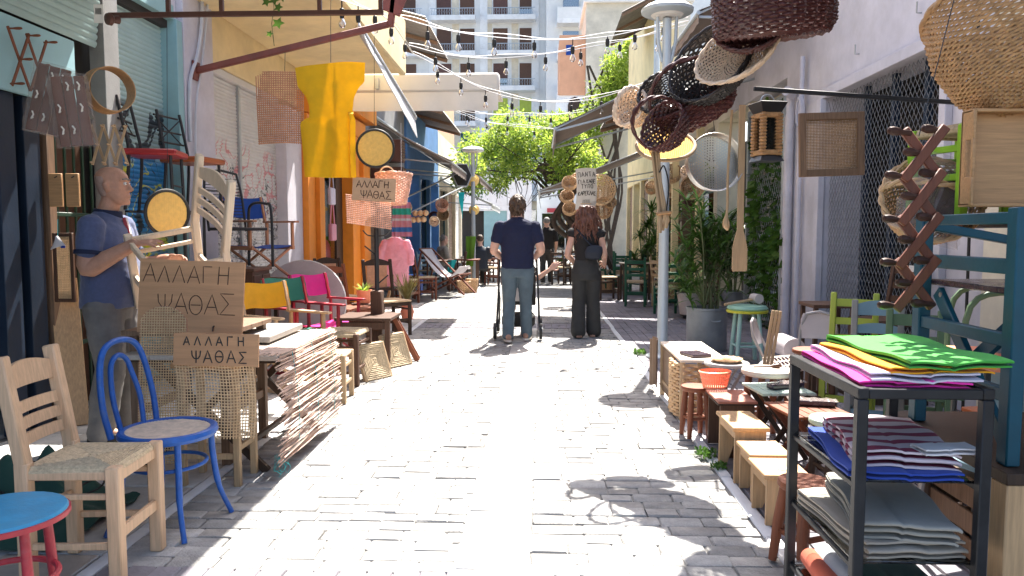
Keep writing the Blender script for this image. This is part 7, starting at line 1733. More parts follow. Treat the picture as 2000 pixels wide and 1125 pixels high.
def bag_woman(T):
    q = MB(); loft(q, zrings([(1.0, .05, -.12, -.15, .10), (1.02, .10, -.115, -.175, .085), (1.09, .115, -.115, -.18, .09), (1.16, .10, -.115, -.165, .10), (1.18, .05, -.12, -.15, .11)]), 20)
    bg = solid(q, .008, 'shoulder_bag', 'bag_navy', T, 3); MB().tube(catmull([(-.13, .02, 1.41), (-.10, -.11, 1.36), (.02, -.135, 1.22), (.10, -.14, 1.14)], 6), .012, 6, rz=.005).build('strap', 'bag_navy', bg)
person('woman with long auburn hair in black top walking beside the man', (.585, 9.42, 0), R(-3), J, TW, dict(skin='skin_pale', shirt='black_top', trousers='charcoal', shoe='shoe_tan', sleeve=.08, leg=(.103, .094, .086, .09, .098), cuff=.02, sole='shoe_tan'), .010, hair_woman, bag_woman)
# ---- vendor
hv = V((0, .05, 1.505))
J = dict(head=hv, neck=(0, -.01, 1.43), yaw=R(4), pitch=R(2), shL=(-.20, .0, 1.385), shR=(.20, .0, 1.385), elL=(-.25, .06, 1.10), elR=(.24, -.015, 1.115), wrL=(-.17, .30, 1.16), wrR=(.225, .26, 1.265), handL=((.1, 1, .1), (-.5, 0, .8), .8), handR=((-.05, 1, .12), (.35, -.1, .9), .3), thumbR=-1,
         hipL=(-.10, 0, .88), hipR=(.10, 0, .88), knL=(-.11, .04, .49), knR=(.11, .03, .49), anL=(-.12, .02, .095), anR=(.12, -.03, .095), arm=(.066, .054, .052, .036),
         pelvis=[(.78, .165, .115, -.125), (.86, .18, .125, -.135), (.90, .175, .125, -.13), (.94, .165, .12, -.12)])
TV = [(.86, .205, .155, -.165), (.94, .21, .175, -.16), (1.04, .212, .185, -.15), (1.15, .21, .175, -.145), (1.26, .215, .16, -.15), (1.35, .215, .135, -.145), (1.41, .18, .10, -.12), (1.45, .10, .075, -.085), (1.47, .078, .066, -.075)]
def vend(T):
    M = Matrix.Rotation(R(4), 3, 'Z')
    for s in (-1, 1):
        e = MB().lathe([(.0, -.011), (.008, -.008), (.011, 0), (.008, .008), (0, .011)], n=12).xf(Matrix.Translation(hv + M @ V((s * .032, .078, .136)))).build('eye', 'eye_white', T); MB().lathe([(0, -.005), (.004, -.003), (.005, 0), (.004, .003), (0, .005)], n=10).xf(Matrix.Translation(hv + M @ V((s * .032, .086, .136)))).build('iris', 'dark_eye', e)
        MB().tube([hv + M @ V((s * .015, .093, .160)), hv + M @ V((s * .036, .088, .166)), hv + M @ V((s * .055, .072, .160))], .005, 6).build('eyebrow', 'hair_grey', T)
    # close-cropped hair rim
    q = MB(); loft(q, zrings([(.055, .062, -.01, -.072), (.08, .0715, .004, -.087), (.11, .0755, .012, -.0985), (.14, .0775, .012, -.1065), (.162, .078, .006, -.1085), (.178, .0765, -.01, -.105)]), 30); q.v = [hv + M @ p for p in q.v]; solid(q, .005, 'cropped_hair', 'stubble', T, 3)
    # collar, cuffs, placket
    MB().lathe([(.082, 1.455), (.088, 1.462), (.080, 1.50), (.074, 1.498), (.078, 1.46)], (0, -.005, 0), 28, sy=1.0, cap=False).xf(Matrix.Translation((0, 0, 0)) @ Matrix.Rotation(R(-8), 4, 'X')).move((0, -.195, -.008)).build('collar', 'polo_trim', T)
    for k in 'LR':
        sh, el = V(J['sh' + k]), V(J['el' + k]); a = sh.lerp(el, .60); b = sh.lerp(el, .69); MB().tube([a, b], [.083, .083], 20).build('cuff', 'polo_trim', T)
    MB().box((0, .122, 1.375), (.03, .02, .11), Matrix.Rotation(R(14), 3, 'X'), .004).build('placket', 'cloth_white', T)
    MB().box((.018, .124, 1.375), (.008, .02, .11), Matrix.Rotation(R(14), 3, 'X'), .004).build('placket_edge', 'red_paint', T)
person('bald vendor in blue polo shirt working at the bench behind the large sign', (-2.74, 4.60, 0), R(-84), J, TV, dict(skin='skin', shirt='polo_blue', trousers='trouser_grey', shoe='black_rubber', sleeve=.63, leg=(.12, .105, .088, .086, .082), cuff=.03, sole='black_rubber'), .009, None, vend)
# ---- seated and standing people further down
def seated(label, loc, rz, shirt, trous, hair, sc=1.0):
    hh = V((0, .03, 1.04)); J_ = dict(head=hh, neck=(0, -.01, .98), shL=(-.19, -.02, .93), shR=(.19, -.02, .93), elL=(-.24, .02, .66), elR=(.24, .02, .66), wrL=(-.16, .24, .62), wrR=(.16, .24, .62), hipL=(-.1, 0, .46), hipR=(.1, 0, .46), knL=(-.13, .42, .48), knR=(.13, .42, .48), anL=(-.13, .44, .09), anR=(.13, .44, .09), pelvis=[(.40, .16, .12, -.12), (.46, .18, .13, -.13), (.55, .17, .12, -.12)])
    TS = [(.44, .19, .13, -.14), (.6, .195, .135, -.13), (.78, .205, .125, -.14), (.90, .205, .1, -.13), (.96, .14, .07, -.1), (1.01, .075, .05, -.065)]
    return person(label, loc, rz, J_, TS, dict(skin='skin_pale', shirt=shirt, trousers=trous, shoe='black_rubber', sleeve=.8, cuff=.02), .016, lambda T: curls(T, hh + V((0, -.03, .16)), .084, .09, .095, 40, hair, 5, -.6, .025))
c1, c2 = aty(866, 545, 19.0), aty(938, 540, 18.6)
seated('grey-haired person in beige top seated at a table among baskets', (c1.x, 19.0, 0), R(-60), 'canvas_beige', 'trouser_grey', 'hair_grey'); seated('seated man in dark jacket seen from behind by the green cloth', (c2.x, 18.6, 0), R(10), 'bag_navy', 'charcoal', 'hair_brown')
Jd = dict(head=(0, .03, 1.5), neck=(0, -.01, 1.43), shL=(-.2, 0, 1.39), shR=(.2, 0, 1.39), elL=(-.25, -.02, 1.1), elR=(.25, -.02, 1.1), wrL=(-.24, .1, .86), wrR=(.24, .1, .86), hipL=(-.095, 0, .88), hipR=(.095, 0, .88), knL=(-.1, .02, .49), knR=(.1, .06, .49), anL=(-.1, -.06, .09), anR=(.1, .08, .09), pelvis=[(.78, .165, .1, -.12), (.88, .18, .11, -.13), (1.0, .17, .11, -.11)])
person('distant person in black walking ahead beyond the man in navy', (.17, 19.5, 0), 0, Jd, [(.9, .19, .12, -.13), (1.1, .19, .12, -.12), (1.3, .21, .12, -.13), (1.4, .19, .1, -.11), (1.46, .1, .06, -.07), (1.49, .07, .05, -.06)], dict(skin='skin_pale', shirt='black_top', trousers='charcoal', shoe='black_rubber', sleeve=.85), .016, lambda T: curls(T, (0, 0, 1.66), .085, .09, .09, 30, 'hair_grey', 6, -.5, .02))
# ================================================================== MIDDLE DISTANCE
# --- wisteria over the street
T = thing('wisteria_tree', 'bright green wisteria arching over the street on twisted dark stems', 'tree', (1.35, 23.5, 0)); rr_ = random.Random(41)
q = MB()
for k in range(5):
    ph = rr_.uniform(0, 6); P = []
    for j in range(9):
        f = j / 8; P.append((-.9 * f ** 1.6 * rr_.uniform(.9, 1.1) + .14 * math.sin(ph + j * 1.7), .14 * math.cos(ph + j * 1.7), 3.1 * f ** .8))
    q.tube(catmull(P, 5), [.11 - .055 * i / 40 for i in range(41)], 8)
q.build('trunk', 'bark', T)
q = MB()
def branch(P, r, n):
    q.tube(catmull(P, 4), [r * (1 - .7 * i / (4 * (len(P) - 1))) for i in range(4 * (len(P) - 1) + 1)], 6)
for k in range(26):
    a = V((rr_.uniform(-1.2, -.4), rr_.uniform(-.5, .5), rr_.uniform(2.5, 3.2))); b = V((rr_.uniform(-3.8, .6), rr_.uniform(-1.6, 1.6), rr_.uniform(2.9, 4.3))); m_ = a.lerp(b, .5) + V((rr_.uniform(-.3, .3), rr_.uniform(-.3, .3), rr_.uniform(-.3, .5))); branch([a, a.lerp(m_, .5) + V((0, 0, .2)), m_, b], .05, 4)
for k in range(14):
    b = V((rr_.uniform(-2.8, -.3), rr_.uniform(-.8, .8), 3.0)); branch([b, b + V((rr_.uniform(-.2, .2), 0, -.35)), b + V((rr_.uniform(-.35, .35), 0, -rr_.uniform(.5, .95)))], .018, 4)
q.build('branches', 'bark', T)
CL = []
for k in range(95):
    x = rr_.uniform(-3.75, .3); t = (x + 1.7) / 2.3; zc = 4.25 - .65 * t * t + rr_.uniform(-1.15, .65); CL.append((V((x, rr_.uniform(-1.5, 1.5), max(2.75 + .35 * abs(t), zc))), rr_.uniform(.28, .52)))
def sp():
    c, r = rr_.choice(CL); d = V((rr_.gauss(0, 1), rr_.gauss(0, 1), rr_.gauss(0, 1))).normalized(); return c + d * r * rr_.uniform(.35, 1), (d + V((0, 0, -.2)))
leafy(sp, 19000, .115, rr_, 2.0).build('crown', 'leaf_bright', T, smooth=False)
CL = [(c + V((0, rr_.uniform(-.2, .3), -.25)), r * .9) for c, r in CL if rr_.random() < .4]
leafy(sp, 5000, .10, rr_, 2.2).build('crown', 'leaf_mid', T, smooth=False)
T = thing('climbing_vine', 'sunlit climbing vine spilling over the beige house side', 'vine', (2.6, 30, 0)); rr_ = random.Random(43); CL = []
for k in range(60):
    f = rr_.random(); CL.append((V((-1.3 + 2.4 * f + rr_.uniform(-.35, .35), rr_.uniform(-.6, .6), 4.9 + 4.2 * f ** 1.1 + rr_.uniform(-1.3, .3))), rr_.uniform(.3, .6)))
leafy(sp, 7000, .15, rr_, 1.7).build('crown', 'leaf_bright', T, smooth=False)
q = MB()
for k in range(9): q.tube(catmull([(rr_.uniform(-.3, .6), .5, 0), (rr_.uniform(-.4, .8), .5, 3), (rr_.uniform(-1, 1), .3, 5.5), (rr_.uniform(-.8, 1.2), .2, 8)], 5), .05, 6)
q.build('trunk', 'bark', T)
wl = thing('rough_wall', 'rough beige party wall behind the climbing vine', 'wall', (3.4, 31, 0)); part(wl, 'wall', 'cream_wall', bx(2.5, 5.0, 31, 31.4, 0, 8.6))
# --- festoon lights
def festoon(label, ctrl, nb, first=.06, last=.96):
    P = catmull([aty(*c) for c in ctrl], 10); T = thing('festoon_lights', label, 'string lights', P[0]); part(T, 'cable', 'wire', MB().tube(P, .006, 5))
    part(T, 'cable', 'wire', MB().tube([p + V((0, .03, .035 + .02 * math.sin(i * .35))) for i, p in enumerate(P)], .004, 4))
    for k in range(nb):
        f = (first + (last - first) * (k + .5) / nb) * (len(P) - 1); i = int(f); p = P[i].lerp(P[min(i + 1, len(P) - 1)], f - i); L_ = random.uniform(.02, .08)
        h_ = MB().tube([p, p + V((0, 0, -L_ - .01))], .007, 5).lathe([(.010, 0), (.023, -.01), (.026, -.06), (.021, -.085), (.018, -.1)], p + V((0, 0, -L_)), 10); ho = part(T, 'lamp_holder', 'black_rubber', h_)
        b_ = MB().lathe([(.015, -.098), (.025, -.12), (.035, -.145), (.032, -.17), (.018, -.186), (0, -.19)], p + V((0, 0, -L_)), 12); bo = b_.build('bulb', 'bulb_glass', ho); bo.location = -T.location
festoon('upper string of festoon bulbs crossing from the red bracket to the lamp', [(782, 34, 8.2), (860, 56, 8.4), (960, 72, 8.7), (1075, 78, 9.0), (1180, 72, 9.2), (1260, 56, 9.4), (1345, 40, 9.6)], 8)
festoon('second string of festoon bulbs just below the upper one', [(798, 88, 9.5), (870, 106, 9.7), (960, 114, 10), (1060, 106, 10.2), (1150, 92, 10.4), (1250, 72, 10.6), (1340, 48, 10.8)], 7)
festoon('long sagging string of festoon bulbs from the balcony to the brown awning', [(806, 104, 10.6), (880, 142, 10.8), (960, 180, 11), (1050, 198, 11.1), (1150, 195, 11.3), (1250, 165, 11.4), (1400, 110, 11.5)], 9)
festoon('far string of festoon bulbs in front of the wisteria', [(880, 212, 15), (940, 222, 15.2), (1010, 225, 15.4), (1080, 224, 15.6), (1140, 218, 15.8)], 6)
festoon('lowest far string of festoon bulbs dipping across the wisteria', [(890, 218, 17), (940, 236, 17.2), (1000, 246, 17.4), (1082, 252, 17.6)], 4)
festoon('short string of festoon bulbs along the yellow balcony', [(640, -8, 7.0), (700, 12, 7.6), (760, 40, 8.4), (806, 104, 10.5)], 5)
# --- banner and chair-seat cluster
c = aty(1144, 372, 14.0); T = thing('cloth_banner', 'white cloth banner lettered ΠΑΝΤΑ ΓΙΑ ΚΑΘΕ ΤΥΠΟ ΚΑΡΕΚΛΑΣ', 'banner', aty(1123, 410, 14.0)); W, H = .38, .76
bf = lambda x, y, l=0: (x + .03 * math.sin(y * 4), -.02 * math.sin(x * 9) - l, y + .02 * math.sin(x * 7))
MB().grid(lambda a, b: bf(a * W, b * H, 0), 14, 18, .004).build('cloth', 'banner', T); rb = random.Random(3)
for tx, x, y, h, ad in (('ΠΑΝΤΑ', .035, .60, .085, .067), ('ΓΙΑ ΚΑΘΕ', .03, .475, .07, .042), ('ΤΥΠΟ', .085, .385, .07, .06), ('ΚΑΡΕΚΛΑΣ', .03, .255, .075, .042)): lettering(tx, lambda a, b, l: bf(a, b, .004), x, y, h, ad, .0055, .05, .75, rr=rb).build('lettering', 'ink_black', T)
q = MB()
for k in range(4): q.tube([V(bf(.13 + .035 * k, .11, .004)), V(bf(.13 + .035 * k, .17, .004)), V(bf(.15 + .035 * k, .17, .004)), V(bf(.15 + .035 * k, .11, .004))], .003, 4)
q.build('drawn_chairs', 'ink_black', T); MB().tube([V(bf(.09, .1, .004)), V(bf(.29, .1, .004))], .008, 5).build('drawn_line', 'cane', T)
rr_ = random.Random(51); GB = 'woven baskets bunched around the banner'
for k, (u, v, r) in enumerate(((1112, 362, .14), (1106, 388, .13), (1112, 412, .13), (1172, 372, .30), (1176, 408, .2), (1190, 398, .12), (1150, 414, .2), (1126, 352, .12))):
    lb = ['small woven basket at the top of the bunch beside the banner', 'small woven basket at the outer edge of the bunch', 'small woven basket at the bottom corner of the bunch', 'largest round woven basket behind the banner', 'round woven basket low beside the banner', 'tiny woven basket furthest from the walkers', 'round woven basket under the banner hem', 'small woven basket tucked behind the banner top'][k]
    basket('woven_basket', lb, aty(u, v, 14.25 + .05 * k), (R(70 + rr_.uniform(-15, 15)), R(rr_.uniform(-25, 25)), 0), [(r * .7, 0), (r, .05), (r * .95, .12)], 'wicker' if k != 3 else 'cane', n=16, rows=7, sr=.009, group=GB, cat='basket')
T = thing('wisteria_roots', 'thick looped dark vine stems below the second awning', 'vine', (.6, 17.5, 0)); q = MB()
for k in range(4): q.tube(catmull([(.65 + .2 * k, .3, 0), (.45 + .15 * k, 0, .9), (-.25 + .12 * k, .1, 1.5 + .12 * k), (-.1 + .1 * k, 0, 2.0 + .1 * k), (.5, .1, 2.6)], 7), .06, 8)
q.build('stems', 'bark', T)
# --- stacked green chairs on the right
def stack_chair(label, loc, rz, mat='bottle_green', rot=None): return ladder_chair('ladder_back_chair', label, loc, rz, mat, 'straw', .36, .36, .45, .9, .04, ((.78, .84, .0), (.66, .71, 0), (.55, .6, 0)), rot=rot)
c = atz(1212, 572); stack_chair('bottle green chair at the foot of the green stack', (c.x, c.y, 0), R(95)); stack_chair('bottle green chair upside down on the green stack', (c.x + .02, c.y, .93), 0, rot=(R(180), 0, R(85)))
stack_chair('bottle green chair leaning beside the green stack', (c.x - .42, c.y + .15, .02), 0, rot=(0, R(-14), R(70))); stack_chair('bottle green chair behind the green stack', (c.x + .55, c.y + .6, 0), R(120)); ladder_chair('ladder_back_chair', 'ochre wooden chair beside the green stack', (c.x + .7, c.y - .1, 0), R(110), 'olive_wood', 'straw')
for i, (u, v, r, h, mt, lb) in enumerate(((1186, 572, .13, .34, 'wicker', 'tall tan wicker basket on the ground by the green chairs'), (1265, 572, .16, .2, 'wicker_dark', 'dark low basket on the ground behind the lamp post'), (1300, 560, .15, .25, 'wicker', 'tan basket on the ground near the dracaena'))):
    c = atz(u, v); basket('floor_basket', lb, (c.x, c.y, 0), (0, 0, 0), [(r * .8, 0), (r, h)], mt, n=16, rows=10, sr=.009)
c = atz(1172, 568); T = thing('pink_bag', 'bright pink bag standing beside the woman\'s knee', 'bag', (c.x, c.y, 0)); MB().grid(lambda a, b: (-.12 + .24 * a, .03 * math.sin(a * 5), .34 * b + .02 * math.sin(a * 6)), 10, 8, .05).build('bag', 'cloth_pink', T); MB().tube(arc((0, 0, .33), .06, 0, math.pi, 8), .008, 6).build('handle', 'cloth_pink', T)
# dining tables on the right, dark figures of furniture under the awnings
for i, (x, y, lb) in enumerate(((1.9, 14.6, 'dark cafe table under the big brown awning'), (2.2, 16.9, 'dark cafe table under the second brown awning'), (.95, 19.5, 'dark cafe table beside the vine stems'))):
    T = thing('cafe_table', lb, 'table', (x, y, 0)); MB().box((0, 0, .73), (.65, .65, .03)).build('table_top', 'walnut', T)
    for sx in (-1, 1):
        for sy in (-1, 1): MB().bar((sx * .28, sy * .28, 0), (sx * .28, sy * .28, .715), .04, .04, up=(1, 0, 0)).build('leg', 'walnut', T)
for i, (x, y, rz, m_, lb) in enumerate(((1.35, 14.9, 10, 'walnut', 'dark chair at the cafe table under the big awning'), (2.4, 14.2, 170, 'walnut', 'dark chair tucked by the yellow timber post'), (1.6, 17.0, 20, 'walnut', 'dark chair at the table under the second awning'), (.55, 19.2, 60, 'walnut', 'dark chair by the vine stems'), (1.3, 20.2, 200, 'walnut', 'dark chair beyond the vine stems'), (.75, 20.8, 150, 'brown_wood', 'brown chair in the shade beyond the vine stems'))):
    stack_chair(lb, (x, y, 0), R(rz), m_)
T = thing('shop_shelf', 'crowded wooden shelf of wares under the big brown awning', 'shelf', (2.85, 15.2, 0))
for s in (-1, 1): MB().box((0, s * .9, 1.1), (.3, .03, 2.2)).build('side_panel', 'weathered', T)
for k in range(5): MB().box((0, 0, .15 + .48 * k), (.3, 1.77, .025)).build('shelf_board', 'weathered', T)
rr_ = random.Random(61); GW = 'wares on the crowded shelf'
cl_ = dict(wicker='tan', wicker_pink='pink', red_paint='red', cane='honey', cream_top='cream', wicker_dark='maroon', cloth_blue='blue', wicker_pale='pale')
wl_ = ['wicker', 'wicker_pink', 'red_paint', 'cane', 'cream_top', 'wicker_dark', 'cloth_blue', 'wicker_pale']
for k in range(4):
    for j in range(4):
        h = rr_.uniform(.14, .3); r = rr_.uniform(.08, .15); mt_ = rr_.choice(wl_); T = thing('storage_jar', '%s ware, %s from the near end, %s shelf board of the crowded shelf' % (cl_[mt_], ['first', 'second', 'third', 'fourth'][j], ['lowest', 'second lowest', 'middle', 'fourth'][k]), 'jar', (2.85, 14.55 + .43 * j, .163 + .48 * k), group=GW)
        MB().lathe([(0, 0), (r * .8, 0), (r, h * .3), (r * .95, h * .7), (r * .6, h * .85), (r * .7, h), (0, h)], n=16).build('jar', mt_, T)
# --- left middle distance
def deck_chair(label, loc, rz):
    T = thing('deck_chair', label, 'chair', loc, rz); wd = 'red_wood'
    for s in (-1, 1):
        MB().bar((-.42, s * .27, 1.0), (.62, s * .27, .06), .03, .045, up=(0, 1, 0)).build('back_rail', wd, T); MB().bar((-.5, s * .30, .02), (.5, s * .30, .48), .03, .045, up=(0, 1, 0)).build('seat_rail', wd, T); MB().bar((-.35, s * .33, .92), (-.55, s * .33, .04), .028, .04, up=(0, 1, 0)).build('prop', wd, T)
    MB().tube([(-.42, -.27, 1.0), (-.42, .27, 1.0)], .016, 8).build('cross_bar', wd, T); MB().tube([(.5, -.3, .48), (.5, .3, .48)], .016, 8).build('cross_bar', wd, T)
    MB().grid(lambda a, b: (-.42 + .92 * b, -.25 + .5 * a, 1.0 - .75 * math.sin(b * 2.0) + .32 * b * b - .0), 6, 16, .006).build('sling', 'deck_cloth', T)
deck_chair('grey canvas deck chair on red wood frame beyond the pink sweater', (-2.05, 15.6, 0), R(-20))
c = atz(790, 597); T = thing('sweater_stand', 'slim wooden stand on splayed legs for the pink sweater', 'stand', (c.x - .15, c.y, 0))
for s, yy in ((-1, .12), (1, .12), (.6, -.2), (-.6, -.2)): MB().bar((s * .22, yy, 0), (s * .05, yy * .2, .6), .03, .03).build('leg', 'olive_wood', T)
MB().tube([(0, 0, .5), (0, 0, 1.30)], .014, 8).build('pole', 'olive_wood', T); MB().tube([(-.2, 0, 1.2), (0, 0, 1.3), (.2, 0, 1.2)], .008, 6).build('hanger', 'steel', T)
T2 = thing('pink_sweater', 'pale pink knitted sweater on the slim stand', 'sweater', (c.x - .15, c.y, .36)); q = MB(); loft(q, zrings([(0, .25, .06, -.06), (.3, .24, .07, -.06), (.6, .24, .06, -.06), (.8, .22, .05, -.05), (.88, .11, .04, -.04), (.9, .08, .035, -.035)]), 24)
for s in (-1, 1): limb(q, [(s * .2, 0, .8), (s * .27, 0, .6), (s * .28, 0, .42)], [.07, .065, .06])
solid(q, .014, 'knit', 'pink_knit', T2, 3, .012, 9)
T = thing('striped_skirt', 'multicoloured striped cotton cloth hanging beside the basket', 'cloth', aty(785, 462, 10.5)); MB().grid(lambda a, b: (-.145 + .29 * a * (1 - .18 * b) + .026 * b, .03 * math.sin(a * 22) * (1 - .5 * b), .55 * b), 30, 10, .005).build('cloth', 'stripe_multi', T); MB().tube([(0, 0, .54), (0, .02, 1.6)], .004, 4).build('string', 'wire', T)
c = atz(702, 588); T = thing('flower_pot', 'small red pot with bright green shoots near the red chair', 'planter', (-2.2, 9.15, .46)); MB().lathe([(0, 0), (.07, 0), (.1, .16), (.085, .16), (.08, .13), (0, .13)], n=20).build('pot', 'coral', T); blades(40, .2, .03, .03, random.Random(3), (0, 0, .13), .8, 4, (.1, .9)).build('foliage', 'leaf_bright', T, smooth=False)
round_stool('round_stool', 'brown stool carrying the small red flower pot', (-2.2, 9.15, 0), 0, 'brown_wood', 'brown_wood', .16, .455)
T = thing('dried_flowers', 'tall dried grass bunch in a red vase by the pink sweater', 'planter', (-2.05, 11.3, 0)); MB().lathe([(0, 0), (.08, 0), (.11, .12), (.06, .26), (.07, .3), (0, .28)], n=18).build('vase', 'coral', T); blades(60, .6, .02, .03, random.Random(5), (0, 0, .28), .5, 5, (.05, .5)).build('stalks', 'leaf_dry', T, smooth=False)
for i, (u, v, r, h, lb) in enumerate(((906, 572, .15, .26, 'tan bag-shaped basket on the sunny ground'), (922, 571, .13, .3, 'taller tan basket beside the bag-shaped one'))):
    c = atz(u, v); basket('floor_basket', lb, (c.x, c.y, 0), (0, 0, 0), [(r * .75, 0), (r, h)], 'wicker', n=16, rows=9, sr=.01)
for i, (x, y, rz, m_, lb) in enumerate(((-2.55, 13.9, -20, 'red_wood', 'red wooden chair next to the sweater stand'), (-2.6, 17.3, -30, 'slate_paint', 'blue chair behind the deck chair'), (-2.0, 17.4, 190, 'brown_wood', 'brown chair at the first cafe table'), (-1.5, 20.2, 200, 'brown_wood', 'brown chair at the far cafe table'))): stack_chair(lb, (x, y, 0), R(rz), m_)
for i, (x, y, mt, lb) in enumerate(((-2.3, 16.9, 'brown_wood', 'brown table before the grey-haired person'), (-1.75, 17.6, 'red_wood', 'reddish slatted table in the sun'), (-1.8, 19.6, 'cream_top', 'pale topped table beside the man in dark jacket'))):
    T = thing('cafe_table', lb, 'table', (x, y, 0)); MB().box((0, 0, .70), (.6, .6, .03)).build('table_top', mt, T)
    for sx in (-1, 1):
        for sy in (-1, 1): MB().bar((sx * .25, sy * .25, 0), (sx * .25, sy * .25, .685), .04, .04, up=(1, 0, 0)).build('leg', 'brown_wood', T)
T = thing('turquoise_cloth', 'turquoise cloth hanging from the table edge', 'cloth', (-1.98, 16.6, .45)); MB().grid(lambda a, b: (-.1 + .2 * a * (.5 + .5 * b), .02 * math.sin(a * 9), .28 * b), 8, 6, .006).build('cloth', 'turquoise', T)
T = thing('green_cloth', 'tall green cloth hung on a stand beside the seated man', 'cloth', aty(920, 520, 17.8)); MB().grid(lambda a, b: (-.12 + .24 * a * (.7 + .3 * b), .02 * math.sin(a * 8), .72 * b), 8, 8, .008).build('cloth', 'leaf_green_cloth', T); MB().tube([(0, .03, -.6), (0, .03, .74)], .015, 6).build('stand_pole', 'olive_wood', T)
T = thing('blue_crate', 'small blue box in the shade below the awning', 'box', (-2.75, 16.0, 0)); MB().box((0, 0, .2), (.35, .35, .4), None, .01).build('box', 'royal_blue', T); MB().box((0, 0, .41), (.37, .37, .02)).build('lid', 'royal_blue', T)
# hanging things under left awnings
T = thing('hexagon_sign', 'dark six-sided hanging sign under the wide brown awning', 'sign', aty(902, 342, 17.5), rot=(R(90), 0, R(25))); MB().lathe([(0, -.02), (.23, -.02), (.23, .02), (0, .02)], n=6, sy=1.25).build('panel', 'charcoal', T); MB().lathe([(.225, -.03), (.25, -.03), (.25, .03), (.225, .03), (.225, -.03)], n=6, sy=1.25, cap=False).build('frame', 'metal_grey', T)
T = thing('hanging_pennant', 'turquoise pennant cloth hanging under the left awnings', 'cloth', aty(905, 418, 16.5)); MB().grid(lambda a, b: (-.02 - .1 * a * b + .08 * (1 - a) * b * .6, .02 * math.sin(b * 8), .48 * b - .1 * (1 - b) * a), 8, 8, .006).build('cloth', 'turquoise', T)
for i, (u, v, r, lb) in enumerate(((923, 352, .16, 'yellow straw hat hanging under the wide brown awning'), (926, 410, .13, 'small yellow straw hat hanging below the larger one'), (820, 425, .13, 'bunch of brown gourds hanging on the shop front'))):
    T = thing('straw_hat' if i < 2 else 'gourd_bunch', lb, 'hat' if i < 2 else 'gourds', aty(u, v, 18 if i < 2 else 14.4), rot=(R(75), R(20), 0))
    if i < 2: MB().lathe([(r, 0), (r * .98, .01), (r * .55, .03), (r * .5, .13), (r * .3, .16), (0, .165)], n=28, cap=False).build('hat', 'cane_yellow', T)
    else:
        for k in range(6): MB().lathe([(0, 0), (.05, .02), (.06, .07), (.035, .12), (.03, .16), (0, .18)], (.09 * (k % 3 - 1), .04 * k - .1, .05 * (k // 3)), 12).build('gourd', 'wicker', T)
T = thing('bracket_arm', 'long awning support pole slanting to the shop front at left', 'pole', (-3.2, 15, 1.6)); part(T, 'pole', 'metal_grey', MB().tube([(-3.25, 14.6, 1.75), (-1.8, 17.0, 2.75)], .018, 6)); part(T, 'pole', 'metal_grey', MB().tube([(-3.25, 15.4, 1.5), (-1.75, 18.4, 2.55)], .018, 6))
street_lamp('far street lamp with flat round head below the left awnings', (-1.62, 17.9, 0), 3.3)
# hanging bags in the orange shop door
for i, (u, v, y, m_, lb) in enumerate(((650, 470, 10.95, 'pink_knit', 'pink patterned shoulder bag hanging in the orange doorway'), (648, 400, 11.05, 'cloth_lilac', 'grey shoulder bag hanging above the pink one'))):
    T = thing('shoulder_bag', lb, 'bag', atx(u, v, -3.22)); MB().box((0, 0, .13), (.06, .26, .26), None, .03).build('bag', m_, T); MB().tube(catmull([(0, -.12, .25), (0, -.05, .55), (0, 0, .68), (0, .05, .55), (0, .12, .25)], 5), .01, 6).build('strap', m_, T)
# potted plant in the middle of the far street
T = pot('potted shrub by the dark chairs in the middle of the far street', (.62, 21.5, 0), .25, .45, 'galvanised'); blades(70, .5, .05, .08, random.Random(8), (0, 0, .42), 1.0, 5, (.1, 1.0)).build('foliage', 'leaf_mid', T, smooth=False)

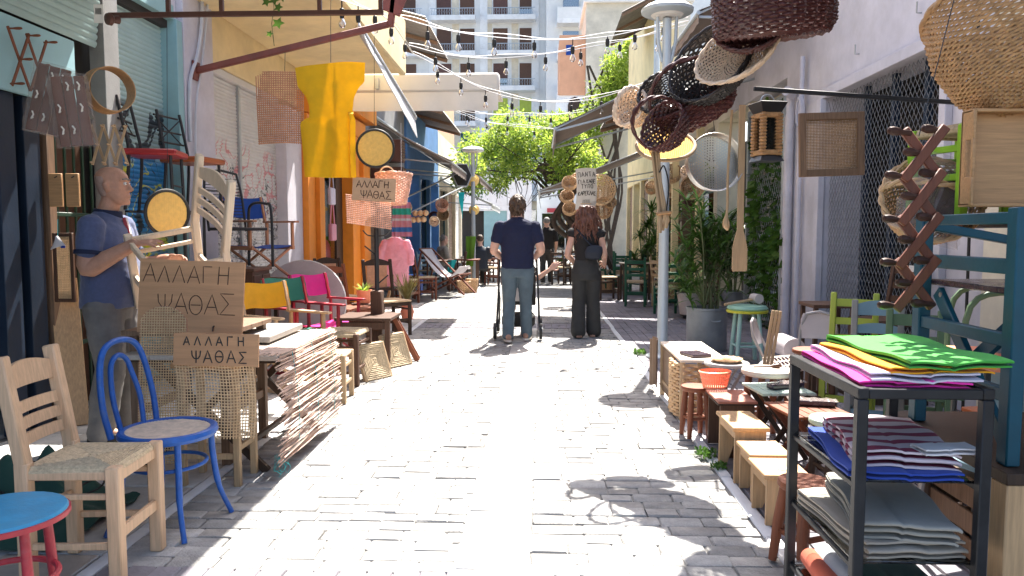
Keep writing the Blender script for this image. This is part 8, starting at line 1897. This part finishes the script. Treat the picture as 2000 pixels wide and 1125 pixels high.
# more wares further down both sides
ORD = ['first', 'second', 'third', 'fourth', 'fifth', 'sixth', 'seventh']
rr_ = random.Random(77)
for k in range(7):
    r = rr_.uniform(.12, .2); mt = ['wicker', 'wicker_pale', 'wicker_dark', 'wicker', 'cane', 'wicker', 'wicker_pink'][k]
    basket('hanging_basket', '%s basket hung under the right awnings, %s from the near end' % ({'wicker': 'tan', 'wicker_pale': 'pale', 'wicker_dark': 'maroon', 'cane': 'honey', 'wicker_pink': 'pink'}[mt], ORD[k]), (2.5 + rr_.uniform(-.3, .3), 12.0 + .75 * k, 2.15 + rr_.uniform(-.25, .3)), (R(rr_.uniform(40, 95)), R(rr_.uniform(-40, 10)), 0), [(r * .6, 0), (r * .9, .08), (r, .2)], mt, n=16, rows=8, sr=.009, group='baskets hung under the right awnings')
for k in range(6):
    r = rr_.uniform(.1, .17); mt = ['wicker', 'cane', 'wicker_pale', 'wicker_pink', 'wicker', 'wicker_dark'][k]
    basket('hanging_basket', '%s basket hung on the left shop fronts, %s from the orange door' % ({'wicker': 'tan', 'wicker_pale': 'pale', 'wicker_dark': 'maroon', 'cane': 'honey', 'wicker_pink': 'pink'}[mt], ORD[k]), (-2.75 + rr_.uniform(-.2, .35), 14.8 + 1.15 * k, 1.85 + rr_.uniform(-.3, .4)), (R(rr_.uniform(40, 95)), R(rr_.uniform(-10, 40)), 0), [(r * .6, 0), (r * .9, .08), (r, .2)], mt, n=16, rows=8, sr=.009, group='baskets hung on the left shop fronts')
for k, (x, y, rz, m_, lb) in enumerate(((2.1, 12.1, 100, 'bottle_green', 'bottle green chair close behind the pot plants'), (2.75, 12.6, 200, 'brown_wood', 'brown chair against the ochre building front'), (1.75, 13.6, 80, 'bottle_green', 'bottle green chair nearest the pink bag'), (2.3, 13.5, 30, 'olive_wood', 'honey coloured chair under the hung baskets'), (-2.85, 15.1, -60, 'walnut', 'dark chair against the brown shutters'), (-2.3, 14.7, 20, 'red_wood', 'red wooden chair just before the deck chair'), (-2.7, 18.6, -20, 'walnut', 'dark chair at the blue building corner'), (-2.2, 21.3, 160, 'brown_wood', 'brown chair far along the blue building'), (-1.2, 18.9, 80, 'red_wood', 'red wooden chair at the sunny table edge'))): stack_chair(lb, (x, y, 0), R(rz), m_)
bpy.data.scenes.remove(TMP)
